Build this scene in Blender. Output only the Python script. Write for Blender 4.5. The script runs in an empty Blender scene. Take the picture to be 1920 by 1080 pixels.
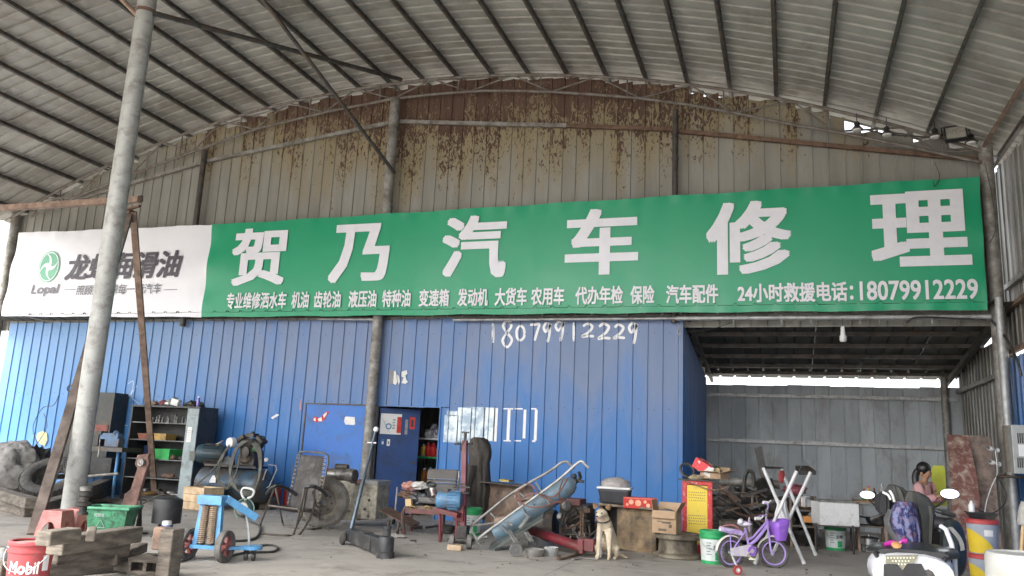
import bpy, math, random
from mathutils import Vector, Matrix, Euler
random.seed(7)
V = Vector
SC = bpy.context.scene
COL = SC.collection

# ------------------------------------------------------------------ camera
F, CX, CY, EYE = 1514.6, 960.0, 540.0, 1.2
_yaw, _pit, _rol = map(math.radians, (-18.979, 11.4815, 2.6665))
_fwd = V((math.sin(_yaw)*math.cos(_pit), math.cos(_yaw)*math.cos(_pit), math.sin(_pit)))
_r = V((math.cos(_yaw), -math.sin(_yaw), 0)); _u = _r.cross(_fwd)
_R = _r*math.cos(_rol) + _u*math.sin(_rol); _U = -_r*math.sin(_rol) + _u*math.cos(_rol)
CAM = V((0, 0, EYE))
cam = bpy.data.objects.new('camera', bpy.data.cameras.new('camera'))
cam.matrix_world = Matrix(((_R.x, _U.x, -_fwd.x, 0), (_R.y, _U.y, -_fwd.y, 0), (_R.z, _U.z, -_fwd.z, EYE), (0, 0, 0, 1)))
cam.data.sensor_width = 36; cam.data.lens = F/1920*36; cam.data.clip_end = 2000; cam.data.clip_start = .05
COL.objects.link(cam); SC.camera = cam

# ------------------------------------------------------------------ light
SUN_EL, SUN_AZ = math.radians(52), math.radians(205)     # high sun behind thin cloud, behind the camera
w = bpy.data.worlds.new('World'); SC.world = w; w.use_nodes = True
nt = w.node_tree; nt.nodes.clear()
sky = nt.nodes.new('ShaderNodeTexSky'); sky.sky_type = 'NISHITA'; sky.sun_disc = False
sky.sun_elevation = SUN_EL; sky.sun_rotation = SUN_AZ; sky.air_density = 1.0; sky.dust_density = 5.0; sky.ozone_density = 1.0
hs = nt.nodes.new('ShaderNodeHueSaturation'); hs.inputs['Saturation'].default_value = .22
bg = nt.nodes.new('ShaderNodeBackground'); bg.inputs[1].default_value = .15
out = nt.nodes.new('ShaderNodeOutputWorld')
nt.links.new(sky.outputs[0], hs.inputs['Color']); nt.links.new(hs.outputs[0], bg.inputs[0]); nt.links.new(bg.outputs[0], out.inputs[0])
sun = bpy.data.objects.new('sun', bpy.data.lights.new('sun', 'SUN')); COL.objects.link(sun)
sun.data.energy = 1.3; sun.data.angle = math.radians(14); sun.data.color = (1, .97, .93)
_sd = V((math.sin(SUN_AZ)*math.cos(SUN_EL), math.cos(SUN_AZ)*math.cos(SUN_EL), math.sin(SUN_EL)))
sun.rotation_euler = _sd.to_track_quat('Z', 'Y').to_euler()
SC.view_settings.view_transform = 'Standard'; SC.view_settings.look = 'None'
SC.view_settings.gamma = 1; SC.view_settings.use_curve_mapping = False
SC.view_settings.exposure = 2.6

# ------------------------------------------------------------------ pixel -> place helpers
def _ray(px, py): return _R*(px-CX) - _U*(py-CY) + _fwd*F
def G(px, py, z=0.0):
    v = _ray(px, py); return CAM + v*((z-EYE)/v.z)
def P(px, py, Y):
    v = _ray(px, py); return CAM + v*(Y/v.y)
def S(p): return F/((V(p)-CAM).dot(_fwd))
WY = 13.35                                    # plane of the front wall

# ------------------------------------------------------------------ mesh builder
class MB:
    def __init__(s, M=None): s.v = []; s.f = []; s.m = []; s.M = M or Matrix(); s.mi = 0; s.sm = []; s.smooth = False
    def add(s, vs, fs, sm=None):
        b = len(s.v); s.v += [s.M @ V(p) for p in vs]
        for q in fs: s.f.append([b+i for i in q]); s.m.append(s.mi); s.sm.append(s.smooth if sm is None else sm)
        return s
    def box(s, c, d, R=None):
        R = R or Matrix(); R = R.to_3x3(); c = V(c); hx, hy, hz = d[0]/2, d[1]/2, d[2]/2
        vs = [c + R @ V((x*hx, y*hy, z*hz)) for x in (-1, 1) for y in (-1, 1) for z in (-1, 1)]
        return s.add(vs, [(0,1,3,2),(4,6,7,5),(0,4,5,1),(2,3,7,6),(0,2,6,4),(1,5,7,3)], False)
    def beam(s, a, b, w, h, up=(0,0,1)):
        a = V(a); b = V(b); d = (b-a).normalized(); up = V(up)
        if abs(d.dot(up)) > .98: up = V((0,1,0))
        x = d.cross(up).normalized(); y = x.cross(d)
        vs = [q + x*(i*w/2) + y*(j*h/2) for q in (a, b) for i, j in ((-1,-1),(1,-1),(1,1),(-1,1))]
        return s.add(vs, [(0,1,2,3),(7,6,5,4),(0,4,5,1),(1,5,6,2),(2,6,7,3),(3,7,4,0)], False)
    def tube(s, pts, r, n=8, cap=True, closed=False):
        pts = [V(p) for p in pts]; k = len(pts); vs = []; prev = None
        rs = r if isinstance(r, (list, tuple)) else [r]*k
        if len(rs) != k: rs = [rs[int(i*(len(rs)-1)/(k-1))] for i in range(k)]
        for i, p in enumerate(pts):
            if closed: d = pts[(i+1) % k]-pts[i-1]
            else: d = pts[min(i+1, k-1)]-pts[max(i-1, 0)]
            d = d.normalized() if d.length > 1e-9 else V((0,0,1))
            if prev is None:
                up = V((0,0,1)) if abs(d.z) < .9 else V((1,0,0)); x = d.cross(up).normalized()
            else:
                x = prev - d*prev.dot(d)
                x = x.normalized() if x.length > 1e-6 else d.orthogonal().normalized()
            prev = x; y = d.cross(x)
            for j in range(n):
                a = 2*math.pi*j/n; vs.append(p + x*(math.cos(a)*rs[i]) + y*(math.sin(a)*rs[i]))
        fs = []
        for i in range(k if closed else k-1):
            for j in range(n):
                a = i*n+j; b = i*n+(j+1) % n; c = ((i+1) % k)*n+(j+1) % n; d = ((i+1) % k)*n+j
                fs.append((a, b, c, d))
        b0 = len(s.v); s.add(vs, fs, True)
        if cap and not closed:
            s.f.append([b0+j for j in range(n)][::-1]); s.m.append(s.mi); s.sm.append(False)
            s.f.append([b0+(k-1)*n+j for j in range(n)]); s.m.append(s.mi); s.sm.append(False)
        return s
    def cyl(s, a, b, r, r2=None, n=16): return s.tube([a, b], [r, r if r2 is None else r2], n)
    def lathe(s, prof, o=(0,0,0), ax=(0,0,1), n=24, cap=True):
        o = V(o); z = V(ax).normalized(); x = z.orthogonal().normalized(); y = z.cross(x); vs = []
        for r, h in prof:
            for j in range(n):
                a = 2*math.pi*j/n; vs.append(o + x*(r*math.cos(a)) + y*(r*math.sin(a)) + z*h)
        k = len(prof); fs = [(i*n+j, i*n+(j+1) % n, (i+1)*n+(j+1) % n, (i+1)*n+j) for i in range(k-1) for j in range(n)]
        b0 = len(s.v); s.add(vs, fs, True)
        if cap:
            if prof[0][0] > 1e-4: s.f.append([b0+j for j in range(n)][::-1]); s.m.append(s.mi); s.sm.append(False)
            if prof[-1][0] > 1e-4: s.f.append([b0+(k-1)*n+j for j in range(n)]); s.m.append(s.mi); s.sm.append(False)
        return s
    def ring(s, c, R, r, ax=(0,0,1), n=28, m=8, sq=1.0):
        pts = []; z = V(ax).normalized(); x = z.orthogonal().normalized(); y = z.cross(x); vs = []
        for i in range(n):
            a = 2*math.pi*i/n; d = x*math.cos(a)+y*math.sin(a)
            for j in range(m):
                b = 2*math.pi*j/m; vs.append(V(c) + d*(R+r*math.cos(b)) + z*(r*sq*math.sin(b)))
        fs = [(i*m+j, ((i+1) % n)*m+j, ((i+1) % n)*m+(j+1) % m, i*m+(j+1) % m) for i in range(n) for j in range(m)]
        return s.add(vs, fs, True)
    def ball(s, c, r, nu=14, nv=9, R=None, jit=0.0, seed=0):
        rr = random.Random(seed); r = r if isinstance(r, (tuple, list)) else (r, r, r); R = R.to_3x3() if R else Matrix.Identity(3)
        vs = []; c = V(c)
        for i in range(nv+1):
            t = math.pi*i/nv
            for j in range(nu):
                a = 2*math.pi*j/nu; k = 1+rr.uniform(-jit, jit)
                vs.append(c + R @ V((r[0]*math.sin(t)*math.cos(a)*k, r[1]*math.sin(t)*math.sin(a)*k, r[2]*math.cos(t)*k)))
        fs = [(i*nu+j, (i+1)*nu+j, (i+1)*nu+(j+1) % nu, i*nu+(j+1) % nu) for i in range(nv) for j in range(nu)]
        return s.add(vs, fs, True)
    def prism(s, poly, o, ex, ey, t):
        o = V(o); ex = V(ex).normalized(); ey = V(ey).normalized(); n = ex.cross(ey).normalized(); k = len(poly)
        vs = [o+ex*p[0]+ey*p[1] for p in poly] + [o+ex*p[0]+ey*p[1]+n*t for p in poly]
        return s.add(vs, [tuple(range(k))[::-1], tuple(range(k, 2*k))] + [(i, (i+1) % k, k+(i+1) % k, k+i) for i in range(k)], False)
    def grid(s, fn, nu, nv, sm=True):
        vs = [fn(i/nu, j/nv) for j in range(nv+1) for i in range(nu+1)]
        return s.add(vs, [(j*(nu+1)+i, j*(nu+1)+i+1, (j+1)*(nu+1)+i+1, (j+1)*(nu+1)+i) for j in range(nv) for i in range(nu)], sm)
    def spring(s, a, b, R, r, turns, n=10):
        a = V(a); b = V(b); d = (b-a); L = d.length; z = d.normalized(); x = z.orthogonal().normalized(); y = z.cross(x)
        k = int(turns*n)
        return s.tube([a + z*(L*i/k) + (x*math.cos(2*math.pi*i/n)+y*math.sin(2*math.pi*i/n))*R for i in range(k+1)], r, 5)

def RZ(d): return Matrix.Rotation(math.radians(d), 4, 'Z')
def RX(d): return Matrix.Rotation(math.radians(d), 4, 'X')
def RY(d): return Matrix.Rotation(math.radians(d), 4, 'Y')
def T(x, y=None, z=None): return Matrix.Translation(V(x) if y is None else V((x, y, z)))

def tag(o, label=None, cat=None, group=None, kind=None):
    if label: o['label'] = label
    if cat: o['category'] = cat
    if group: o['group'] = group
    if kind: o['kind'] = kind
    return o
def thing(name, label, cat, loc, group=None):
    o = bpy.data.objects.new(name, None); o.empty_display_size = .1; o.location = V(loc); COL.objects.link(o)
    return tag(o, label, cat, group)
def wloc(o):
    p = V((0,0,0))
    while o: p += o.location; o = o.parent
    return p
def obj(name, mb, mat, parent=None, org=None, bev=0, sub=0, label=None, solid=0):
    """link the builder's shapes (given in world space) as one mesh object"""
    if org is None: org = wloc(parent) if parent else V((0,0,0))
    org = V(org)
    me = bpy.data.meshes.new(name); me.from_pydata([p-org for p in mb.v], [], mb.f)
    mats = mat if isinstance(mat, (list, tuple)) else [mat]
    for m in mats: me.materials.append(m)
    me.polygons.foreach_set('material_index', mb.m); me.polygons.foreach_set('use_smooth', mb.sm); me.update()
    if any(mb.sm): me.set_sharp_from_angle(angle=math.radians(38))
    o = bpy.data.objects.new(name, me); COL.objects.link(o)
    if parent: o.parent = parent; o.location = org - wloc(parent)
    else: o.location = org
    if bev:
        b = o.modifiers.new('bevel', 'BEVEL'); b.width = bev; b.segments = 2; b.limit_method = 'ANGLE'; b.angle_limit = .7
    if solid:
        b = o.modifiers.new('thick', 'SOLIDIFY'); b.thickness = solid
    if sub:
        b = o.modifiers.new('sub', 'SUBSURF'); b.levels = sub; b.render_levels = sub
    if label: o['label'] = label
    return o
def children(o): return [c for c in bpy.data.objects if c.parent == o]
def copy_tree(o, parent=None, kids=None):
    if kids is None:
        kids = {}
        for c in bpy.data.objects:
            if c.parent: kids.setdefault(c.parent.name, []).append(c)
    c = o.copy(); COL.objects.link(c); c.parent = parent
    for ch in kids.get(o.name, []): copy_tree(ch, c, kids)
    return c

# ------------------------------------------------------------------ materials
def _n(nt, t, **k):
    n = nt.nodes.new(t)
    for a, b in k.items(): setattr(n, a, b)
    return n
def _mix(nt, fac, a, b, mode='MIX'):
    m = _n(nt, 'ShaderNodeMix', data_type='RGBA', blend_type=mode)
    for i, x in ((0, fac), (6, a), (7, b)):
        if hasattr(x, 'is_linked') or hasattr(x, 'links'): nt.links.new(x, m.inputs[i])
        else: m.inputs[i].default_value = (*x, 1) if isinstance(x, tuple) and len(x) == 3 else x
    return m.outputs[2]
def _noise(nt, co, scale, det=6, rough=.6, dist=0):
    n = _n(nt, 'ShaderNodeTexNoise'); n.inputs['Scale'].default_value = scale; n.inputs['Detail'].default_value = det
    n.inputs['Roughness'].default_value = rough; n.inputs['Distortion'].default_value = dist; nt.links.new(co, n.inputs['Vector']); return n.outputs['Fac']
def _ramp(nt, f, a, b, va=0.0, vb=1.0):
    m = _n(nt, 'ShaderNodeMapRange'); m.clamp = True; nt.links.new(f, m.inputs[0])
    m.inputs[1].default_value = a; m.inputs[2].default_value = b; m.inputs[3].default_value = va; m.inputs[4].default_value = vb
    return m.outputs[0]
def _math(nt, op, a, b=None):
    m = _n(nt, 'ShaderNodeMath', operation=op)
    for i, x in ((0, a), (1, b)):
        if x is None: continue
        if isinstance(x, (int, float)): m.inputs[i].default_value = x
        else: nt.links.new(x, m.inputs[i])
    return m.outputs[0]
_MC = {}
def base(name):
    m = bpy.data.materials.new(name); m.use_nodes = True; nt = m.node_tree; b = nt.nodes['Principled BSDF']; return m, nt, b
def coords(nt, world=False, st=(1,1,1)):
    if world: o = _n(nt, 'ShaderNodeNewGeometry').outputs['Position']
    else: o = _n(nt, 'ShaderNodeTexCoord').outputs['Object']
    mp = _n(nt, 'ShaderNodeMapping'); mp.inputs['Scale'].default_value = st; nt.links.new(o, mp.inputs[0]); return mp.outputs[0]
def M(name, c1, c2=None, rough=.6, metal=0.0, scale=9, lo=.4, hi=.65, bump=.15, bs=60, dirt=None, damt=.5, ds=4, world=False, st=(1,1,1), rnd=0, spec=.5, coat=0, trans=0):
    if name in _MC: return _MC[name]
    m, nt, b = base(name); co = coords(nt, world, st)
    f = _ramp(nt, _noise(nt, co, scale), lo, hi)
    c2 = c2 or tuple(x*.72 for x in c1)
    c = _mix(nt, f, tuple(c1), tuple(c2))
    if dirt:
        d = _ramp(nt, _noise(nt, co, ds, 8, .7, .4), .62-damt*.35, .72-damt*.1)
        c = _mix(nt, d, c, tuple(dirt))
    if rnd:
        oi = _n(nt, 'ShaderNodeObjectInfo'); h = _n(nt, 'ShaderNodeHueSaturation'); nt.links.new(c, h.inputs['Color'])
        nt.links.new(_ramp(nt, oi.outputs['Random'], 0, 1, 1-rnd, 1+rnd), h.inputs['Value']); c = h.outputs[0]
    nt.links.new(c, b.inputs['Base Color'])
    b.inputs['Metallic'].default_value = metal
    nt.links.new(_ramp(nt, f, 0, 1, rough*.85, min(1, rough*1.15)), b.inputs['Roughness'])
    b.inputs['Specular IOR Level'].default_value = spec
    if coat: b.inputs['Coat Weight'].default_value = coat; b.inputs['Coat Roughness'].default_value = .1
    if trans: b.inputs['Transmission Weight'].default_value = trans
    if bump:
        bp = _n(nt, 'ShaderNodeBump'); bp.inputs['Strength'].default_value = bump; bp.inputs['Distance'].default_value = .01
        nt.links.new(_noise(nt, co, bs, 4), bp.inputs['Height']); nt.links.new(bp.outputs[0], b.inputs['Normal'])
    _MC[name] = m; return m
GRIME = (.07, .06, .05)
steel = M('dark steel', (.09,.085,.08), (.05,.045,.04), .55, .3, dirt=(.12,.07,.045), damt=.35)
galv = M('galvanised steel', (.42,.43,.43), (.33,.33,.33), .5, .35, 14, dirt=(.2,.18,.15), damt=.35, ds=3)
oldgalv = M('weathered galvanised pipe', (.33,.325,.3), (.23,.22,.2), .6, .2, 9, dirt=(.13,.11,.09), damt=.55, ds=5)
rustst = M('rusted steel', (.16,.095,.065), (.09,.055,.04), .8, .1, 12, dirt=(.22,.15,.1), damt=.4, ds=6, bump=.4)
browns = M('brown rusty beam', (.3,.21,.16), (.2,.13,.095), .8, 0, 6, dirt=(.12,.08,.06), damt=.5, ds=5, bump=.3)
wood = M('weathered timber', (.185,.158,.125), (.1,.085,.068), .85, 0, 6, dirt=(.07,.06,.05), damt=.55, ds=4, bump=.5, bs=30, st=(1,1,4), rnd=.12)
newwood = M('pale crate wood', (.62,.47,.3), (.45,.31,.18), .75, 0, 5, dirt=(.25,.17,.1), damt=.3, bump=.3, rnd=.12)
plywood = M('stained plywood', (.42,.3,.17), (.25,.16,.08), .8, 0, 4, dirt=(.05,.045,.04), damt=.75, ds=3.2, bump=.3)
carton = M('brown cardboard', (.42,.29,.18), (.34,.23,.14), .85, 0, 4, dirt=(.2,.14,.09), damt=.2, bump=.2)
rubber = M('dusty rubber', (.075,.07,.065), (.04,.04,.04), .85, 0, 8, dirt=(.16,.15,.13), damt=.4, bump=.2)
blackp = M('black plastic', (.02,.02,.022), (.03,.03,.03), .45, 0, 9, dirt=(.1,.09,.08), damt=.25)
blackm = M('black greasy metal', (.03,.03,.03), (.06,.055,.05), .5, .4, 12, dirt=(.11,.09,.07), damt=.45, bump=.3)
castm = M('cast iron engine', (.075,.07,.065), (.03,.03,.03), .6, .4, 16, dirt=(.15,.11,.08), damt=.4, bump=.5)
alu = M('oily aluminium', (.4,.39,.37), (.25,.24,.23), .4, .7, 12, dirt=(.08,.07,.06), damt=.4)
chrome = M('polished steel', (.62,.62,.62), (.5,.5,.5), .22, .95, 12, bump=0)
whitep = M('white plastic', (.75,.75,.74), (.68,.68,.66), .45, 0, 6, dirt=(.5,.48,.44), damt=.2, bump=.03)
foam = M('white styrofoam', (.82,.82,.81), (.74,.74,.73), .8, 0, 30, dirt=(.5,.48,.44), damt=.15, bump=.3, bs=140)
redp = M('red plastic', (.4,.035,.035), (.33,.03,.03), .45, 0, 7, dirt=(.3,.12,.1), damt=.3, bump=.05)
redm = M('red painted steel', (.17,.02,.028), (.12,.016,.022), .45, 0, 8, dirt=(.12,.05,.04), damt=.45, bump=.1)
maroon = M('dull maroon steel', (.17,.06,.055), (.11,.045,.04), .6, 0, 8, dirt=(.09,.07,.06), damt=.5)
greenp = M('green plastic', (.03,.36,.12), (.025,.3,.1), .4, 0, 6, dirt=(.1,.17,.1), damt=.15, bump=.03)
bluep = M('light blue painted steel', (.1,.32,.62), (.08,.26,.52), .5, 0, 9, dirt=(.1,.11,.12), damt=.35)
dkgreyp = M('dark grey painted steel', (.045,.048,.05), (.032,.035,.037), .55, 0, 7, dirt=(.07,.06,.05), damt=.35)
paper = M('white paper', (.75,.75,.73), (.66,.66,.64), .8, 0, 5, bump=.05)
yellowp = M('yellow plastic', (.75,.55,.04), (.66,.47,.03), .5, 0, 5, dirt=(.35,.25,.06), damt=.25, bump=.04)
# ================================================================== setting
def mat_floor():
    m, nt, b = base('concrete floor'); co = coords(nt, True)
    a = _noise(nt, co, .55, 8, .65, .5); c = _mix(nt, _ramp(nt, a, .35, .65), (.40,.37,.33), (.30,.278,.25))
    st = _ramp(nt, _noise(nt, co, 1.7, 10, .72, 1.0), .52, .70); c = _mix(nt, st, c, (.17,.155,.138))
    sp = _ramp(nt, _noise(nt, co, 9, 6, .7), .66, .74); c = _mix(nt, sp, c, (.075,.068,.06))
    du = _ramp(nt, _noise(nt, co, 3.1, 7, .7), .58, .75); c = _mix(nt, du, c, (.47,.445,.405))
    nt.links.new(c, b.inputs['Base Color']); nt.links.new(_ramp(nt, a, .3, .7, .75, .95), b.inputs['Roughness'])
    bp = _n(nt, 'ShaderNodeBump'); bp.inputs['Strength'].default_value = .35; bp.inputs['Distance'].default_value = .01
    nt.links.new(_noise(nt, co, 22, 8, .7), bp.inputs['Height']); nt.links.new(bp.outputs[0], b.inputs['Normal']); return m
floor_m = mat_floor()
earth = M('packed yard earth', (.3,.28,.25), (.22,.2,.17), .95, 0, .4, world=True, dirt=(.16,.15,.12), ds=.2)
g = MB(); g.box((0,0,-.55), (600,600,1.0)); obj('ground', g, earth)['kind'] = 'structure'
# concrete slabs with recessed joints
fl = thing('floor', None, None, (0,0,0)); fl['kind'] = 'structure'; del_keys = None
jx = [-18.5, -14.2, -9.9, -5.6, -2.35, 1.9, 4.2]; jy = [-3, 1.2, 5.4, 9.25, 13.5, 18]
for i in range(len(jx)-1):
    for j in range(len(jy)-1):
        g = MB(); x0, x1, y0, y1 = jx[i]+.004, jx[i+1]-.004, jy[j]+.004, jy[j+1]-.004
        g.box(((x0+x1)/2, (y0+y1)/2, -.06), (x1-x0, y1-y0, .12)); obj('slab', g, floor_m, fl)

# ---------------------------------------------------------------- sheet metal materials
def mat_gable():
    m, nt, b = base('rusting zinc sheet'); co = coords(nt, True)
    sep = _n(nt, 'ShaderNodeSeparateXYZ'); nt.links.new(co, sep.inputs[0])
    cs = coords(nt, True, (1, 1, .12)); oi = _n(nt, 'ShaderNodeObjectInfo').outputs['Random']
    c = _mix(nt, _ramp(nt, _noise(nt, cs, 3, 6), .35, .65), (.3,.295,.265), (.22,.213,.185))
    # height above the eave, and position along the wall, say how far corrosion has got
    hz = _ramp(nt, sep.outputs[2], 5.7, 8.1); mid = _ramp(nt, _math(nt, 'ABSOLUTE', _math(nt, 'ADD', sep.outputs[0], 4.6)), 2.8, 8.0, 1, 0)
    drive = _math(nt, 'ADD', _math(nt, 'MULTIPLY', hz, 1.1), _math(nt, 'MULTIPLY', mid, .42))
    st = _noise(nt, coords(nt, True, (1.6, 1, .35)), 1.7, 5, .6)
    d1 = _math(nt, 'ADD', drive, _math(nt, 'MULTIPLY', _math(nt, 'SUBTRACT', st, .5), 1.5))
    tan = _ramp(nt, d1, .45, .95); c = _mix(nt, tan, c, (.25,.205,.12))
    worm = _noise(nt, coords(nt, True, (1, 1, .42)), 19, 3, .6, 1.2)
    d2 = _ramp(nt, _math(nt, 'ADD', _math(nt, 'ADD', _math(nt, 'MULTIPLY', d1, .36), worm), _math(nt, 'MULTIPLY', oi, .09)), .90, .96)
    c = _mix(nt, d2, c, (.07,.036,.024))
    top = _ramp(nt, _math(nt, 'ADD', _math(nt, 'ADD', hz, _math(nt, 'MULTIPLY', st, .5)), _math(nt, 'MULTIPLY', mid, .15)), 0.98, 1.2)
    c = _mix(nt, _math(nt, 'MULTIPLY', top, _ramp(nt, _noise(nt, coords(nt, True, (7, 1, .5)), 2.2, 5, .6), .38, .6, .12, .7)), c, (.125,.07,.046))
    nt.links.new(c, b.inputs['Base Color']); b.inputs['Roughness'].default_value = .68
    nt.links.new(_ramp(nt, d1, .2, .8, .25, 0), b.inputs['Metallic'])
    bp = _n(nt, 'ShaderNodeBump'); bp.inputs['Strength'].default_value = .5; bp.inputs['Distance'].default_value = .006
    nt.links.new(worm, bp.inputs['Height']); nt.links.new(bp.outputs[0], b.inputs['Normal']); return m
def mat_blue():
    m, nt, b = base('sun faded blue paint'); co = coords(nt, True)
    sep = _n(nt, 'ShaderNodeSeparateXYZ'); nt.links.new(co, sep.inputs[0]); oi = _n(nt, 'ShaderNodeObjectInfo').outputs['Random']
    blue, fade, pale = (.032,.165,.45), (.185,.235,.36), (.095,.23,.43)
    n1 = _noise(nt, coords(nt, True, (1.2, 1, .35)), 1.1, 7, .62, .6)
    hz = _ramp(nt, sep.outputs[2], .8, 3.0, -.25, .14)
    fd = _ramp(nt, _math(nt, 'ADD', _math(nt, 'ADD', n1, hz), _math(nt, 'MULTIPLY', oi, .08)), .38, .7, 0, .9)
    c = _mix(nt, fd, blue, fade)
    lf = _ramp(nt, sep.outputs[0], -13.5, -9.5, .8, 0)        # blue turns paler towards the left end of the wall
    c = _mix(nt, _math(nt, 'MULTIPLY', lf, _ramp(nt, n1, .3, .6, .55, 1)), c, pale)
    gr = _ramp(nt, _noise(nt, coords(nt, True, (1, 1, .3)), 3.3, 8, .72), .6, .72, 0, .55)
    gx = _ramp(nt, _math(nt, 'ABSOLUTE', _math(nt, 'ADD', sep.outputs[0], 8.6)), .8, 3.0, 1, .12)
    c = _mix(nt, _math(nt, 'MULTIPLY', gr, gx), c, (.2,.165,.17))
    sp = _ramp(nt, _noise(nt, co, 17, 5, .75, .5), .71, .76); c = _mix(nt, sp, c, (.03,.04,.08))
    s2 = _ramp(nt, _noise(nt, coords(nt, True, (1.3,1,1)), 11.3, 6, .75), .73, .77, 0, .7); c = _mix(nt, s2, c, (.5,.52,.56))
    nt.links.new(c, b.inputs['Base Color']); nt.links.new(_ramp(nt, n1, .3, .7, .42, .62), b.inputs['Roughness'])
    bp = _n(nt, 'ShaderNodeBump'); bp.inputs['Strength'].default_value = .12; bp.inputs['Distance'].default_value = .03
    nt.links.new(_noise(nt, co, 4, 3), bp.inputs['Height']); nt.links.new(bp.outputs[0], b.inputs['Normal']); return m
gable_m, blue_m = mat_gable(), mat_blue()
greysheet = M('grey painted sheet', (.36,.39,.41), (.3,.325,.34), .55, .15, 1.6, world=True, dirt=(.22,.22,.21), damt=.3, ds=2.4, bump=.06, bs=6, rnd=.07, st=(1,1,.4))
dullsheet = M('dull side wall sheet', (.24,.235,.22), (.17,.165,.15), .6, .15, 1.6, world=True, dirt=(.13,.11,.08), damt=.4, ds=2.4, bump=.06, bs=6, rnd=.1, st=(1,1,.4))
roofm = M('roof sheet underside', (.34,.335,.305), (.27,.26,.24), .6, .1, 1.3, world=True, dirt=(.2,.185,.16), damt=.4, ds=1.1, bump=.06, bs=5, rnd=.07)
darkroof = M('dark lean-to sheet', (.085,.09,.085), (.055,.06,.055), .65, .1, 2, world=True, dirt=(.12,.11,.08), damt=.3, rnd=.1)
bluedoor = M('blue painted board', (.022,.14,.5), (.035,.17,.52), .5, 0, 2.2, dirt=(.05,.1,.24), damt=.35, ds=3, bump=.06, bs=12)
navydoor = M('dark blue door paint', (.016,.05,.17), (.022,.065,.21), .5, 0, 2.2, dirt=(.02,.03,.06), damt=.35, ds=3, bump=.06, bs=12)

PW = .25
def panel_mesh(name, wd, z0, z1, mat, ribs=1, rh=.02, top=None):
    """one sheet standing upright in local x (0..wd), ribs out towards -y"""
    mb = MB(); prof = []
    k = wd/ribs
    for i in range(ribs):
        a = i*k; prof += [(a, 0), (a+k*.4, -.0015), (a+k-.034, 0), (a+k-.026, -rh), (a+k-.008, -rh), (a+k-.001, 0)]
    prof += [(wd, .001)]; n = len(prof)
    vs = [(x, y, z0) for x, y in prof] + [(x, y, (top(x/wd) if top else z1)) for x, y in prof]
    mb.add(vs, [(i, i+1, n+i+1, n+i) for i in range(n-1)], False)
    me = bpy.data.meshes.new(name); me.from_pydata([tuple(p) for p in mb.v], [], mb.f); me.materials.append(mat); return me
def put(me, name, parent, loc, rot=0):
    o = bpy.data.objects.new(name, me); COL.objects.link(o); o.parent = parent; o.location = V(loc)-wloc(parent); o.rotation_euler = (0,0,rot); return o
def wall_face(x, x0):        # y offset of the ribbed face at world x for walls starting at x0
    u = (x-x0) % PW
    if u < PW-.034: return 0
    if u < PW-.026: return -.02*(u-(PW-.034))/.008
    if u < PW-.008: return -.02
    return -.02*(PW-u)/.008

# ---------------------------------------------------------------- gable wall
RC, RR = (-6.85, -14.37), 22.7
def arc(x, r=RR): return RC[1]+math.sqrt(r*r-(x-RC[0])**2)
XL, XR = -16.75, 3.02
gw = thing('gable_wall', 'arched gable wall of rusting ribbed zinc sheets above the long green sign', 'wall', (XL, 13.42, 3.5))
x = XL; rr = random.Random(3); gaps = {}
holes = [(P(1594,230,13.4).x, P(1622,230,13.4).x), (P(1650,240,13.4).x, P(1680,240,13.4).x), (P(1744,250,13.4).x, P(1768,250,13.4).x), (P(1808,260,13.4).x, P(1836,260,13.4).x)]
while x < XR:
    wd = min(PW, XR-x); pieces = [(0, wd)]
    h = arc(x+wd/2)-.055-abs(rr.gauss(0, .035))-.04*math.sin(x*1.7)**2
    if rr.random() < .14: h -= .07
    if x > .8: h -= .06
    cx = x+wd/2
    for a, b in holes:
        if a-.1 < cx < b+.13: h = (6.55,6.47,6.36,6.16)[holes.index((a,b))]+rr.uniform(-.02,.03)
    sl = rr.uniform(-.05, .05)
    me = panel_mesh('panel', wd, 3.35, h, gable_m, top=lambda u: h+sl*(u-.5))
    put(me, 'panel', gw, (x, 13.42, 0)); x += PW
# girts across the gable
for a, b in (((150,372),(378,305)), ((384,303),(737,229)), ((746,228),(1062,236)), ((1062,236),(1266,243)), ((1272,246),(1862,302))):
    g = MB(); g.beam(P(*a,13.33), P(*b,13.33), .06, .07, (0,0,1)); obj('girt', g, rustst if a[0] > 1000 else oldgalv, gw)

# ---------------------------------------------------------------- blue workshop front
BX0 = -16.4; BX1 = -1.62; DX0, DX1 = P(707,763,WY).x, P(828,763,WY).x; DH = 1.92
bw = thing('workshop_building', 'blue ribbed metal workshop front with an open dark doorway', 'building', (BX0, WY, 0))
full = panel_mesh('panel', PW, 0, 3.52, blue_m); over = panel_mesh('panel', PW, DH, 3.52, blue_m)
n = int((BX1-BX0)/PW)+1; rr = random.Random(9)
for i in range(n):
    x = BX0+i*PW; x1 = min(x+PW, BX1)
    if x1-x < .02: continue
    dz = rr.uniform(-.012,.012)
    if x > DX0-.01 and x1 < DX1+.01: put(over, 'panel', bw, (x, WY, dz))
    elif x1 <= DX0 or x >= DX1: put(full if x1-x > .24 else panel_mesh('panel', x1-x, 0, 3.52, blue_m), 'panel', bw, (x, WY, dz))
    else:
        put(over, 'panel', bw, (x, WY, dz))
        if x < DX0: put(panel_mesh('panel', DX0-x, 0, DH-.002, blue_m), 'panel', bw, (x, WY+.004, 0))
        else: put(panel_mesh('panel', x1-DX1, 0, DH-.002, blue_m), 'panel', bw, (DX1, WY+.004, 0))
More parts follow.
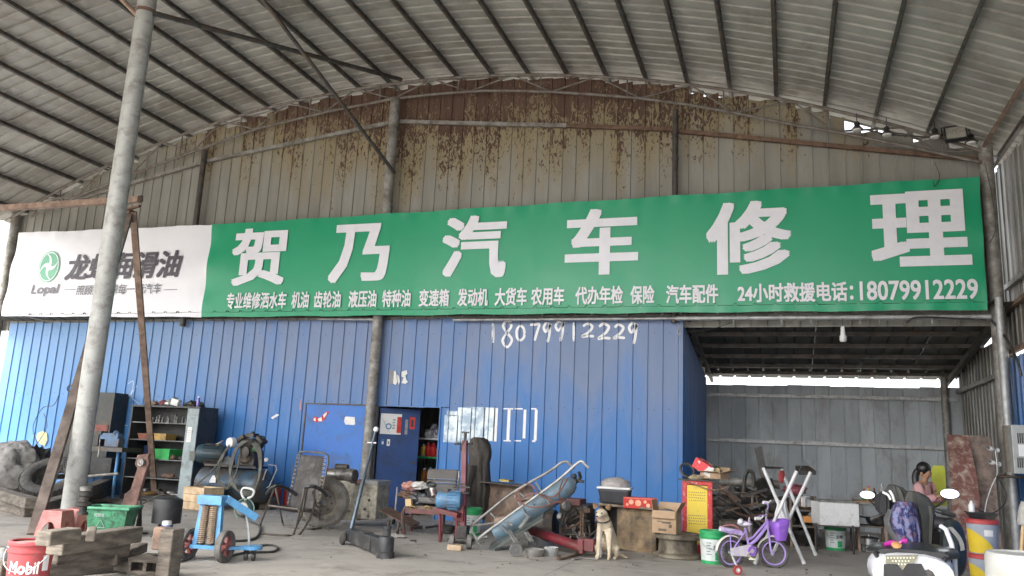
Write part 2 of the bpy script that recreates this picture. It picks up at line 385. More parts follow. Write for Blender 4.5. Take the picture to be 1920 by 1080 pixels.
# side wall of the workshop facing the bay, stepping down with the lean-to roof
BY = 17.6
def ltz(y): return 3.60-(y-13.0)*.128
for i in range(17):
    y0 = WY+.01+i*PW; h0, h1 = ltz(y0)-.06, ltz(y0+PW)-.06
    me = panel_mesh('panel', PW, 0, 3, blue_m, top=lambda u: h0+(h1-h0)*u); put(me, 'panel', bw, (BX1, y0, 0), math.pi/2)
g = MB(); g.box((BX1+.004, WY-.012, 1.74), (.07, .03, 3.46)); obj('corner_trim', g, blue_m, bw)
for i in range(15):   # back wall of the workshop
    put(panel_mesh('panel', 1.0, 0, 2.85, dullsheet, ribs=4), 'panel', bw, (BX0+i*.985, BY, 0))
for i in range(4):
    put(panel_mesh('panel', 1.0, 0, 2.9, blue_m, ribs=4), 'panel', bw, (BX0, WY+.01+i*1.05, 0), math.pi/2)
# white paint: screw heads along two girt lines
g = MB()
for i in range(n):
    for z in (3.25, 1.98):
        x = BX0+i*PW+.1
        if DX0 < x < DX1 and z < 2: continue
        g.lathe([(.009,0),(.009,.004),(.003,.007)], (x, WY-.001, z+rr.uniform(-.02,.02)), (0,-1,0), 6)
obj('screw', g, steel, bw)['kind'] = 'stuff'
# big flat hatch board left of the pole
a, b = P(576,758,WY-.05), P(700,760,WY-.05)
hb = MB(); hb.box(((a.x+b.x)/2, WY-.045, (a.z+.12)/2), (b.x-a.x, .03, a.z-.12)); ho = obj('hatch_board', hb, bluedoor, bw, label='flat bright blue boarded hatch', bev=.004)
g = MB(); g.box(((a.x+b.x)/2, WY-.05, a.z+.015), (b.x-a.x+.06, .04, .025)); g.box((a.x-.015, WY-.05, a.z/2), (.025, .04, a.z)); obj('hatch_frame', g, steel, bw)
# door, hinged on the left and swung inward
hx = DX0+.05; th = math.radians(33); dw = .74
dirv = V((math.cos(th), math.sin(th), 0)); nrm = V((math.sin(th), -math.cos(th), 0))
dmb = MB(T((hx, WY+.04, 0)) @ Matrix.Rotation(th, 4, 'Z')); dmb.box((dw/2, 0, .96), (dw, .04, 1.86)); door = obj('door', dmb, navydoor, bw, label='dark blue door swung open inward', bev=.004)
g = MB(T((hx, WY+.04, 0)) @ Matrix.Rotation(th, 4, 'Z')); g.box((dw-.07, -.035, .93), (.1, .02, .03)); g.cyl((dw-.06,-.02,.93),(dw-.06,-.06,.93),.012,n=8); obj('handle', g, steel, door)
g = MB(); g.box((DX0+.012, WY-.01, DH/2), (.035, .06, DH)); obj('door_frame', g, galv, bw); g = MB(); g.box((DX1-.012, WY-.002, DH/2), (.02, .04, DH)); g.box(((DX0+DX1)/2, WY-.004, DH+.005), (DX1-DX0, .04, .02)); obj('door_frame', g, blue_m, bw)

def decal(poly_px, plane_y, mat, parent, name, off=.004, world_pts=None):
    """thin flat sheet of paper/paint cut to an outline, lying on a wall plane"""
    pts = [P(x, y, plane_y-off) for x, y in poly_px] if world_pts is None else world_pts
    mb = MB(); k = len(pts); n = V((0,-.0015,0))
    mb.add(pts+[p+n for p in pts], [tuple(range(k)), tuple(range(k,2*k))[::-1]]+[(i,(i+1)%k,k+(i+1)%k,k+i) for i in range(k)], False)
    return obj(name, mb, mat, parent)
# posters on the swung door
def door_quad(u0, v0, u1, v1, off=.024):
    o = V((hx, WY+.04, 0)); return [o+dirv*u+nrm*off+V((0,0,v)) for u, v in ((u0,v0),(u1,v0),(u1,v1),(u0,v1))]
redink = M('red ink', (.55,.05,.04), (.45,.04,.03), .7, bump=0); blueink = M('blue ink', (.04,.2,.4), (.03,.15,.32), .7, bump=0)
dark_ink = M('dark ink', (.03,.04,.05), (.04,.05,.06), .7, bump=0); greyink = M('grey ink', (.3,.3,.31), (.22,.22,.23), .7, bump=0)
wink = M('white paint', (.88,.88,.88), (.82,.82,.82), .7, bump=0)
def dq(u0, v0, u1, v1, mat, off, name): decal(None, 0, mat, door, name, world_pts=door_quad(u0, v0, u1, v1, off))
dq(.02,1.42,.40,1.79, paper, .024, 'poster'); dq(.32,1.45,.40,1.74, redink, .027, 'poster_print')
o = V((hx, WY+.04, 0))
g = MB(); g.lathe([(.035,0),(.035,.002),(.055,.002),(.055,0)], o+dirv*.17+nrm*.027+V((0,0,1.56)), nrm, 20, False)
g.beam(o+dirv*.045+nrm*.028+V((0,0,1.70)), o+dirv*.2+nrm*.028+V((0,0,1.44)), .003, .018, nrm); obj('poster_print', g, blueink, door)
for k in range(4): dq(.24, 1.52+k*.05, .28+.01*(k%2), 1.545+k*.05, greyink, .027, 'poster_print')
dq(.47,1.43,.52,1.70, greyink, .024, 'notice'); dq(.55,1.53,.65,1.75, redink, .024, 'notice'); dq(.58,1.57,.62,1.7, dark_ink, .027, 'notice')
dq(.06,1.22,.11,1.33, blueink, .024, 'sticker'); dq(.068,1.24,.102,1.285, paper, .027, 'sticker'); dq(.16,1.21,.215,1.33, paper, .024, 'sticker'); dq(.178,1.25,.198,1.29, dark_ink, .027, 'sticker')
# torn papers on the hatch and the wall
decal([(647,782),(649,781),(665,782),(666,795),(664,797),(648,796),(645,790)], WY-.06, paper, bw, 'paper_note')
decal([(586,787),(590,781),(600,784),(611,772),(618,771),(614,778),(607,789),(596,792),(588,790)], WY-.06, redink, bw, 'torn_sticker', .003)
for q in ([(588,785),(592,783),(592,790),(588,788)], [(596,785),(603,782),(604,790),(597,790)], [(606,778),(613,772),(612,778),(607,784)]):
    decal(q, WY-.06, paper, bw, 'torn_sticker', .006)
for q in ([(739,696),(742,695),(745,716),(742,722),(737,719)], [(744,702),(748,705),(750,716),(747,722)], [(753,697),(763,694),(764,701),(760,704),(762,712),(765,716),(760,720),(753,718),(757,708),(753,706)]):
    decal(q, WY, paper, bw, 'torn_paper', .024)
decal([(730,694),(740,695),(737,720),(729,719)], WY, greyink, bw, 'torn_paper', .022)
decal([(508,783),(519,776),(524,778),(511,786)], WY, paper, bw, 'torn_paper', .022)
decal([(562,755),(566,745),(565,766),(561,771)], WY, M('faded pink print', (.5,.25,.3), bump=0), bw, 'torn_paper', .022)
# window film and remains of a painted sign right of the door
film = M('silver window film', (.62,.7,.74), (.3,.4,.5), .35, .1, 5, lo=.45, hi=.58, bump=.3, bs=20)
def rect_strip(x0, y0, x1, y1, mat, name, off=.0225):
    """strip of paint that follows the ribs"""
    a, b = P(x0, y0, WY), P(x1, y1, WY); k = max(2, int(abs(b.x-a.x)/.006)); mb = MB()
    def fn(u, v):
        x = a.x+(b.x-a.x)*u; return (x, WY+wall_face(x, BX0)-.003, b.z+(a.z-b.z)*v)
    mb.grid(fn, k, 1, False); return obj(name, mb, mat, bw)
for x0, x1, top in ((834,857,778),(859,882,764),(884,907,763),(908,926,764)):
    rect_strip(x0, top, x1, 830-(3 if x0 > 880 else 0), film, 'window_film')
rect_strip(838, 770, 857, 780, film, 'window_film')
for x0,y0,x1,y1 in ((927,765,931,828),(952,768,955,826),(944,765,962,768),(965,765,980,768),(944,825,958,828),(965,825,977,828),(982,768,985,822),(1003,768,1006,826),(996,765,1006,768),(998,825,1004,829)):
    rect_strip(x0, y0, x1, y1, wink, 'paint_line')
# hand-sprayed phone number
def spray(pts_px, wd=.046, mat=wink, name='sprayed_digit', parent=None, y0=WY, bx=BX0):
    # smooth polyline -> ribbon on the ribbed face
    P3 = [P(x, y, y0) for x, y in pts_px]; pts = []
    for i in range(len(P3)-1):
        p0, p1, p2, p3 = P3[max(i-1,0)], P3[i], P3[i+1], P3[min(i+2, len(P3)-1)]
        for t in [k/8 for k in range(8)]:
            pts.append(.5*((2*p1)+(p2-p0)*t+(2*p0-5*p1+4*p2-p3)*t*t+(3*p1-p0-3*p2+p3)*t**3))
    pts.append(P3[-1]); mb = MB(); vs = []; k = len(pts)
    for i, p in enumerate(pts):
        d = pts[min(i+1,k-1)]-pts[max(i-1,0)]; n = V((-d.z,0,d.x)).normalized()*(wd/2*(1 if 1 < i < k-2 else .7))
        for s_ in (-1, -.33, .33, 1):
            q = p+n*s_; vs.append((q.x, y0+wall_face(q.x, bx)-.0035, q.z))
    mb.add(vs, [(i*4+j, i*4+j+1, (i+1)*4+j+1, (i+1)*4+j) for i in range(k-1) for j in range(3)], False)
    return obj(name, mb, mat, parent or bw)
DIG = {'1': [(.5,0),(.5,1)], '8': [(.9,.1),(.5,0),(.15,.18),(.5,.45),(.9,.72),(.5,1),(.1,.75),(.5,.45),(.85,.2),(.7,.05)], '0': [(.5,0),(.12,.3),(.15,.8),(.5,1),(.88,.75),(.85,.25),(.5,0)],
       '7': [(.05,.03),(.5,.02),(.95,0),(.75,.45),(.5,1)], '9': [(.9,.1),(.45,0),(.1,.22),(.4,.45),(.88,.15),(.9,.1),(.8,.6),(.6,1)], '2': [(.1,.2),(.45,0),(.85,.2),(.6,.6),(.05,.95),(.5,.92),(1,.95)]}
for ch, x0, x1, y0, y1 in (('1',920,930,606,643),('8',940,962,602,651),('0',967,985,610,638),('7',993,1012,608,639),('9',1018,1033,606,642),('9',1040,1058,603,640),('1',1070,1082,605,640),('2',1091,1114,607,632),('2',1121,1145,607,636),('2',1150,1172,609,635),('9',1178,1195,606,645)):
    spray([(x0+(x1-x0)*u, y0+(y1-y0)*v) for u, v in DIG[ch]], parent=bw)
# faint white scribbles near the cabinet
for pts in ([(240,720),(250,715),(247,735),(236,750)], [(258,722),(246,742),(262,758)], [(232,735),(228,790),(240,798)], [(236,742),(252,744)], [(205,770),(216,768)], [(210,762),(210,784)], [(206,778),(216,778)], [(213,790),(206,797),(212,803),(216,795),(209,790)]):
    spray(pts, .016, M('thin chalk paint', (.5,.58,.7), bump=0), 'scribble')

# ---------------------------------------------------------------- bay: back fence, right wall, lean-to roof
fw = thing('back_wall', 'pale grey panel wall closing the bay below a strip of white sky', 'wall', (-1.6, BY, 0))
pw = .272; i = 0; x = -1.6; rr = random.Random(4)
me = panel_mesh('panel', pw, 0, 2.81, greysheet, rh=.016)
while x < 3.15:
    put(me, 'panel', fw, (x, BY, rr.uniform(-.02,.01))); x += pw
for a in ((1328,740), (1328,824), (1328,925)):
    z = P(a[0], a[1], BY).z; g = MB(); g.box((.78, BY-.05, z), (4.7, .05, .07)); obj('girt', g, galv, fw)
g = MB(); g.cyl(P(1787,1000,BY-.1)*1, V((P(1787,1000,BY-.1).x, BY-.1, 3.0)), .065)
tag(obj('corner_post', g, oldgalv, None, (P(1787,1000,BY-.1).x, BY-.1, 0)), 'grey post in the far right corner of the bay', 'post')

RX_ = 3.2
rw = thing('side_wall', 'grey corrugated side wall at the right with a blue lower half', 'wall', (RX_, 13, 0))
rr = random.Random(11)
for k, y in enumerate([-6+.25*j for j in range(95)]):
    h = arc(RX_-.1)-.12-abs(rr.gauss(0,.09)); lo = 3.02 if y < 14 else (0 if y > 14 else 2)
    if y+.25 > 13.6 and y < 14: lo = 2.9
    me = panel_mesh('panel', .25, lo, (2.95 if y > 17.7 else (3.3 if y >= 14.3 else h)), dullsheet)
    put(me, 'panel', rw, (RX_, y+.25, 0), -math.pi/2)
    if 13.6 <= y: continue
for j in range(78):
    me = panel_mesh('panel', .25, 0, 2.88, blue_m, rh=.03); put(me, 'panel', rw, (RX_-.05, -5.8+.25*j+.25, 0), -math.pi/2)
for z, y0, y1, m_ in ((5.93, 4, 13.8, steel), (3.93, 4, 13.5, oldgalv), (3.62, 4, 13.7, rustst), (2.97, 4, 13.6, browns), (2.72, 13.7, 17.5, oldgalv), (1.2, 13.7, 17.5, oldgalv)):
    g = MB(); g.box((RX_-.06, (y0+y1)/2, z), (.06, y1-y0, .07)); obj('girt', g, m_, rw)

lr = thing('lean_to_roof', 'low dark corrugated roof sloping back over the bay and workshop', 'roof', (0, 13, 3.6))
rr = random.Random(5); X = -16.6
while X < 3.1:
    mb = MB(); wd = .9; prof = []
    for j in range(3):
        a = X+j*.3; prof += [(a,0),(a+.24,0),(a+.25,.03),(a+.285,.03),(a+.295,0)]
    prof.append((X+.9,.002))
    vs = []; ys = (12.98, 15.4, 17.95)
    for y in ys: vs += [(x_, y, ltz(y)+.03+z_+rr.uniform(-.003,.003)) for x_, z_ in prof]
    k = len(prof); mb.add(vs, [(r*k+i, r*k+i+1, (r+1)*k+i+1, (r+1)*k+i) for r in range(2) for i in range(k-1)], False)
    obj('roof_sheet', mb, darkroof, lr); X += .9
for y in (13.75, 14.5, 15.25, 16.0, 16.75, 17.35):
    g = MB(); g.box((.78, y, ltz(y)-.01), (4.76, .06, .07)); obj('purlin', g, steel, lr)
g = MB(); g.beam((2.98, 13.2, ltz(13.2)-.09), (2.98, 17.9, ltz(17.9)-.09), .07, .1); obj('rafter', g, steel, lr)
g = MB(); g.beam((-1.5, 13.2, ltz(13.2)-.07), (-1.5, 17.9, ltz(17.9)-.07), .06, .07); obj('rafter', g, steel, lr)
fp = thing('eave_pipe', 'long galvanised pipe under the sign across the top of the bay', 'pipe', P(1560,596,13.15))
g = MB(); g.cyl(P(1268,597,13.15), P(1858,594,13.15), .035); obj('pipe', g, galv, fp)
g = MB(); g.cyl(P(850,600,13.2), P(1268,597,13.2), .025); obj('pipe', g, galv, fp)
g = MB(); g.cyl(P(594,598,13.2), P(700,599,13.2), .025); obj('pipe', g, galv, fp)
g = MB()
for x in (1374, 1465, 1520, 1612, 1648, 1720, 1747, 1790): g.beam(P(x,590,13.1), P(x+1,607,13.1), .006, .006)
obj('pipe_clip', g, galv, fp)

# ---------------------------------------------------------------- hall roof
hr = thing('hall_roof', 'arched ribbed metal roof on dark purlins spanning the open hall', 'roof', (RC[0], 8, 8.3))
rr = random.Random(2); k4 = .974
RY0, RY1 = 13.84-15*k4, 13.7
a0 = math.asin((XL-.35-RC[0])/RR); a1 = math.asin((XR+.45-RC[0])/RR)
rp = []
for j in range(4):
    b_ = j*k4/4; tall = .045 if j == 3 else .028
    rp += [(b_, 0), (b_+.02, 0), (b_+.12, -.0025), (b_+.178, 0), (b_+.192, tall), (b_+.228, tall), (b_+.242, 0)]
rp += [(k4+.02, -.006)]
cuts = [(0, .36), (.352, .70), (.692, 1.0)]; sheets = {}
for ci, (u0, u1) in enumerate(cuts):
    for var in range(2):
        mb = MB(); ns = 10; vs = []
        for s_ in range(ns+1):
            t = a0+(a1-a0)*(u0+(u1-u0)*s_/ns); off = .012 if (s_ == ns and ci < 2) else 0
            for y, h in rp:
                r = RR+h+off+.02+(.004*math.sin(s_*2.1+var*2+y*3)); vs.append((RC[0]+r*math.sin(t), y, RC[1]+r*math.cos(t)))
        k = len(rp); mb.add(vs, [(r*k+i, r*k+i+1, (r+1)*k+i+1, (r+1)*k+i) for r in range(ns) for i in range(k-1)], False)
        me = bpy.data.meshes.new('roof_sheet'); me.from_pydata([tuple(p) for p in mb.v], [], mb.f); me.materials.append(roofm); sheets[ci, var] = me
y = RY0; q = 0
while y < RY1:
    for ci in range(3):
        o = bpy.data.objects.new('roof_sheet', sheets[ci, q % 2]); COL.objects.link(o); o.parent = hr; o.location = V((0, y, rr.uniform(-.006,.006)))-hr.location
    y += k4; q += 1
PX = [-16.54,-15.78,-15.07,-14.35,-13.65,-12.95,-12.25,-11.53,-10.85,-10.15,-9.45,-8.75,-8.03,-7.34,-6.63,-5.9,-5.17,-4.45,-3.7,-2.96,-2.24,-1.51,-.79,-.04,.71,1.46,2.2,2.94]
for x in PX:
    t = math.asin((x-RC[0])/RR); r = RR-.035; c = (RC[0]+r*math.sin(t), (RY0+13.75)/2, RC[1]+r*math.cos(t))
    g = MB(); g.box(c, (.05, 13.75-RY0, .075), Matrix.Rotation(t, 4, 'Y')); obj('purlin', g, browns if x in (2.94,) else steel, hr)

# truss arch standing against the gable
trm = M('grimy truss pipe', (.2,.19,.17), (.14,.125,.11), .65, .2, 9, dirt=(.12,.08,.06), damt=.45, ds=5)
tr = thing('arch_truss', 'shallow arched pipe truss running along the top of the gable wall', 'truss', (RC[0], 13.2, 8))
top = [(x_, 13.2, arc(x_, RR-.12)) for x_ in [XL+i*(XR-XL)/60 for i in range(61)]]
g = MB(); g.tube(top, .03, 8); obj('top_chord', g, trm, tr)
low_px = [(60,405),(144,369),(246,327),(360,285),(479,242),(610,210),(737,185),(830,175),(908,170),(970,170),(1033,172),(1115,177),(1200,184),(1290,196),(1375,211),(1500,236),(1566,247),(1700,274),(1845,306)]
low = [P(x_, y_, 13.2) for x_, y_ in low_px]
g = MB(); g.tube(low, .028, 8); obj('bottom_chord', g, trm, tr)
def lowz(x_):
    for a, b in zip(low, low[1:]):
        if a.x <= x_ <= b.x: return a.z+(b.z-a.z)*(x_-a.x)/(b.x-a.x)
    return arc(x_, RR-.4)
xn = [P(a,b,13.2).x for a, b in ((60,400),(80,375),(144,369),(195,315),(246,327),(305,270),(360,285),(415,230),(479,242),(540,190),(608,210),(668,165),(737,185),(812,140),(880,170),(962,130),(1033,172),(1120,135),(1200,184),(1295,155),(1375,211),(1485,185),(1566,247),(1690,215),(1755,290),(1830,262))]
for i in range(len(xn)-1):
    za = (lowz if i % 2 == 0 else lambda q_: arc(q_, RR-.12)); zb = (lowz if i % 2 else lambda q_: arc(q_, RR-.12))
    g = MB(); g.cyl((xn[i],13.2,za(xn[i])), (xn[i+1],13.2,zb(xn[i+1])), .016, n=6); obj('web_bar', g, trm, tr)
    if i % 2 == 1:
        xm = xn[i]+.55 if i > 8 else xn[i]+.5
        g = MB(); g.cyl((xm,13.2,lowz(xm)), (xm,13.2,arc(xm,RR-.12)), .014, n=6); obj('web_bar', g, trm, tr)

# posts
def post(px, py, Y, z0, z1, r, mat, label, flange=None, name='steel_post'):
    p = P(px, py, Y); t = thing(name, label, 'post', (p.x, p.y, z0), 'steel posts of the hall')
    g = MB(); g.cyl((p.x,p.y,z0),(p.x,p.y,z1), r, n=20); obj('pipe', g, mat, t)
    if flange is not None:
        g = MB(); g.lathe([(r+.012,0),(r+.012,.05)], (p.x,p.y,flange), n=20); obj('collar', g, mat, t)
    return t, p
post(709, 597, 13.2, 0, P(741,185,13.2).z, .098, oldgalv, 'grey pipe post rising beside the open workshop door', P(727,392,13.2).z)
post(372, 380, 13.25, 3.4, P(378,283,13.25).z, .06, steel, 'thin dark post above the left part of the sign', None)
post(1266, 300, 13.25, 3.4, P(1268,205,13.25).z, .05, steel, 'thin dark post above the middle of the green sign', P(1266,300,13.25).z)
post(30, 410, 13.3, 0, arc(-16.6)-.1, .1, oldgalv, 'grey post at the far left end beside the white sky', P(6,562,13.3).z)
t_, rp_ = post(1858, 420, 13.25, 0, P(1848,250,13.25).z, .1, oldgalv, 'tall grey corner post at the right end of the sign', P(1848,250,13.25).z-.02)
g = MB(); g.cyl((rp_.x-.03, 13.02, 0), (rp_.x-.03, 13.02, 3.7), .055); tag(obj('drain_pipe', g, galv, None, (rp_.x-.03,13.02,0)), 'thin pale grey pipe standing in front of the right corner post', 'pipe')
g = MB(); g.cyl((-8.67,8.35,0), (-8.67,8.35,8.2), .128, n=24); np_ = thing('steel_post', 'tall thick galvanised post in the left foreground reaching the roof', 'post', (-8.67,8.35,0), 'steel posts of the hall')
postm = M('blotched galvanised post', (.38,.385,.365), (.32,.32,.3), .55, .15, 5, dirt=(.2,.19,.17), damt=.4, ds=6, bump=.1)
obj('pipe', g, postm, np_)
g = MB(); g.lathe([(.14,0),(.14,.05)], (-8.67,8.35,P(285,24,8.35).z)); obj('collar', g, rustst, np_)
def roofhit(px, py):
    v = _ray(px, py); a = v.x**2+v.z**2; b = 2*(v.x*6.85+v.z*(EYE+14.37)); c = 6.85**2+(EYE+14.37)**2-(RR-.08)**2
    return CAM+v*((-b+math.sqrt(b*b-4*a*c))/2/a)
for a, b, r, m_, lab in ((P(285,24,8.35), P(752,149,13.15), .04, steel, 'long dark tie pipe from the foreground post to the gable truss'), (P(740,325,13.1), roofhit(480,-18), .035, steel, 'slanting dark brace from the gable post up to the roof'), (P(262,33,8.35), roofhit(190,-40), .035, browns, 'short rusty brace going up from the foreground post top')):
    g = MB(); g.cyl(a, b, r, n=10); tag(obj('brace_pipe', g, m_, None, a), lab, 'brace')
# ================================================================== the sign
SY = 13.02
green = M('green vinyl banner', (.009,.285,.135), (.01,.3,.145), .38, 0, 1.2, bump=.12, bs=3, world=True)
white = M('white vinyl banner', (.74,.74,.77), (.7,.7,.74), .38, 0, 1.2, bump=.12, bs=3, world=True)
tl, tm, trr = P(38,437,SY), P(400,422,SY), P(1835,332,SY); bl, bm, br = P(4,593,SY), P(379,595,SY), P(1851,581,SY)
sg = thing('shop_sign', 'long green and white banner sign with large white Chinese characters', 'sign', (bm.x, SY, bm.z))
def banner(a, b, c, d, nu, seed):     # a b bottom, c d top
    rr = random.Random(seed)
    def fn(u, v):
        p = (a*(1-u)+b*u)*(1-v)+(c*(1-u)+d*u)*v; e = min(v, 1-v); e2 = min(u, 1-u)
        wv = .006*math.sin(u*nu*.9+v*3)*math.exp(-e*9)+.010*math.exp(-e*26)*math.sin(u*nu*2.3)+.02*math.exp(-e2*60)*math.sin(v*14)
        return V((p.x, SY-.02-wv-.012*math.sin(v*math.pi), p.z+.008*math.sin(u*nu*.55)*math.exp(-e*30)))
    return fn
g = MB(); g.grid(banner(bl, bm, tl, tm, 30, 1), 90, 24); obj('white_banner', g, white, sg)
g = MB(); g.grid(banner(bm, br, tm, trr, 90, 2), 260, 24); obj('green_banner', g, green, sg)
g = MB(); g.prism([(0,0),(br.x-bl.x,br.z-bl.z),(trr.x-bl.x,trr.z-bl.z),(tm.x-bl.x,tm.z-bl.z),(tl.x-bl.x,tl.z-bl.z)], (bl.x,SY+.012,bl.z), (1,0,0), (0,0,1), -.06); obj('frame', g, galv, sg)
def text_mesh(s, bold=.0, shear=0, step=.0006):
    """outlines of the characters; bold lettering is thickened by stacking shifted copies a hair apart"""
    cu = bpy.data.curves.new('lettering', 'FONT'); cu.body = s; cu.shear = shear; cu.resolution_u = 3
    o = bpy.data.objects.new('lettering', cu); COL.objects.link(o); dg = bpy.context.evaluated_depsgraph_get()
    me = bpy.data.meshes.new_from_object(o.evaluated_get(dg)); bpy.data.objects.remove(o)
    if bold:
        vs = [v.co.copy() for v in me.vertices]; fs = [tuple(p.vertices) for p in me.polygons]; V2 = []; F2 = []; n = len(vs)
        offs = [(0,0)]+[(bold*a, bold*b*.8) for a in (-1, 0, 1) for b in (-1, 0, 1) if a or b]
        for k, (a, b) in enumerate(offs): V2 += [(v.x+a, v.y+b, k) for v in vs]; F2 += [tuple(i+k*n for i in f) for f in fs]
        me = bpy.data.meshes.new('lettering'); me.from_pydata(V2, [], F2)
    return me
def letter(s, x0, y0, x1, y1, mat, parent, Y, bold=.02, shear=0, name='lettering', frame=None):
    """flat lettering scaled to the rectangle given by its corners on the plane Y"""
    me = text_mesh(s, bold, shear); vs = [v.co for v in me.vertices]
    if not vs: return None
    ax, bx = min(v.x for v in vs), max(v.x for v in vs); ay, by = min(v.y for v in vs), max(v.y for v in vs)
    if frame is None:
        cx_, cy_ = (x0+x1)/2, (y0+y1)/2; X0, X1 = P(x0,cy_,Y).x, P(x1,cy_,Y).x; Z1, Z0 = P(cx_,y0,Y).z, P(cx_,y1,Y).z
        org = wloc(parent)
        for v in vs:
            v_ = v.copy(); v.x = X0+(v_.x-ax)/(bx-ax)*(X1-X0)-org.x; v.z = Z0+(v_.y-ay)/(by-ay)*(Z1-Z0)-org.z; v.y = Y-org.y-v_.z*.0006
    else:
        o_, ex, ey, wd, ht = frame; org = wloc(parent)
        for v in vs:
            v_ = v.copy(); q_ = o_+ex*((v_.x-ax)/(bx-ax)*wd)+ey*((v_.y-ay)/(by-ay)*ht)-org; q_ = q_+ex.cross(ey)*(v_.z*.0006); v.x, v.y, v.z = q_
    me.materials.clear(); me.materials.append(mat); o = bpy.data.objects.new(name, me); COL.objects.link(o); o.parent = parent; return o
LW = M('white vinyl lettering', (.72,.72,.76), (.68,.68,.73), .4, bump=0); LG = M('grey violet lettering', (.055,.045,.06), (.06,.05,.065), .45, bump=0); LP = M('mid grey lettering', (.14,.13,.15), (.15,.14,.16), .45, bump=0)
LY = SY-.048
for s, x0, y0, x1, y1 in (('贺',434,428,536,535),('乃',619,420,730,530),('汽',829,404,950,521),('车',1060,391,1197,515),('修',1324,377,1484,514),('理',1632,358,1819,499)):
    letter(s, x0, y0, x1, y1, LW, sg, LY, .03)
def sy(x): return 549-(x-425)*.0178, 579.5-(x-425)*.0125
for s, x0, x1 in (('专业维修洒水车',425,537),('机油',547,579),('齿轮油',589,639),('液压油',654,706),('特种油',717,770),('变速箱',786,842),('发动机',858,915),('大货车',928,988),('农用车',996,1058),('代办年检',1079,1168),('保险',1182,1227),('汽车配件',1249,1347),('24小时救援电话：',1383,1600)):
    a, b = sy((x0+x1)/2); letter(s, x0, a, x1, b, LW, sg, LY, .028)
letter('18079912229', 1612, 525, 1834, 562, LW, sg, LY, .02)
letter('龙蟠润滑油', 124, 473, 341, 523, LG, sg, LY, .03, .18)
letter('Lopal', 58, 533, 110, 556, LP, sg, LY, .02, .12)
letter('照顾好全球每一辆汽车', 143, 533, 302, 552, LP, sg, LY, .004, .12)
for x0, x1 in ((120,141),(307,332)):
    a, b = P(x0,544,LY), P(x1,542,LY); g = MB(); g.box(((a.x+b.x)/2, LY, (a.z+b.z)/2), (b.x-a.x, .003, .012)); obj('print_line', g, LP, sg)
# round green emblem with a white twist
lc = P(92,500,LY); lrx, lrz = .29, .35
lgreen = M('emblem green', (.05,.33,.17), (.16,.45,.28), .4, 0, 1.5, lo=.3, hi=.7, bump=0)
def disc(cx_, cz_, rx, rz, y, mat, name, a0=0, a1=360, n=40, inner=0):
    mb = MB(); vs = []
    for i in range(n+1):
        a = math.radians(a0+(a1-a0)*i/n); vs += [(cx_+rx*math.cos(a), y, cz_+rz*math.sin(a)), (cx_+rx*inner*math.cos(a), y, cz_+rz*inner*math.sin(a))]
    mb.add(vs, [(2*i, 2*i+2, 2*i+3, 2*i+1) for i in range(n)], False); return obj(name, mb, mat, sg)
disc(lc.x, lc.z, lrx, lrz, LY-.002, lgreen, 'emblem'); disc(lc.x, lc.z, lrx*.93, lrz*.93, LY-.004, white, 'emblem_ring', inner=.94)
for k in range(4):
    a0_ = math.radians(45+k*90); mb = MB(); vs = []
    for i in range(11):
        t = i/10; a = a0_+t*1.15; r = t*.86; wd_ = .30*(1-t)**.8+.05
        c_ = V((math.cos(a)*r, 0, math.sin(a)*r)); nn = V((-math.sin(a), 0, math.cos(a)))
        for s_ in (-1, 1):
            q_ = c_+nn*(s_*wd_*.5); vs.append((lc.x+q_.x*lrx, LY-.0055-k*.0003, lc.z+q_.z*lrz))
    mb.add(vs, [(2*i,2*i+2,2*i+3,2*i+1) for i in range(10)], False); obj('emblem_twist', mb, white, sg)
# ================================================================== objects
def X(x, y, Y): return P(x, y, Y).x
def Z(x, y, Y): return P(x, y, Y).z
def bp(mb, x0, y0, x1, y1, Y, d, R=None):
    """box whose front face at depth Y spans the given rectangle of the view, d deep"""
    cx_, cy_ = (x0+x1)/2, (y0+y1)/2; a, b = X(x0,cy_,Y), X(x1,cy_,Y); z1, z0 = Z(cx_,y0,Y), Z(cx_,y1,Y)
    return mb.box(((a+b)/2, Y+d/2, (z0+z1)/2), (b-a, d, z1-z0), R)
def tp(mb, pts, r, n=8, smooth=0):
    q = [P(*p) for p in pts]
    if smooth: q = smooth_pts(q, smooth)
    return mb.tube(q, r, n)
def smooth_pts(P3, k=6):
    pts = []
    for i in range(len(P3)-1):
        p0, p1, p2, p3 = P3[max(i-1,0)], P3[i], P3[i+1], P3[min(i+2, len(P3)-1)]
        for j in range(k):
            t = j/k; pts.append(.5*((2*p1)+(p2-p0)*t+(2*p0-5*p1+4*p2-p3)*t*t+(3*p1-p0-3*p2+p3)*t**3))
    return pts+[P3[-1]]
def single(name, mb, mat, label, cat, loc, group=None, **k):
    return tag(obj(name, mb, mat, None, loc, **k), label, cat, group)
def chain(a, b, n, sag, name, label, mat=steel, r=.006, R=.018, parent=None):
    a, b = V(a), V(b); mb = MB()
    for i in range(n):
        t = (i+.5)/n; p = a.lerp(b, t)+V((0,0,-sag*4*t*(1-t))); t2 = min(1, t+.01); d = (a.lerp(b, t2)+V((0,0,-sag*4*t2*(1-t2)))-p)
        mb.ring(p, R, r, d.orthogonal() if i % 2 else d.cross(d.orthogonal()), 8, 5)
    return tag(obj(name, mb, mat, parent, a), label, 'chain')
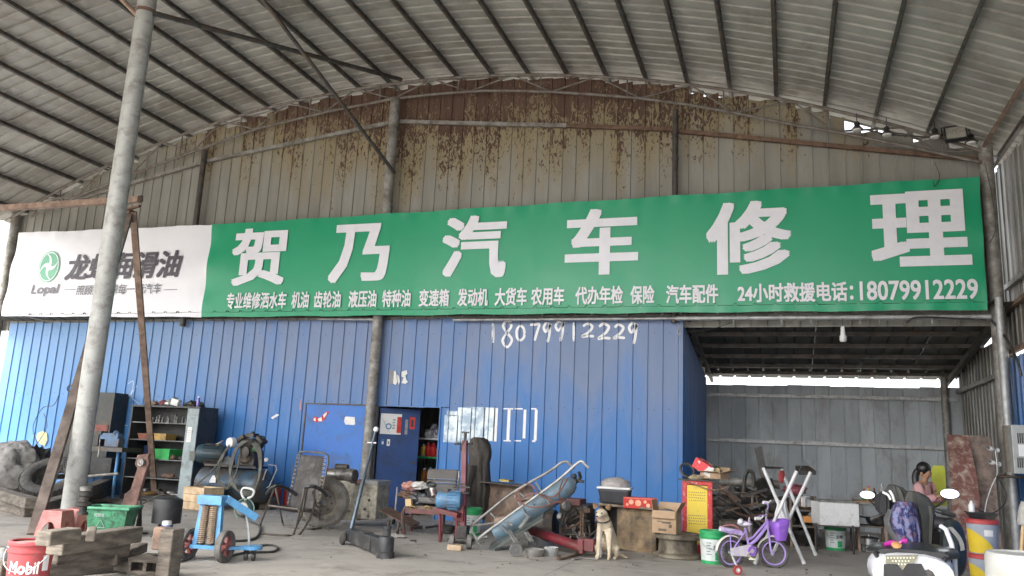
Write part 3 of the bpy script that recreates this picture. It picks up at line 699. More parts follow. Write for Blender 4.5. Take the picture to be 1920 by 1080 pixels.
def lump(c, r, seed, amp=.25, nu=28, nv=18, flat=0.0, freq=3.0):
    """a soft crumpled heap: ellipsoid pushed in and out by folded noise, flattened where it meets the floor"""
    from mathutils import noise
    mb = MB(); c = V(c); vs = []
    for i in range(nv+1):
        t = math.pi*i/nv
        for j in range(nu):
            a = 2*math.pi*j/nu; d = V((math.sin(t)*math.cos(a), math.sin(t)*math.sin(a), math.cos(t)))
            q = d*freq+V((seed*7.3, seed*1.7, 0)); k = 1+amp*(noise.noise(q)*1.2+abs(noise.noise(q*2.3))*.9-.25)
            p = V((d.x*r[0]*k, d.y*r[1]*k, d.z*r[2]*k)); p += c
            if p.z < flat: p.z = flat+.002
            vs.append(p)
    mb.add(vs, [(i*nu+j, (i+1)*nu+j, (i+1)*nu+(j+1) % nu, i*nu+(j+1) % nu) for i in range(nv) for j in range(nu)], True)
    return mb
def bucket(name, label, loc, r, h, body, rim, band, lid=None, handle=True, group=None, rot=0, taper=.88):
    t = thing(name, label, 'bucket', loc, group); x, y, z = loc
    g = MB(); g.lathe([(r*taper,0),(r*(taper+.06),h*.5),(r,h*.86),(r,h*.93)], loc); obj('body', g, body, t)
    g = MB(); g.lathe([(r*1.01,h*.78),(r*1.04,h*.79),(r*1.04,h*.85),(r*1.01,h*.86)], loc, cap=False); g.lathe([(r*1.02,h*.925),(r*1.08,h*.93),(r*1.08,h*.965),(r*1.02,h*.98),(r*1.0,h),(r*.9,h),(r*.88,h*.975)], loc, cap=False); obj('rim', g, rim, t)
    g = MB(); g.lathe([(r*.93,h*.955),(r*.5,h*.95),(0.001,h*.95)], loc, cap=False); obj('lid', g, lid or rim, t)
    if band:
        g = MB(); g.lathe([(r*(taper+.02),h*.1),(r*(taper+.075),h*.5),(r*1.012,h*.74)], loc, cap=False); obj('label_wrap', g, band, t)
    if handle:
        g = MB(); pts = []
        for i in range(13):
            a = math.pi*i/12; pts.append(V(loc)+RZ(rot).to_3x3() @ V((math.cos(a)*r*1.05, -math.sin(a)*r*.75-r*.3, h*.82-math.sin(a)*h*.38)))
        g.tube(pts, .003, 5); obj('handle', g, galv, t)
    return t
def wrap_text(s, parent, c, r, ang, z0, ht, mat, wd=None, bold=.01, name='lettering'):
    """lettering bent round a bucket of radius r; ang = direction it faces"""
    me = text_mesh(s, bold); vs = me.vertices; ax, bx = min(v.co.x for v in vs), max(v.co.x for v in vs); ay, by = min(v.co.y for v in vs), max(v.co.y for v in vs)
    wd = wd or ht*(bx-ax)/(by-ay); org = wloc(parent)
    import bmesh
    bm = bmesh.new(); bm.from_mesh(me); bmesh.ops.triangulate(bm, faces=bm.faces); bmesh.ops.subdivide_edges(bm, edges=[e for e in bm.edges if e.calc_length() > (bx-ax)/24], cuts=2); bm.to_mesh(me); bm.free()
    for v in me.vertices:
        u = ((v.co.x-ax)/(bx-ax)-.5)*wd; a = math.radians(ang)+u/r; z = z0+(v.co.y-ay)/(by-ay)*ht
        v.co = V((c[0]+(r+v.co.z*.0004)*math.cos(a), c[1]+(r+v.co.z*.0004)*math.sin(a), z))-org
    me.materials.clear(); me.materials.append(mat); o = bpy.data.objects.new(name, me); COL.objects.link(o); o.parent = parent; return o
def tyre(name, label, c, ax, R, r, mat=rubber, rimm=None, lugs=36, group=None):
    c = V(c); ax = V(ax).normalized(); t = thing(name, label, 'tyre', c, group); w_ = r*1.05
    g = MB(); prof = [(R*.6,-w_*.8),(R*.66,-w_),(R*.86,-w_*1.08),(R*.97,-w_*.85),(R,-w_*.5),(R,w_*.5),(R*.97,w_*.85),(R*.86,w_*1.08),(R*.66,w_),(R*.6,w_*.8),(R*.58,0),(R*.6,-w_*.8)]
    g.lathe(prof, c, ax, 44, False); obj('casing', g, mat, t)
    g = MB(); x = ax.orthogonal().normalized(); y = ax.cross(x)
    for i in range(lugs):
        for s_ in (-1, 0, 1):
            a = 2*math.pi*(i+.5*(s_ != 0))/lugs; d = x*math.cos(a)+y*math.sin(a); tn = ax.cross(d)
            p = c+d*(R+.002)+ax*(s_*w_*.62); g.beam(p-ax*(w_*.22)+tn*(s_*.012), p+ax*(w_*.22)-tn*(s_*.012), 2*math.pi*R/lugs*.55, .018, d)
    obj('tread', g, mat, t)
    if rimm:
        g = MB(); g.lathe([(R*.6,-w_*.7),(R*.56,-w_*.6),(R*.5,-w_*.2),(R*.2,-w_*.1),(R*.18,-w_*.4),(.01,-w_*.4)], c, ax, 32, False); g.lathe([(R*.6,w_*.75),(R*.56,w_*.6),(R*.5,0)], c, ax, 32, False); o = obj('rim', g, rimm, t)
        for i in range(8):
            a = 2*math.pi*i/8; g = MB(); p = c+(x*math.cos(a)+y*math.sin(a))*R*.36-ax*w_*.14; g.cyl(p, p-ax*.03, .014, n=6); obj('nut', g, steel, o)
    return t

# ---------------------------------------------------------------- timber gantry (A-frame)
f1, f2 = G(62,1003), G(291,937); Ya = (f1.y+f2.y)/2
ap = P(247,392,Ya)
ga = thing('gantry', 'rusty brown steel A-frame gantry with a long crossbeam at the left', 'gantry', ((f1+f2)/2).to_tuple())
hd = (f2-f1); pd = V((-hd.y, hd.x, 0)).normalized(); pd = pd if pd.x < 0 else -pd
g = MB(); g.beam(f1, ap+V((-.04,0,-.05)), .08, .12, pd); obj('leg', g, M('grey brown steel', (.19,.15,.125), (.12,.095,.08), .8, 0, 6, dirt=(.08,.06,.05), damt=.5, bump=.3), ga)
g = MB(); g.beam(f2, ap+V((.04,0,-.05)), .07, .10, pd); obj('leg', g, browns, ga)
far = P(-260, 402, P(0,392,Ya).y+.6) ; bd = (V((far.x, far.y, 0))-V((ap.x, ap.y, 0))).normalized()
e1 = P(-200, 403, Ya+.2); e0 = P(262,374,Ya-.02)
g = MB(); g.beam(e0, e1, .10, .10); obj('crossbeam', g, browns, ga)
for f_ in (f1, f2):
    fb = f_+(e1-e0)*V((1,1,0)) if 0 else V((f_.x+(e1-e0).x, f_.y+(e1-e0).y, 0)); g = MB(); g.beam(fb, e1+V((.05,0,-.08)), .08, .12, pd); obj('leg', g, browns, ga)
g = MB(); g.beam(P(236,378,Ya+.09), P(266,372,Ya+.09), .06, .10); g.beam(P(238,393,Ya-.09), P(262,386,Ya-.09), .05, .03); g.box(ap+V((0,0,-.12)), (.05,.14,.2)); obj('bracket', g, rustst, ga)
chain(P(203,500,Ya-.12), P(152,970,Ya-.35), 85, 0.0, 'chain', 'long thin hoist chain hanging down the left gantry leg', blackm, .005, .022)
chain(P(150,812,Ya-.15), P(62,966,Ya-.4), 40, .05, 'chain', 'slack dark chain looped low across the gantry leg', blackm, .007, .028)
g = MB(); g.ring(P(131,728,Ya-.05), .05, .012, (0,1,0), 14, 6); single('hook', g, steel, 'small iron hook on the left gantry leg', 'hook', P(131,728,Ya-.05))
e2, e3 = far*1, V((0,0,0))

# ---------------------------------------------------------------- red oil bucket in the corner
mb_ = G(62,1015,.37); mred = M('faded red bucket', (.36,.055,.06), (.3,.045,.05), .55, 0, 5, dirt=(.27,.15,.13), damt=.25, bump=.05)
t = bucket('bucket', 'dull red oil bucket with white lettering at the lower left corner', (mb_.x, mb_.y, 0), .155, .38, mred, mred, None, lid=M('dusty pink lid', (.45,.25,.23), (.35,.17,.15), .7, dirt=(.3,.25,.22), damt=.5), rot=20)
cang = math.degrees(math.atan2(-mb_.y, -mb_.x))
wrap_text('Mobil', t, (mb_.x, mb_.y), .1465, cang-16, .15, .09, wink, .21, .02)
g = MB()
for k in range(5):
    a = math.radians(cang+34+k*4); b = math.radians(cang+38+k*4)
    rr_ = lambda h: .143+.012*h/.38
    g.add([(mb_.x+rr_(.2)*math.cos(q_)*1.02, mb_.y+rr_(.2)*math.sin(q_)*1.02, z_) for q_, z_ in ((a,.17),(b,.17),(b,.28),(a,.28))], [(0,1,2,3)], False)
obj('torn_label', g, paper, t)

# ---------------------------------------------------------------- timbers
def timber(a, b, z, w_, h, label, mat=wood, up=(0,0,1), name='timber', group='loose timbers and sleepers'):
    A, B = G(a[0],a[1],z), G(b[0],b[1],z); g = MB(); g.beam(A, B, w_, h, up)
    o = single(name, g, mat, label, 'timber', (A+B)/2, group, bev=.012); return o
timber((70,1066),(218,1054), .075, .2, .15, 'long grey timber at the bottom of the front stack beside the red bucket')
timber((95,1042),(232,1026), .225, .16, .14, 'second grey timber up in the front stack')
timber((102,1024),(254,1001), .365, .14, .13, 'top long timber of the front stack with a slanting cut end')
timber((80,1010),(140,1002), .47, .12, .10, 'short thick block lying on the front timber stack by the post')
timber((162,1001),(180,1001), .46, .2, .09, 'small end-on offcut lying on the timber stack under the green bin')
timber((207,1050),(266,1026), .14, .11, .09, 'slanting dark plank leaning right of the timber stack', wood)
timber((226,1062),(288,1046), .07, .13, .09, 'short plank with a pale sawn end lying by the hollow block', wood)
timber((296,1010),(312,1008), .28, .13, .2, 'upper reddish wood block under the black drum', M('reddish old wood', (.26,.17,.12), (.17,.11,.08), .85, dirt=(.09,.07,.06), damt=.4, bump=.4))
timber((307,1040),(330,1036), .2, .13, .42, 'upright squared block standing right of the small planks')
# hollow block
hbp = G(276,1078,0); R_ = RZ(18); t = thing('hollow_block', 'grey hollow block with two openings on the floor beside the timbers', 'block', hbp)
g = MB(T(hbp) @ R_)
for c_, d_ in (((0,0,.022),(.3,.15,.035)), ((0,0,.13),(.3,.15,.035)), ((-.135,0,.076),(.03,.15,.075)), ((0,0,.076),(.03,.15,.075)), ((.135,0,.076),(.03,.15,.075)), ((0,.06,.076),(.3,.02,.075))): g.box(c_, d_)
obj('shell', g, wood, t)
# timbers behind, by the tyre
for a, b, z, w_, h, lab in (((-25,918),(62,944),.22,.2,.14,'upper timber of the pale pair at the left edge'),((-30,938),(60,960),.07,.2,.14,'lower timber of the pale pair at the left edge'),
    ((60,956),(148,928),.10,.18,.14,'timber lying behind the gantry leg under the old tyre'),((150,926),(214,900),.22,.2,.18,'thick timber sloping up right behind the round post'),
    ((152,938),(214,916),.08,.18,.14,'timber under the thick sloping one behind the round post'),((-20,895),(150,893),.3,.12,.10,'long flat beam near the blue wall at the far left')):
    timber(a, b, z, w_, h, lab)
timber((168,940),(212,936),.05,.25,.03,'thin split board on the floor behind the green bin')
timber((158,950),(218,945),.03,.2,.03,'lower split board on the floor behind the green bin')
tc = P(96,896,10.9); tyre('tyre', 'worn black tyre lying tilted on timbers behind the gantry leg', (tc.x, tc.y, tc.z-.02), (.25,-.55,.75), .46, .12, lugs=48, group='loose tyres')
# grey tarpaulin heap at the left edge
tm_ = M('grey dusty tarpaulin', (.2,.192,.182), (.12,.115,.11), .8, dirt=(.25,.24,.22), damt=.35, bump=.5, bs=18)
g = lump((X(22,870,11.9), 11.9, .45), (.62,.42,.5), 2, .22, 48, 30, 0, 1.8); single('tarpaulin', g, tm_, 'crumpled grey tarpaulin bundle against the blue wall at the left edge', 'tarpaulin', (X(22,870,11.9),11.9,0))
g = lump((X(66,880,12.1), 12.1, .35), (.25,.3,.5), 5, .35, 24, 16, 0, 3); single('cloth', g, M('black cloth', (.03,.03,.032), (.05,.05,.05), .9, bump=.4), 'dark cloth slumped beside the grey tarpaulin', 'cloth', (X(66,880,12.1),12.1,0))
g = MB(); tp(g, [(70,832,13.2),(62,800,13.2),(80,765,13.2),(100,760,13.2),(110,742,13.2)], .008, 6, 5); tp(g, [(70,832,13.2),(88,800,13.2),(82,775,13.2)], .006, 6, 4); single('cable', g, blackp, 'thin dark cable looping up the blue wall above the tarpaulin', 'cable', P(70,832,13.2))
# red stools at the post foot
def stool(px, py, rot, label, col):
    p = G(px, py); M_ = T(p) @ RZ(rot); t = thing('stool', label, 'stool', p, 'red plastic stools')
    g = MB(M_); g.box((0,0,.27), (.24,.24,.03)); obj('seat', g, col, t, bev=.012)
    for k in range(4):
        g = MB(M_ @ RZ(90*k)); o = .14; n_ = 12
        outer = [(-.16,0),(-.115,.265),(.115,.265),(.16,0),(.115,0)]; arch = [(.115*math.cos(a_)*.75, .0+.16*math.sin(a_)+.0) for a_ in [math.pi*i/n_ for i in range(n_+1)]]
        poly = [(-.16,0),(-.118,.268),(.118,.268),(.16,0)]+[(q_[0], q_[1]) for q_ in arch]
        g.prism(poly, (0,-.155,0), (1,0,0), (0,.14,1), -.012); obj('side_panel', g, col, t)
    return t
pink = M('faded red stool plastic', (.52,.2,.18), (.42,.13,.12), .5, dirt=(.35,.2,.17), damt=.35)
stool(103,1003,15, 'faded red plastic stool half hidden left of the post foot', pink); stool(148,998,-12, 'faded red plastic stool with machine parts on it right of the post foot', pink)
mo = thing('machine_part', 'stacked greasy metal flange part standing on the red stool', 'machine part', G(154,965,.29))
p = G(154,965,.29)
g = MB(); g.lathe([(.06,0),(.06,.03),(.04,.035),(.04,.09),(.085,.1),(.085,.13),(.05,.14),(.05,.2),(.075,.21),(.075,.25),(.03,.26)], p, n=18); obj('body', g, blackm, mo)
g = MB(); g.lathe([(.06,.26),(.065,.3),(.05,.31),(.01,.31)], p, n=18); obj('cap', g, alu, mo)
# green recycling bin
gb = G(206,1003); M_ = T(gb) @ RZ(22); t = thing('recycling_bin', 'mottled green plastic bin with white triangle mark beside the post', 'bin', gb)
gmat = M('dirty green bin plastic', (.09,.36,.19), (.05,.25,.13), .5, 0, 9, dirt=(.03,.07,.045), damt=.62, ds=13)
def taper_box(mb, x0, y0, x1, y1, h, z0=0, open_=True):
    vs = [(-x0,-y0,z0),(x0,-y0,z0),(x0,y0,z0),(-x0,y0,z0),(-x1,-y1,z0+h),(x1,-y1,z0+h),(x1,y1,z0+h),(-x1,y1,z0+h)]
    fs = [(0,3,2,1),(0,1,5,4),(1,2,6,5),(2,3,7,6),(3,0,4,7)]+([] if open_ else [(4,5,6,7)]); mb.add(vs, fs, False)
g = MB(M_); taper_box(g, .2, .15, .24, .19, .33); obj('body', g, gmat, t, solid=.012)
g = MB(M_)
for c_, d_ in (((0,-.2,.325),(.54,.035,.03)), ((0,.2,.325),(.54,.035,.03)), ((-.255,0,.325),(.035,.4,.03)), ((.255,0,.325),(.035,.4,.03))): g.box(c_, d_)
obj('rim', g, M('green bin rim', (.12,.42,.24), (.07,.3,.16), .5), t, bev=.006)
g = MB(M_); g.box((0,0,.2), (.4,.3,.01)); obj('scrap_inside', g, blackm, t)
fo = M_ @ V((-.14,-.178,.22)); ex = (M_.to_3x3() @ V((1,0,0))).normalized(); ey = (M_.to_3x3() @ V((0,-.12,1))).normalized(); no = ex.cross(ey)
pw_ = M('pale green print', (.6,.72,.64), (.5,.62,.54), .6, bump=0)
letter('可回收', 0,0,0,0, pw_, t, 0, .01, frame=(fo+no*.003, ex, ey, .12, .045))
g = MB(); ctr = M_ @ V((-.06,-.168,.13)); tri = [ctr+no*.004+ex*(.06*math.cos(a_))+ey*(.06*math.sin(a_)) for a_ in (math.pi/2, math.pi*7/6, math.pi*11/6)]
g.tube(tri, .005, 5, closed=True); obj('triangle_mark', g, pw_, t)
# rusty drop-arm lever standing in the green bin
g = MB(); pts = [(248,965,8.9),(243,945,8.95),(250,925,9.0),(263,895,9.05),(268,870,9.1),(268,855,9.1)]
poly = [(228,950),(233,926),(244,918),(257,878),(252,871),(257,853),(279,850),(277,858),(279,870),(272,886),(262,920),(255,950)]
Yl = 8.75; q0 = P(262,905,Yl); pl = [(P(a_,b_,Yl)-q0) for a_, b_ in poly]
g.prism([(p_.x,p_.z) for p_ in pl], q0, (1,0,0), (0,0,1), -.05); lv = thing('lever_arm', 'rusty forged lever arm standing upright behind the green bin', 'machine part', (q0.x, q0.y, 0)); obj('arm', g, M('pinkish rust', (.24,.13,.1), (.14,.08,.065), .75, .1, dirt=(.07,.05,.045), damt=.45, bump=.4), lv, bev=.01)
g = MB(); c_ = P(266,867,Yl-.03); g.lathe([(.05,0),(.05,.03),(.03,.03),(.03,0)], c_, (0,-1,0), 16, False); g.lathe([(.028,0),(.028,.035),(.005,.04)], c_, (0,-1,0), 12); obj('bush', g, alu, lv)

# ---------------------------------------------------------------- vise on a bench and black sheet cabinet by the wall
t = thing('metal_locker', 'tall dark open sheet locker standing against the blue wall behind the post', 'cabinet', (X(160,900,13.0), 13.0, 0))
g = MB(); bp(g, 120,735,205,890, 12.95, .35); obj('carcass', g, M('greenish black steel', (.018,.024,.022), (.035,.038,.035), .5, .2, dirt=(.07,.045,.035), damt=.4), t)
g = MB(); bp(g, 172,796,201,826, 12.94, .02); obj('rust_patch', g, M('red rust patch', (.2,.06,.045), (.12,.05,.04), .8), t)
g = MB(); bp(g, 172,858,208,888, 12.6, .25); obj('shelf_box', g, blackp, t)
bt = thing('vise_bench', 'small dark steel bench carrying a blue vise at the left', 'bench', (X(190,890,12.2), 12.2, 0))
g = MB(); bp(g, 163,838,229,846, 12.15, .5); obj('top', g, steel, bt)
g = MB(); g.cyl((X(168,850,12.3),12.3,0), (X(168,850,12.3),12.3,Z(168,846,12.3)), .04); obj('leg', g, oldgalv, bt)
g = MB(); g.cyl((X(222,850,12.5),12.5,0), (X(222,850,12.5),12.5,Z(222,846,12.5)), .03); obj('leg', g, bluep, bt)
g = MB(); tp(g, [(164,893,12.2),(222,888,12.2)], .025); obj('rail', g, oldgalv, bt)
vs_ = thing('bench_vise', 'blue bench vise clamped on the steel bench', 'vise', P(195,838,12.2))
g = MB(); bp(g, 186,812,221,824, 12.15, .13); bp(g, 196,822,222,838, 12.15, .16); g.cyl(P(218,812,12.15), P(218,812,12.3), .05); obj('body', g, M('dusty vise blue', (.07,.17,.32), (.1,.12,.15), .6, dirt=(.1,.09,.08), damt=.4), vs_, bev=.01)
g = MB(); bp(g, 168,813,184,836, 12.13, .16); bp(g, 176,808,190,815, 12.13, .16); obj('jaw', g, blackm, vs_, bev=.008)
g = MB(); tp(g, [(188,822,12.05),(184,856,12.0)], .008); g.cyl(P(160,820,12.2), P(186,820,12.2), .02); g.ball(P(184,856,12.0), .015); obj('screw_handle', g, alu, vs_)

# ---------------------------------------------------------------- steel shelf cabinet
YC = 12.6
x0, x1 = X(236,850,YC), X(366,850,YC); zt = Z(300,762,YC); dp = .5
cb = thing('steel_cabinet', 'open dark grey steel cabinet crammed with workshop parts', 'cabinet', ((x0+x1)/2, YC, 0))
for nm, c_, d_ in (('side_panel', (x0+.01,YC+dp/2,zt/2), (.025,dp,zt-.003)), ('side_panel', (x1-.01,YC+dp/2,zt/2), (.025,dp,zt-.003)), ('back_panel', ((x0+x1)/2,YC+dp,zt/2), (x1-x0,.02,zt-.003)), ('top_panel', ((x0+x1)/2,YC+dp/2-.01,zt), (x1-x0+.02,dp+.02,.03)), ('base_panel', ((x0+x1)/2,YC+dp/2,.05), (x1-x0-.03,dp-.02,.1))):
    g = MB(); g.box(c_, d_); obj(nm, g, dkgreyp, cb)
lev = [Z(300,v,YC) for v in (898,862,826,793)]
for z_ in lev:
    g = MB(); g.box(((x0+x1)/2, YC+dp/2-.01, z_), (x1-x0-.05, dp-.05, .018)); obj('shelf', g, M('grey shelf', (.17,.18,.18), (.11,.11,.11), .5, .2, dirt=(.07,.06,.05), damt=.4), cb)
# door folded half back, seen as the pale strip at the right
g = MB(T((x1-.25, YC-.02, 0))); g.box((.12,0,zt/2-.01), (.26,.022,zt-.02)); dr = obj('door', g, M('pale grey cabinet door', (.3,.36,.37), (.24,.29,.3), .5, 0, 3, dirt=(.12,.12,.11), damt=.3), cb, bev=.004)
g = MB(T((x1-.25, YC-.02, 0))); g.box((.09,-.014,1.25), (.1,.004,.28)); obj('notice', g, paper, dr)
g = MB(T((x1-.25, YC-.02, 0)))
for k in range(6): g.box((.09,-.018,1.15+k*.035), (.07,.002,.006))
obj('notice_print', g, greyink, dr)
rr = random.Random(21)
def ctag(mb, nm, mat, lab, cat, c_, grp=None, **k): return single(nm, mb, mat, lab, cat, c_, grp, **k)
# top shelf sockets
n_ = 13
for i in range(n_):
    xx = x0+.42+i*(x1-x0-.5)/n_; h = rr.uniform(.08,.15); r_ = rr.uniform(.026,.04); g = MB(); c_ = (xx, YC+.1+rr.uniform(-.03,.06), lev[3]+.01)
    g.lathe([(r_,0),(r_,h*.5),(r_*.75,h*.55),(r_*.75,h),(r_*.4,h)], c_, n=10); ctag(g, 'socket', M('dark socket steel', (.09,.09,.085), (.16,.155,.15), .45, .6), ('leftmost second third fourth fifth sixth seventh eighth ninth tenth eleventh twelfth rightmost'.split()[i])+' dark steel socket in the row on the top cabinet shelf', 'socket', c_, 'sockets on the top cabinet shelf')
def openbin(nm, lab, X0, X1, Yf, d, z0, h, mat, rim=True, grp=None):
    cx_ = (X0+X1)/2; t = thing(nm, lab, 'crate', (cx_, Yf+d/2, z0), grp); M_ = T((cx_, Yf+d/2, z0))
    g = MB(M_); taper_box(g, (X1-X0)/2*.9, d/2*.9, (X1-X0)/2, d/2, h); obj('body', g, mat, t, solid=.006)
    g = MB(M_); w2 = (X1-X0)/2
    for c_, d_ in (((0,-d/2,h),(2*w2+.02,.014,.018)), ((0,d/2,h),(2*w2+.02,.014,.018)), ((-w2,0,h),(.014,d,.018)), ((w2,0,h),(.014,d,.018))): g.box(c_, d_)
    obj('rim', g, mat, t); return t
openbin('parts_tray', 'red-brown parts tray on the second cabinet shelf', x0+.18, x0+.5, YC+.05, .3, lev[2]+.01, .1, M('brick red tray', (.3,.09,.05), (.22,.07,.04), .6, dirt=(.1,.07,.05), damt=.4))
openbin('parts_tray', 'yellow parts tray on the second cabinet shelf', x0+.56, x0+.84, YC+.05, .3, lev[2]+.01, .11, M('dirty yellow tray', (.55,.36,.1), (.42,.27,.08), .6, dirt=(.2,.13,.06), damt=.4))
openbin('crate', 'bright green crate on the third cabinet shelf', x0+.52, x0+.98, YC+.04, .35, lev[1]+.01, .18, M('bright green crate', (.06,.5,.13), (.04,.38,.1), .5))
g = MB(); g.box((x0+.28, YC+.3, lev[1]+.13), (.26,.05,.24)); ctag(g, 'tablet_box', bluep if 0 else M('dark blue case', (.02,.04,.12), (.03,.05,.14), .5), 'flat dark blue case standing on the third cabinet shelf', 'case', (x0+.28,YC+.3,lev[1]+.01), bev=.01)
for i in range(26):
    sh = rr.choice((0,0,1,2,2)); z_ = ([.1]+lev)[sh]+.01; xx = rr.uniform(x0+.1, x1-.14); r_ = rr.uniform(.025,.055); L = rr.uniform(.05,.16); a = rr.uniform(0,3.1); g = MB()
    if sh == 2: xx = rr.uniform(x0+.85, x1-.12)
    if sh == 0: z_ = .115
    c_ = V((xx, YC+.12+rr.uniform(0,.2), z_+r_)); d_ = V((math.cos(a), math.sin(a)*.5, 0)).normalized()
    g.lathe([(r_*.5,-L),(r_,-L*.8),(r_,-.2*L),(r_*.7,0),(r_*.8,L*.5),(r_*.3,L)], c_, d_, 10)
    if rr.random() < .5: g.box(c_+V((0,0,.01)), (L,r_,r_*1.2), RZ(rr.uniform(0,90)))
    mq = rr.choice((castm, alu, steel, rustst)); ctag(g, 'spare_part', mq, {castm.name:'black cast', alu.name:'silvery', steel.name:'dark steel', rustst.name:'rusty'}[mq.name]+' small spare part lying on the '+['floor','lowest shelf','middle shelf'][sh]+' of the grey cabinet', 'spare part', c_, {castm.name:'black cast', alu.name:'silvery', steel.name:'dark steel', rustst.name:'rusty'}[mq.name]+' spare parts on the '+['floor','lowest shelf','middle shelf'][sh]+' of the grey cabinet')
g = MB(); c_ = V((x1-.3, YC+.12, lev[0]+.01)); g.lathe([(.06,0),(.07,.05),(.05,.12),(.02,.15)], c_, n=12); g.cyl(c_+V((.06,0,.06)), c_+V((.16,0,.16)), .035, n=10); g.cyl(c_+V((.1,0,.12)), c_+V((.1,0,.2)), .03, n=10); ctag(g, 'pump_part', redp, 'red painted pump part on the bottom shelf of the grey cabinet', 'spare part', c_)
g = MB(); c_ = V((x0+.5, YC+.2, .1)); g.lathe([(.16,0),(.18,.03),(.12,.06),(.02,.07)], c_, n=16); ctag(g, 'tray', M('ochre oily tray', (.33,.19,.06), (.22,.13,.05), .6), 'round ochre tray at the bottom of the grey cabinet', 'tray', c_)
# clutter on top
items = [(-.5,.09,.06,browns,'brown curved trim piece'),(-.34,.1,.07,M('maroon clutter', (.2,.05,.06), (.14,.05,.05), .6),'dark red housing'),(-.2,.08,.08,alu,'round oily metal housing'),(-.06,.11,.1,M('grey clutter', (.13,.14,.13), (.08,.08,.08), .7),'grey rag draped over parts'),(.32,.1,.05,steel,'flat black bracket'),(.45,.11,.07,blackm,'black rubber boot'),(.58,.08,.06,castm,'small dark casting')]
cxm = (x0+x1)/2
for dx, a_, b_, m_, lab in items:
    c_ = V((cxm+dx, YC+.2+rr.uniform(-.05,.1), zt+.015)); g = lump(c_+V((0,0,b_*.7)), (a_,a_*.8,b_), dx*10, .35, 16, 10, c_.z, 2.5); ctag(g, 'spare_part', m_, lab+' in the clutter on top of the grey cabinet', 'spare part', c_)
g = MB(); g.box((cxm+.12, YC+.12, zt+.09), (.17,.1,.12), RY(12)); ctag(g, 'small_box', paper, 'small white box tilted in the clutter on the grey cabinet', 'box', (cxm+.12,YC+.12,zt+.015))
t = thing('spray_can', 'purple spray can standing on top of the grey cabinet', 'spray can', (x1-.12, YC+.06, zt+.015))
g = MB(); g.lathe([(.03,0),(.032,.01),(.032,.15),(.022,.17)], (x1-.12,YC+.06,zt+.015), n=14); obj('body', g, M('purple can', (.2,.17,.45), (.15,.12,.35), .3, .3), t)
g = MB(); g.lathe([(.018,.17),(.018,.195),(.005,.2)], (x1-.12,YC+.06,zt+.015), n=10); obj('cap', g, whitep, t)

# ---------------------------------------------------------------- black drum pump with small blue can on a block
p = G(308,1005); t = thing('oil_drum_pump', 'black oil pump drum with pipes behind the wood blocks', 'pump', p)
zz = lambda y: Z(308,y,p.y)
g = MB(); rr_ = .17; g.lathe([(rr_*.5,0),(rr_*.5,zz(982)),(rr_,zz(980)),(rr_,zz(940)),(rr_*.97,zz(935)),(rr_*.6,zz(931)),(.01,zz(930))], (p.x,p.y,0), n=28); obj('drum', g, blackp, t)
g = MB(); tp(g, [(262,940,p.y),(262,985,p.y),(258,1008,p.y)], .025); tp(g, [(262,948,p.y),(300,928,p.y-.1),(335,935,p.y)], .008, 6, 5); tp(g, [(268,948,p.y),(258,975,p.y-.1),(256,1003,p.y)], .01, 6, 4); g.box(P(262,1006,p.y), (.14,.12,.1)); obj('pipework', g, blackm, t)
p2 = P(312,989,p.y-.2); t = thing('small_can', 'small blue and white can in front of the black drum', 'can', (p2.x,p2.y,p2.z-.04))
g = MB(); g.lathe([(.055,0),(.055,.1)], (p2.x,p2.y,p2.z-.04), n=18); obj('body', g, whitep, t); g = MB(); g.lathe([(.0565,.02),(.0565,.07)], (p2.x,p2.y,p2.z-.04), n=18, cap=False); obj('label_wrap', g, M('can blue', (.05,.12,.45), (.2,.3,.6), .5, lo=.5, hi=.52, scale=20), t)
g = MB(); g.lathe([(.05,.1),(.052,.115),(.02,.12)], (p2.x,p2.y,p2.z-.04), n=18); obj('lid', g, whitep, t)
# pale wooden crate, its boards nailed up separately
p = G(378,955); M_ = T(p) @ RZ(-12); t = thing('wooden_crate', 'pale wooden crate in front of the air compressor', 'crate', p)
for k in range(3):
    for s_ in (0, 1):
        g = MB(M_); g.box((0, -.2+s_*.4, .065+k*.125), (.5,.016,.118)); obj('board', g, newwood, t)
        g = MB(M_); g.box((-.255+s_*.51, 0, .065+k*.125), (.016,.42,.118)); obj('board', g, newwood, t)
g = MB(M_); g.box((0,0,.25), (.46,.36,.12)); obj('rag_filling', g, M('brown rags', (.2,.15,.1), (.1,.08,.06), .9, bump=.8, bs=20), t)
# floor junk between cabinet and crate
for a, b in (((290,930),(345,905)), ((330,915),(352,938)), ((238,930),(290,938)), ((350,925),(330,945))):
    A, B = G(*a, .04), G(*b, .12); g = MB(); g.cyl(A, B, .012, n=6); single('metal_rod', g, steel, 'thin metal rod lying on the floor before the grey cabinet', 'rod', A, 'rods before the grey cabinet')

# ---------------------------------------------------------------- air compressor
YA = 12.5
ac = thing('air_compressor', 'large oily air compressor with a dark blue tank and coiled hoses', 'compressor', (X(445,930,YA), YA, 0))
tankm = M('oily blue tank', (.035,.09,.15), (.08,.072,.065), .45, .1, 3, lo=.42, hi=.55, dirt=(.035,.033,.03), damt=.55, ds=5)
a, b = P(375,908,YA), P(510,908,YA+.1); zc = a.z*.5+b.z*.5; rT = .29
g = MB(); d = (b-a); L = d.length
g.lathe([(.02,-.02),(.12,0),(.22,.04),(.28,.1),(rT,.18),(rT,L-.18),(.28,L-.1),(.22,L-.04),(.12,L),(.02,L+.02)], (a.x,YA,zc), (1,0,0), 32); obj('tank', g, tankm, ac)
for xx in (.3, L-.3):
    g = MB(); g.box((a.x+xx, YA, (zc-rT)/2+.03), (.07,.4,zc-rT+.1)); obj('foot', g, blackm, ac)
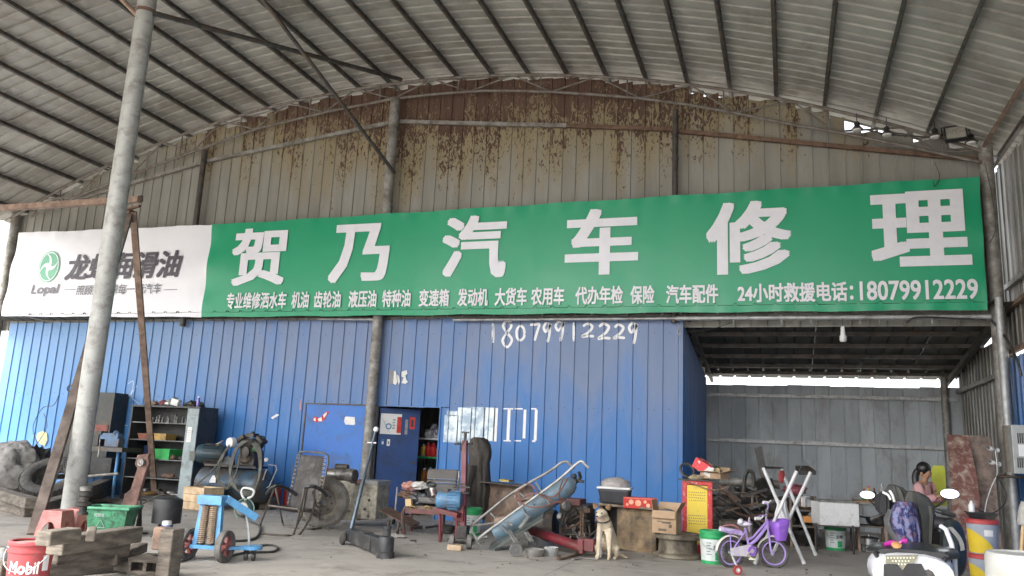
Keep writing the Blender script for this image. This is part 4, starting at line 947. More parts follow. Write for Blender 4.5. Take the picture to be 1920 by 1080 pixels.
g = MB(); g.box((a.x+L*.5, YA, zc+rT+.03), (L*.75,.36,.035)); obj('base_plate', g, blackm, ac)
zp = zc+rT+.05
mc = V((X(400,855,YA), YA-.05, zp+.17)); g = MB(); g.lathe([(.05,-.26),(.15,-.24),(.165,-.2),(.165,.2),(.14,.24)], mc, (.95,.3,0), 24)
o_ = obj('motor', g, M('motor blue green', (.018,.06,.085), (.035,.045,.05), .5, dirt=(.04,.04,.04), damt=.4), ac)
g = MB()
for k in range(18):
    aa = 2*math.pi*k/18; dn = V((.95,.3,0)).normalized(); xx = dn.orthogonal().normalized(); yy = dn.cross(xx); r0 = (xx*math.cos(aa)+yy*math.sin(aa)); g.beam(mc+r0*.17-dn*.12, mc+r0*.17+dn*.18, .006, .025, r0)
obj('cooling_fins', g, blackm, o_)
g = MB(); g.box((X(372,868,YA), YA-.15, zp+.12), (.13,.1,.17)); obj('switch_box', g, M('greenish grey box', (.16,.17,.15), (.1,.1,.09), .6), ac, bev=.01)
# pump: crankcase, three cylinders, heads
pcx = X(470,860,YA)
g = MB(); g.lathe([(.12,-.18),(.17,-.14),(.17,.14),(.12,.18)], (pcx,YA,zp+.18), (0,1,0), 20); g.box((pcx,YA,zp+.08),(.36,.3,.16)); obj('crankcase', g, castm, ac, bev=.01)
for dx, tz in ((-.2,-38), (.0,0), (.2,38)):
    Mc = T((pcx,YA-.02,zp+.2)) @ RY(tz); g = MB(Mc); g.cyl((0,0,.1),(0,0,.28),.075)
    for k in range(7): g.lathe([(.105,0),(.105,.008)], (0,0,.13+k*.022), n=18)
    o_ = obj('cylinder', g, castm, ac); g = MB(Mc); g.box((0,0,.33), (.17,.17,.07)); g.cyl((0,0,.36),(0,0,.4),.03); obj('cylinder_head', g, castm, o_, bev=.01)
g = MB(); pc = P(461,848,YA-.25); g.lathe([(.02,.0),(.095,.0),(.1,.02),(.1,.05),(.05,.06)], pc, (0,-1,0), 24); obj('air_filter', g, blackm, ac)
g = MB(); pc = P(437,830,YA-.2); g.lathe([(.02,.09),(.085,.085),(.09,.06),(.09,0),(.02,-.01)], pc, (-.2,-1,0), 26); obj('air_filter', g, whitep, ac, label='pale round filter cover')
g = MB(); pc = P(430,868,YA+.02); g.lathe([(.03,0),(.12,.0),(.13,.03),(.12,.06),(.03,.06)], pc, (0,-1,0), 24); obj('pulley', g, tankm, ac)
g = MB(); pc = P(500,862,YA-.2); g.lathe([(.035,0),(.035,.03),(.01,.032)], pc, (.2,-1,0), 16); obj('gauge', g, whitep, ac)
greenm = M('pale green cast', (.12,.26,.12), (.07,.14,.08), .5, dirt=(.04,.05,.03), damt=.4)
g = MB(); g.ball(P(462,850,YA-.16), (.1,.06,.06), 12, 8, jit=.12); g.ball(P(480,842,YA-.16), (.07,.06,.05), 12, 8, jit=.12, seed=3); obj('valve_body', g, greenm, ac)
g = MB(); tp(g, [(396,835,YA),(408,832,YA),(415,828,YA),(418,826,YA),(404,838,YA-.1)], .012, 6); tp(g, [(503,871,YA-.1),(517,873,YA-.1),(519,880,YA-.1),(505,912,YA-.1),(500,915,YA-.1)], .01, 6); tp(g, [(493,900,YA-.2),(500,880,YA-.2)], .012, 6); obj('pipe', g, galv, ac)
hosem = M('grey green hose', (.11,.11,.095), (.07,.07,.06), .7, dirt=(.17,.16,.13), damt=.3)
g = MB()
for k in range(5):
    o1 = k*4; pts = [(466-k*3,826,YA-.35),(446-o1*.4,842,YA-.36),(434-o1*.3,880,YA-.38),(433+o1*.5,905,YA-.4),(450+o1*.3,921+k*2,YA-.42),(476,914+k*3,YA-.4),(488-o1*.2,890,YA-.38),(490-o1*.5,850,YA-.36),(484-o1,830,YA-.35)]
    if k < 4: tp(g, pts, .013, 7, 5)
for k in range(3): tp(g, [(430,834,YA-.3),(418-k*2,858,YA-.35),(409-k*3,890,YA-.38),(414+k*5,914,YA-.4),(430,914-k*4,YA-.4),(445,880,YA-.38),(452,835,YA-.3)], .012, 7, 5)
tp(g, [(430,838,YA-.3),(400,880,YA-.4),(362,914,YA-.5)], .012, 7, 5)
single('air_hose', g, hosem, 'loops of grey-green air hose hung over the compressor', 'hose', P(450,880,YA-.4))
single('paper_sheet', (lambda g: (g.add([P(a_,b_,YA-.32) for a_,b_ in ((392,903),(398,892),(405,890),(404,905),(393,905))], [(0,1,2,3,4)], False), g)[1])(MB()), paper, 'torn white paper stuck on the compressor tank', 'paper', P(398,898,YA-.32))

for k, px in enumerate((516,537)):
    p = G(px,952); t = thing('fire_extinguisher', ('left' if k == 0 else 'right')+' one of two red fire extinguishers behind the lounge chair', 'extinguisher', (p.x,p.y,0), 'fire extinguishers')
    g = MB(); g.lathe([(.075,0),(.08,.02),(.08,.3),(.06,.36),(.025,.39)], (p.x,p.y,0), n=20); obj('body', g, redp, t); g = MB(); g.cyl((p.x,p.y,.38),(p.x,p.y,.43),.02); g.beam((p.x,p.y,.43),(p.x+.08,p.y,.46),.02,.015); obj('valve', g, blackp, t)
p = G(497,955); g = MB(T(p)); g.box((0,0,.11), (.3,.25,.22), RZ(8)); single('wood_block', g, wood, 'squat brown wooden block under the compressor at its right', 'block', p, bev=.01)
# ---------------------------------------------------------------- blue spring compressor cart
p = G(386,1052); ang = 8; M_ = T(p) @ RZ(ang)
sc_ = thing('spring_compressor', 'light blue wheeled cart holding two rusty coil springs', 'cart', p)
lb = M('sky blue paint', (.11,.32,.56), (.08,.25,.45), .45, 0, 7, dirt=(.1,.11,.12), damt=.25)
H_ = .56
for sx in (-1, 1):
    g = MB(M_ @ T(sx*.115,0,0)); g.beam((sx*.01,-.02,.14),(-sx*.02,.0,H_), .045,.05,(0,1,0)); obj('upright', g, lb, sc_)
g = MB(M_); g.box((0,0,H_+.03), (.27,.14,.09)); obj('head', g, lb, sc_, bev=.006)
g = MB(M_); g.beam((.13,.03,H_+.05),(.36,.25,H_-.14), .07,.07); obj('handle_arm', g, lb, sc_)
g = MB(M_); g.box((0,0,.14), (.3,.16,.035)); g.beam((.1,.02,.13),(.36,.2,.13),.1,.03); g.lathe([(.1,0),(.1,.035)], (.37,.22,.115), n=18); obj('base', g, lb, sc_)
g = MB(M_); g.tube([(.26,.22,.45),(.30,.21,.35),(.33,.2,.25),(.34,.2,.14)], .012, 6); obj('stay', g, galv, sc_)
spm = M('rusty spring steel', (.38,.29,.2), (.24,.17,.12), .6, .3, dirt=(.1,.08,.06), damt=.3)
for sx in (-.055, .055):
    g = MB(M_); g.spring((sx,-.035,.17),(sx*.8,-.035,H_-.03), .036,.008,19,9); obj('spring', g, spm, sc_)
    g = MB(M_); g.cyl((sx,-.035,.16),(sx*.8,-.035,H_), .02); obj('spring_rod', g, steel, sc_)
tym = M('worn grey tread', (.13,.12,.11), (.08,.075,.07), .85, dirt=(.2,.19,.17), damt=.4)
for sx in (-.2, .2):
    c_ = V((sx,-.02,.155)); g = MB(M_); g.lathe([(.1,-.02),(.13,-.035),(.152,-.03),(.157,0),(.152,.03),(.13,.035),(.1,.02)], c_, (1,0,0), 30, False); wh = obj('wheel', g, tym, sc_)
    g = MB(M_); g.lathe([(.1,-.02),(.09,-.005),(.09,.005),(.1,.02)], c_, (1,0,0), 26, False); g.lathe([(.035,-.03),(.035,.03)], c_, (1,0,0), 14)
    for k in range(5):
        a = 2*math.pi*k/5; g.beam(c_+V((0,math.cos(a)*.03,math.sin(a)*.03)), c_+V((0,math.cos(a)*.1,math.sin(a)*.1)), .02,.03,(1,0,0))
    obj('rim', g, M('pinkish red rim', (.32,.09,.08), (.2,.07,.06), .6, dirt=(.12,.09,.08), damt=.4), wh)
g = MB(M_); g.cyl((-.2,-.02,.155),(.2,-.02,.155),.012); obj('axle', g, steel, sc_)
for dx in (.3, .38):
    g = MB(M_); g.lathe([(.045,-.015),(.045,.015)], (dx,.24,.045), (1,.3,0), 16); g.box((dx,.24,.09),(.04,.04,.05)); obj('caster', g, steel, sc_)
# hose reel / pneumatic wrench
p = G(459,972); t = thing('impact_wrench', 'round greenish impact wrench with a white loop handle and hose', 'wrench', p); c_ = p+V((0,0,.14))
g = MB(); g.lathe([(.02,-.12),(.1,-.1),(.13,-.04),(.13,.06),(.1,.1)], c_, (.15,-1,.1), 26); obj('body', g, M('greenish grey cast', (.13,.18,.16), (.08,.1,.09), .5, .1, dirt=(.06,.05,.05), damt=.4), t)
g = MB(); g.lathe([(.085,.09),(.095,.12),(.06,.13),(.06,.15),(.03,.16),(.03,.22),(.01,.22)], c_, (.15,-1,.1), 24); obj('nose', g, alu, t)
g = MB(); g.ring(c_+V((.01,-.05,0)), .16, .01, (.15,-1,.1)); obj('guard_ring', g, M('pale green ring', (.2,.35,.28), (.12,.2,.16), .5), t)
g = MB(); hp = [c_+V(q_) for q_ in ((.0,-.02,.13),(-.07,-.03,.2),(-.09,-.03,.27),(-.05,-.03,.32),(.09,-.03,.31),(.14,-.03,.27),(.11,-.03,.2),(.03,-.02,.17))]; g.tube(smooth_pts(hp,4), .018, 8); obj('handle', g, whitep, t)
# hoses on the floor
blk = M('black rubber hose', (.03,.03,.03), (.05,.048,.045), .6, dirt=(.13,.12,.11), damt=.35)
g = MB(); g.tube(smooth_pts([G(*q_,.015) for q_ in ((460,975),(485,985),(486,1000),(470,1012),(420,1014),(380,1006),(340,1006),(320,1000))],8), .016, 8); single('hose', g, blk, 'black hose curling on the floor behind the blue cart', 'hose', G(470,1000))
g = MB(); g.tube(smooth_pts([G(*q_,.015) for q_ in ((412,1040),(430,1030),(470,1025),(505,1022),(520,1026),(512,1034),(470,1036),(440,1040),(415,1050))],8), .013, 8); single('hose', g, blk, 'thin black hose looped right of the blue cart', 'hose', G(500,1030))
g = MB(); g.tube(smooth_pts([G(*q_,.015) for q_ in ((340,1030),(330,1020),(322,1040),(340,1052),(365,1040))],8), .012, 8); single('hose', g, blk, 'short black hose piece left of the blue cart wheels', 'hose', G(340,1030))

# ---------------------------------------------------------------- lounge chair (folding, seen half from the side)
lc_ = thing('lounge_chair', 'brown tubular reclining lounge chair with dark mesh seat', 'chair', G(540,995))
tb = M('bronze tube', (.15,.125,.105), (.1,.085,.07), .4, .5, dirt=(.2,.17,.14), damt=.3); r_ = .0135
YL, YR = 9.75, 9.35     # far/left side rail and near/right side rail
yb_ = 10.2
def rr_path(pts): return smooth_pts([P(*q_) for q_ in pts], 5)
# back frame: a rounded loop
g = MB(); g.tube(rr_path([(538,958,9.9),(548,905,10.1),(556,865,10.25),(560,851,10.3),(568,847,10.3),(600,849,10.2),(612,852,10.15),(616,862,10.1),(609,900,9.95),(600,940,9.75)]), r_, 8); obj('back_frame', g, tb, lc_)
mesh_ = M('dark mesh fabric', (.065,.06,.058), (.045,.042,.04), .8, 0, 3, dirt=(.14,.13,.12), damt=.35, bump=.3, bs=300)
q = [P(542,950,9.92), P(593,955,9.76), P(608,856,10.18), P(564,852,10.3)]
g = MB(); g.grid(lambda u, v: (q[0]*(1-u)+q[1]*u)*(1-v)+(q[3]*(1-u)+q[2]*u)*v+V((0,.06*math.sin(math.pi*v)*math.sin(math.pi*u),0)), 8, 12); obj('back_mesh', g, mesh_, lc_, solid=.006)
# elastic lacing on both sides of the back
g = MB()
for k in range(26):
    v = (k+.5)/26
    for A, B, e in ((q[0],q[3],-1), (q[1],q[2],1)):
        a_ = A*(1-v)+B*v; g.cyl(a_+V((e*.0,-.012,0)), a_+V((e*.042,-.004,.012*(1 if k%2 else -1))), .004, n=5)
obj('lacing', g, M('pale elastic cord', (.42,.36,.3), (.3,.25,.2), .8), lc_)['kind'] = 'stuff'
q2 = [P(504,948,9.5), P(560,955,9.3), P(596,958,9.72), P(541,950,9.9)]
g = MB(); g.grid(lambda u, v: (q2[0]*(1-u)+q2[1]*u)*(1-v)+(q2[3]*(1-u)+q2[2]*u)*v+V((0,0,-.05*math.sin(math.pi*v)*math.sin(math.pi*u))), 8, 8); obj('seat_mesh', g, mesh_, lc_, solid=.006)
g = MB(); g.tube([P(504,948,9.5), P(541,950,9.9), P(541,950,9.9)], r_, 8); g.tube([P(560,957,9.3), P(598,962,9.72)], r_, 8); g.tube([P(504,948,9.5), P(560,955,9.3)], r_, 8); obj('seat_frame', g, tb, lc_)
# base hoops
def gp(x, y, z=.012): return G(x, y, z)
g = MB(); g.tube(smooth_pts([P(516,912,9.85), gp(488,985), gp(487,995), gp(494,1001), gp(538,1004), gp(551,1000), P(562,960,9.25), P(571,915,9.2)],6), r_, 8); obj('leg_hoop', g, tb, lc_)
g = MB(); g.tube(smooth_pts([P(516,912,9.87), P(525,955,10.0), gp(530,980), gp(535,987), gp(580,992), gp(598,990), gp(601,985), P(594,950,9.8), P(586,920,9.4)],6), r_, 8); obj('leg_hoop', g, tb, lc_)
g = MB(); g.tube(smooth_pts([P(576,915,9.22), P(568,958,9.35), gp(551,1001), gp(563,1001), P(586,960,9.5), P(590,918,9.3)],6), r_, 8); obj('leg_hoop', g, tb, lc_)
for pts in ([(500,926,9.65),(516,911,9.6),(540,917,9.9),(556,928,10.0)], [(571,914,9.2),(588,912,9.25),(604,920,9.45),(612,929,9.6)]):
    g = MB(); qq = smooth_pts([P(*a_) for a_ in pts], 5); g.tube([p_ for p_ in qq], .024, 8); obj('armrest', g, blackp, lc_)

# ---------------------------------------------------------------- big tyre and cream bins
tc = V((X(606,940,10.7), 10.7, .36)); tyre('truck_tyre', 'big dusty truck tyre with its rim leaning behind the lounge chair', tc, (.62,-.78,.05), .36, .12, M('dusty tan tread', (.3,.28,.245), (.2,.185,.16), .9, dirt=(.13,.12,.105), damt=.4), M('dusty cream rim', (.3,.27,.22), (.2,.17,.14), .7, dirt=(.1,.08,.07), damt=.4), 40, 'loose tyres')
cream = M('grimy cream panel', (.42,.39,.31), (.32,.3,.235), .65, 0, 4, dirt=(.12,.1,.08), damt=.6, ds=9)
t = thing('metal_tank_box', 'grimy cream metal tank box standing behind the truck tyre', 'box', (X(640,975,10.9),10.9,0))
g = MB(); bp(g, 628,902,672,975, 11.35, .35); obj('body', g, cream, t, bev=.01)
g = MB()
for k, (a_, b_) in enumerate(((640,945),(652,958),(632,962),(648,925))): g.box(P(a_,b_,11.345), (.05,.01,.03+.01*k), RY(20*k))
obj('hole', g, blackm, t)
t = thing('cream_bin', 'cream plastic bin wrapped in clear film beside the pole', 'box', (X(680,970,11.2),11.2,0))
g = MB(); bp(g, 662,905,706,974, 11.0, .4); obj('body', g, cream, t, bev=.02)
g = MB(); bp(g, 656,900,708,908, 10.98, .45); obj('lid', g, M('cloudy film', (.3,.3,.28), (.2,.2,.19), .3), t, bev=.01)
g = MB()
for k, (a_, b_) in enumerate(((668,945),(684,955),(692,938),(676,930),(690,968))): g.box(P(a_,b_,10.995), (.04,.008,.035), RY(30*k))
obj('dark_patch', g, blackm, t)
g = lump(P(690,906,11.15), (.16,.12,.05), 4, .3, 16, 10, -1, 3); single('blue_rag', g, M('teal rag', (.04,.2,.3), (.03,.13,.2), .8, bump=.4), 'crumpled teal rag lying on the cream bin by the pole', 'rag', P(690,906,11.15))
t = thing('starter_motor', 'oily starter motor lying on top of the truck tyre and tank box', 'machine part', P(640,893,10.8)); pc = P(640,890,10.8)
g = MB(); g.lathe([(.04,-.22),(.08,-.2),(.085,.05),(.06,.08),(.09,.1),(.1,.2),(.085,.24),(.05,.25)], pc, (1,-.1,0), 20); obj('body', g, alu, t)
g = MB(); g.cyl(pc+V((-.1,0,.11)), pc+V((.1,0,.11)), .045); g.lathe([(.09,.2),(.085,.25),(.03,.26)], pc+V((0,0,0)), (1,-.1,0), 18); obj('solenoid', g, steel, t)
g = MB(); g.box(pc+V((-.18,.02,.03)), (.12,.1,.1)); g.box(pc+V((.3,.04,-.08)), (.06,.08,.06)); obj('bracket', g, maroon, t)

# ---------------------------------------------------------------- air-hydraulic jack
Yj = G(700,1045).y
p = G(722,1046); jk = thing('trolley_jack', 'dark hydraulic bottle jack on a wheeled carriage with long handle', 'jack', p); jm = M('dark grey jack paint', (.026,.028,.03), (.05,.05,.05), .5, .2, dirt=(.11,.1,.09), damt=.35)
g = MB(); g.lathe([(.1,0),(.1,.06),(.088,.07),(.088,.2),(.075,.225),(.045,.235),(.045,.3),(.05,.305),(.05,.335),(.02,.335)], p, n=26); obj('cylinder', g, jm, jk)
q1 = G(655,1020); ax_ = (p-q1); ax_.z = 0; L = ax_.length; an = math.degrees(math.atan2(ax_.y, ax_.x)); M_ = T((q1.x,q1.y,0)) @ RZ(an)
g = MB(M_); g.prism([(0,.05),(0,.16),(.05,.19),(L-.05,.2),(L-.05,.03),(.18,.04)], (0,.07,0), (1,0,0), (0,0,1), .14); obj('carriage', g, jm, jk, bev=.01)
g = MB(M_); g.box((L*.45,0,.195),(.22,.12,.025)); g.box((L*.75,-.075,.1),(.03,.012,.1)); obj('cover_plate', g, browns if 0 else steel, jk)
for sy_ in (-.11, .11):
    g = MB(M_); g.lathe([(.03,-.022),(.07,-.022),(.075,-.01),(.075,.01),(.07,.022),(.03,.022)], (.06,sy_,.075), (0,1,0), 22); w_ = obj('wheel', g, rubber, jk); g = MB(M_); g.lathe([(.045,-.026),(.045,.026)], (.06,sy_,.075), (0,1,0), 16); obj('hub', g, castm, w_)
hb_ = M_ @ V((.02,0,.17)); ht = P(705,805,Yj+1.2)
g = MB(); g.tube([hb_, hb_.lerp(ht,.55), hb_.lerp(ht,.56), ht], [.024,.024,.016,.016], 10); obj('handle', g, M('slate blue tube', (.1,.13,.16), (.07,.09,.11), .4, .5), jk)
g = MB(); g.cyl(hb_.lerp(ht,.86)+V((-.07,0,0)), hb_.lerp(ht,.86)+V((.05,0,0)), .009); g.ball(ht, .035); obj('grip', g, whitep, jk)

# ---------------------------------------------------------------- creeper, office chair, table with junk, blue motor
p = G(738,1000); t = thing('tilted_trolley', 'small rusty trolley with a tilted plate in front of the blue door', 'trolley', p)
g = MB(); qd = [P(712,957,11.1), P(742,962,10.6), P(768,985,10.7), P(740,972,11.4)]; g.prism([(0,0),(.55,0),(.55,.3),(0,.3)], P(712,956,10.9), (P(766,984,10.9)-P(712,956,10.9)), (0,1,.1), -.02); obj('plate', g, rustst, t)
for a_, b_ in (((724,998),(730,975)), ((744,1000),(748,980)), ((738,980),(742,962)), ((752,992),(756,978))):
    g = MB(); A = G(*a_, .03); g.cyl(A, P(b_[0],b_[1],A.y), .018); obj('leg', g, steel, t); g = MB(); g.lathe([(.01,-.012),(.04,-.012),(.04,.012),(.01,.012)], A+V((0,0,.012)), (1,0,0), 14); obj('caster', g, rubber, t)
g = MB(); g.cyl(P(741,960,11.2), P(745,913,11.2), .014); obj('handle', g, galv, t)
bn = thing('wooden_bench', 'dull red low bench frame holding a heap of junk', 'bench', G(790,985))
g = MB(); bp(g, 762,949,824,955, 10.7, .5); obj('top', g, M('bench plywood', (.2,.15,.11), (.12,.09,.07), .8, dirt=(.06,.05,.05), damt=.5), bn)
for pts in ([(758,990,10.8),(755,965,10.75),(762,950,10.75)], [(826,1000,10.4),(829,970,10.45),(822,950,10.5)], [(772,978,11.25),(770,952,11.2)]):
    g = MB(); q_ = [P(*a_) for a_ in pts]; q_[0].z = .0; g.tube(smooth_pts(q_,4), .028, 8); obj('leg', g, maroon, bn)
g = MB(); bp(g, 760,955,824,964, 10.69, .04); obj('apron', g, maroon, bn)
def junk(px, py, Y, r, seed, mat, lab, cat='bag', nm='bag', amp=.3, fl=None):
    c_ = P(px, py, Y); g = lump(c_, r, seed, amp, 26, 16, (c_.z-r[2]*.8 if fl is None else fl), 2.8); return single(nm, g, mat, lab, cat, (c_.x,c_.y,c_.z-r[2]*.8))
dbag = M('dark plastic bag', (.05,.052,.06), (.03,.03,.035), .35, bump=.6, bs=14)
junk(789,938,10.85,(.16,.14,.11), 3, dbag, 'dark shiny bag slumped on the left of the junk bench')
junk(806,940,10.95,(.16,.14,.1), 8, dbag, 'black bag wedged between the grey bag and the office chair')
junk(770,912,11.0,(.13,.1,.07), 5, M('salmon cloth', (.5,.27,.22), (.38,.18,.15), .8, bump=.4), 'salmon cloth thrown on the junk heap', 'cloth', 'cloth')
junk(786,911,10.95,(.12,.1,.06), 6, M('white cloth', (.65,.63,.6), (.52,.5,.47), .8, bump=.4), 'white cloth thrown on the junk heap beside the salmon one', 'cloth', 'cloth')
junk(766,928,11.0,(.14,.12,.06), 12, rustst, 'brown rusty tray under the salmon cloth', 'tray', 'tray')
g = MB(); g.box(P(767,942,10.65), (.09,.06,.1), RY(-8)); single('small_carton', g, M('tan small box', (.6,.43,.23), (.5,.36,.2), .7), 'small yellow-tan carton standing on the bench front', 'box', P(767,950,10.65), bev=.003)
t = thing('work_lamp', 'black and silver work lamp with a bent cable on the junk bench', 'lamp', P(813,925,10.6)); pc = P(813,920,10.6)
g = MB(); g.cyl(pc+V((-.03,0,.05)), pc+V((.03,-.03,-.07)), .045, .05); obj('reflector', g, alu, t); g = MB(); g.ring(pc+V((-.04,0,.08)), .06, .015, (.3,-.4,1), 16, 6); tp(g, [(806,915,10.6),(803,930,10.55),(812,939,10.5),(822,930,10.5),(850,938,10.4)], .007, 6, 4); obj('cage', g, blackp, t)
for a_ in (774, 802):
    g = MB(); g.ring(P(a_,952,10.67), .045, .008, (0,.6,1), 14, 5, 1); single('rope_loop', g, M('ochre rope', (.5,.34,.12), (.38,.26,.1), .8), ('left' if a_ == 774 else 'right')+' ochre rope loop on the bench edge', 'rope', P(a_,952,10.67))
oc = thing('office_chair', 'grey padded office chair back with metal side frame', 'chair', G(835,975)); cush = M('grey brown leather', (.14,.13,.125), (.105,.1,.095), .5, 0, 4, dirt=(.2,.19,.18), damt=.25)
mk = lambda a_, b_, c_, d_, Yt, Yb: (P(*a_,Yt), P(*b_,Yt), P(*c_,Yb), P(*d_,Yb))
for (y0_, y1_) in ((879,898), (899,905), (906,928)):
    f = lambda y_: (y_-879)/49
    xl = lambda y_: 802-6*f(y_); xr = lambda y_: 858-6*f(y_); Yy = lambda y_: 11.3-.25*f(y_)
    g = MB(); A, B, C_, D = P(xl(y0_),y0_,Yy(y0_)), P(xr(y0_),y0_+2,Yy(y0_)), P(xr(y1_),y1_+2,Yy(y1_)), P(xl(y1_),y1_,Yy(y1_)); k_ = V((0,.07,0)); g.add([A,B,C_,D,A+k_,B+k_,C_+k_,D+k_], [(0,3,2,1),(4,5,6,7),(0,1,5,4),(1,2,6,5),(2,3,7,6),(3,0,4,7)], False); obj('back_cushion', g, cush, oc, bev=.018)
g = MB(); qd = P(825,938,10.9); g.box(qd, (.5,.45,.09), RZ(-4)); obj('seat', g, cush, oc, bev=.03)
g = MB(); tp(g, [(861,884,11.28),(860,905,11.2),(853,930,10.95),(848,945,10.8)], .018, 8, 4); tp(g, [(856,884,11.35),(852,935,11.0)], .014, 8, 3); obj('side_frame', g, alu, oc)
g = MB(); A = G(830,990,.06); g.cyl(A, A+V((0,0,.35)), .03)
for k in range(5):
    a = 2*math.pi*k/5; g.beam(A+V((0,0,.04)), A+V((math.cos(a)*.26,math.sin(a)*.26,.0)), .04,.03)
obj('base', g, blackp, oc)
mt = thing('electric_motor', 'blue finned electric motor resting on a red bracket', 'motor', G(842,985)); pc = P(843,938,10.2)
mblue = M('motor blue', (.1,.24,.4), (.07,.17,.3), .5, 0, dirt=(.1,.09,.08), damt=.35); mx = V((1,.15,0)).normalized()
g = MB(); g.lathe([(.04,-.17),(.1,-.165),(.115,-.13),(.115,.12),(.1,.16),(.04,.17)], pc, mx, 26); o_ = obj('body', g, mblue, mt)
g = MB()
for k in range(20):
    a = 2*math.pi*k/20; d_ = V((0,math.cos(a),math.sin(a))); g.beam(pc+d_*.12-mx*.0, pc+d_*.12+mx*.13, .006, .02, d_)
obj('cooling_fins', g, mblue, o_)
g = MB(); g.box(pc+V((-.05,-.02,.12)), (.1,.1,.05)); obj('terminal_box', g, blackp, mt)
g = MB(); g.beam(pc+V((-.15,0,-.13)), pc+V((.16,-.02,-.18)), .16, .06); g.beam(pc+V((-.25,.0,.12)), pc+V((-.1,0,-.13)), .02, .02); g.cyl(pc+V((-.13,0,-.14)), V((pc.x-.1,pc.y,0)), .02); g.cyl(pc+V((.1,.05,-.2)), V((pc.x+.1,pc.y+.05,0)), .02); obj('bracket', g, redm, mt)
g = MB(); g.lathe([(.07,0),(.1,.02),(.1,.1),(.07,.12)], G(838,1000), n=18); single('rubber_block', g, rubber, 'dark round rubber piece under the blue motor', 'rubber part', G(838,1000))
for (a_, b_), lab, m_ in (((820,990),'small torch lying on the floor under the bench',alu), ((783,992),'dark oily gear lump on the floor under the bench',castm)):
    p = G(a_, b_); g = MB(); g.cyl(p+V((-.07,0,.03)), p+V((.07,.02,.03)), .028, .024); single('torch' if m_ == alu else 'gear_part', g, m_, lab, 'torch' if m_ == alu else 'machine part', p)
g = lump(G(742,1008)+V((0,0,.02)), (.15,.09,.03), 7, .4, 22, 10, 0, 4); single('rag', g, M('pale rag', (.45,.43,.4), (.3,.28,.26), .9, bump=.5), 'crumpled pale rag on the floor beside the jack', 'rag', G(742,1008))
g = lump(G(775,1015)+V((0,0,.01)), (.05,.04,.012), 9, .3, 12, 8, 0, 4); single('rag_scrap', g, blackm, 'tiny dark scrap on the open floor right of the pale rag', 'scrap', G(775,1015))
p = G(795,965); g = MB(T(p)); g.box((0,0,.12), (.09,.06,.24)); single('bottle', g, greenp, 'green bottle under the junk bench', 'bottle', p, bev=.015)
p = G(766,965); g = lump(p+V((.08,.1,.14)), (.2,.15,.15), 14, .3, 20, 12, 0); single('bag', g, M('black bin liner', (.02,.02,.02), (.03,.03,.03), .35, bump=.5, bs=14), 'black liner bag under the junk bench', 'bag', p)

# ---------------------------------------------------------------- red transmission lift post
p = G(876,1020); lf_ = thing('red_lift', 'tall red post lift on two wheels with a black cross handle', 'lift', p)
Yp = p.y; mast_t = P(872,826,Yp+.1); mast_b = V((P(868,998,Yp).x, Yp, .1))
g = MB(); g.beam(V((mast_b.x, Yp, .12)), mast_t, .07, .07, (0,1,0)); obj('mast', g, redm, lf_, bev=.006)
g = MB(); g.cyl(P(853,832,Yp+.1), P(886,832,Yp+.1), .014); g.cyl(mast_t, mast_t+V((0,0,.1)), .02); g.box(mast_t+V((.0,0,.11)), (.1,.03,.02)); obj('top_handle', g, blackp, lf_)
g = MB(); tp(g, [(874,822,Yp-.02),(866,835,Yp-.05),(864,845,Yp-.05)], .009, 6, 4); obj('cable', g, blackp, lf_)
g = MB(); g.cyl(P(850,913,Yp), P(882,914,Yp), .012); g.cyl(P(856,925,Yp), P(880,925,Yp), .012); g.ring(P(866,915,Yp), .06,.01,(0,1,0),14,6); obj('crank', g, steel, lf_)
g = MB(); g.box(P(862,962,Yp), (.14,.1,.2)); obj('bracket', g, redm, lf_, bev=.006)
g = MB(); g.box(V((P(866,998,Yp).x, Yp+.02, .13)), (.16,.12,.2)); g.box(V((P(866,1010,Yp).x, Yp-.02, .05)), (.3,.2,.04)); obj('base', g, blackm, lf_, bev=.01)
for xx in (847, 880):
    c_ = G(xx,1016,.09); g = MB(); g.lathe([(.05,-.025),(.085,-.03),(.09,0),(.085,.03),(.05,.025)], c_, (1,.3,0), 24); w_ = obj('wheel', g, tym, lf_); g = MB(); g.lathe([(.05,-.02),(.03,-.035),(.03,.035),(.05,.02)], c_, (1,.3,0), 18); obj('hub', g, steel, w_)
p = G(853,1032); g = MB(T(p) @ RZ(5)); g.box((0,0,.035), (.18,.09,.065)); single('foam_block', g, M('tan sponge block', (.52,.4,.27), (.4,.3,.2), .9, bump=.6, bs=90), 'small tan block on the floor in front of the red lift', 'block', p, bev=.008)

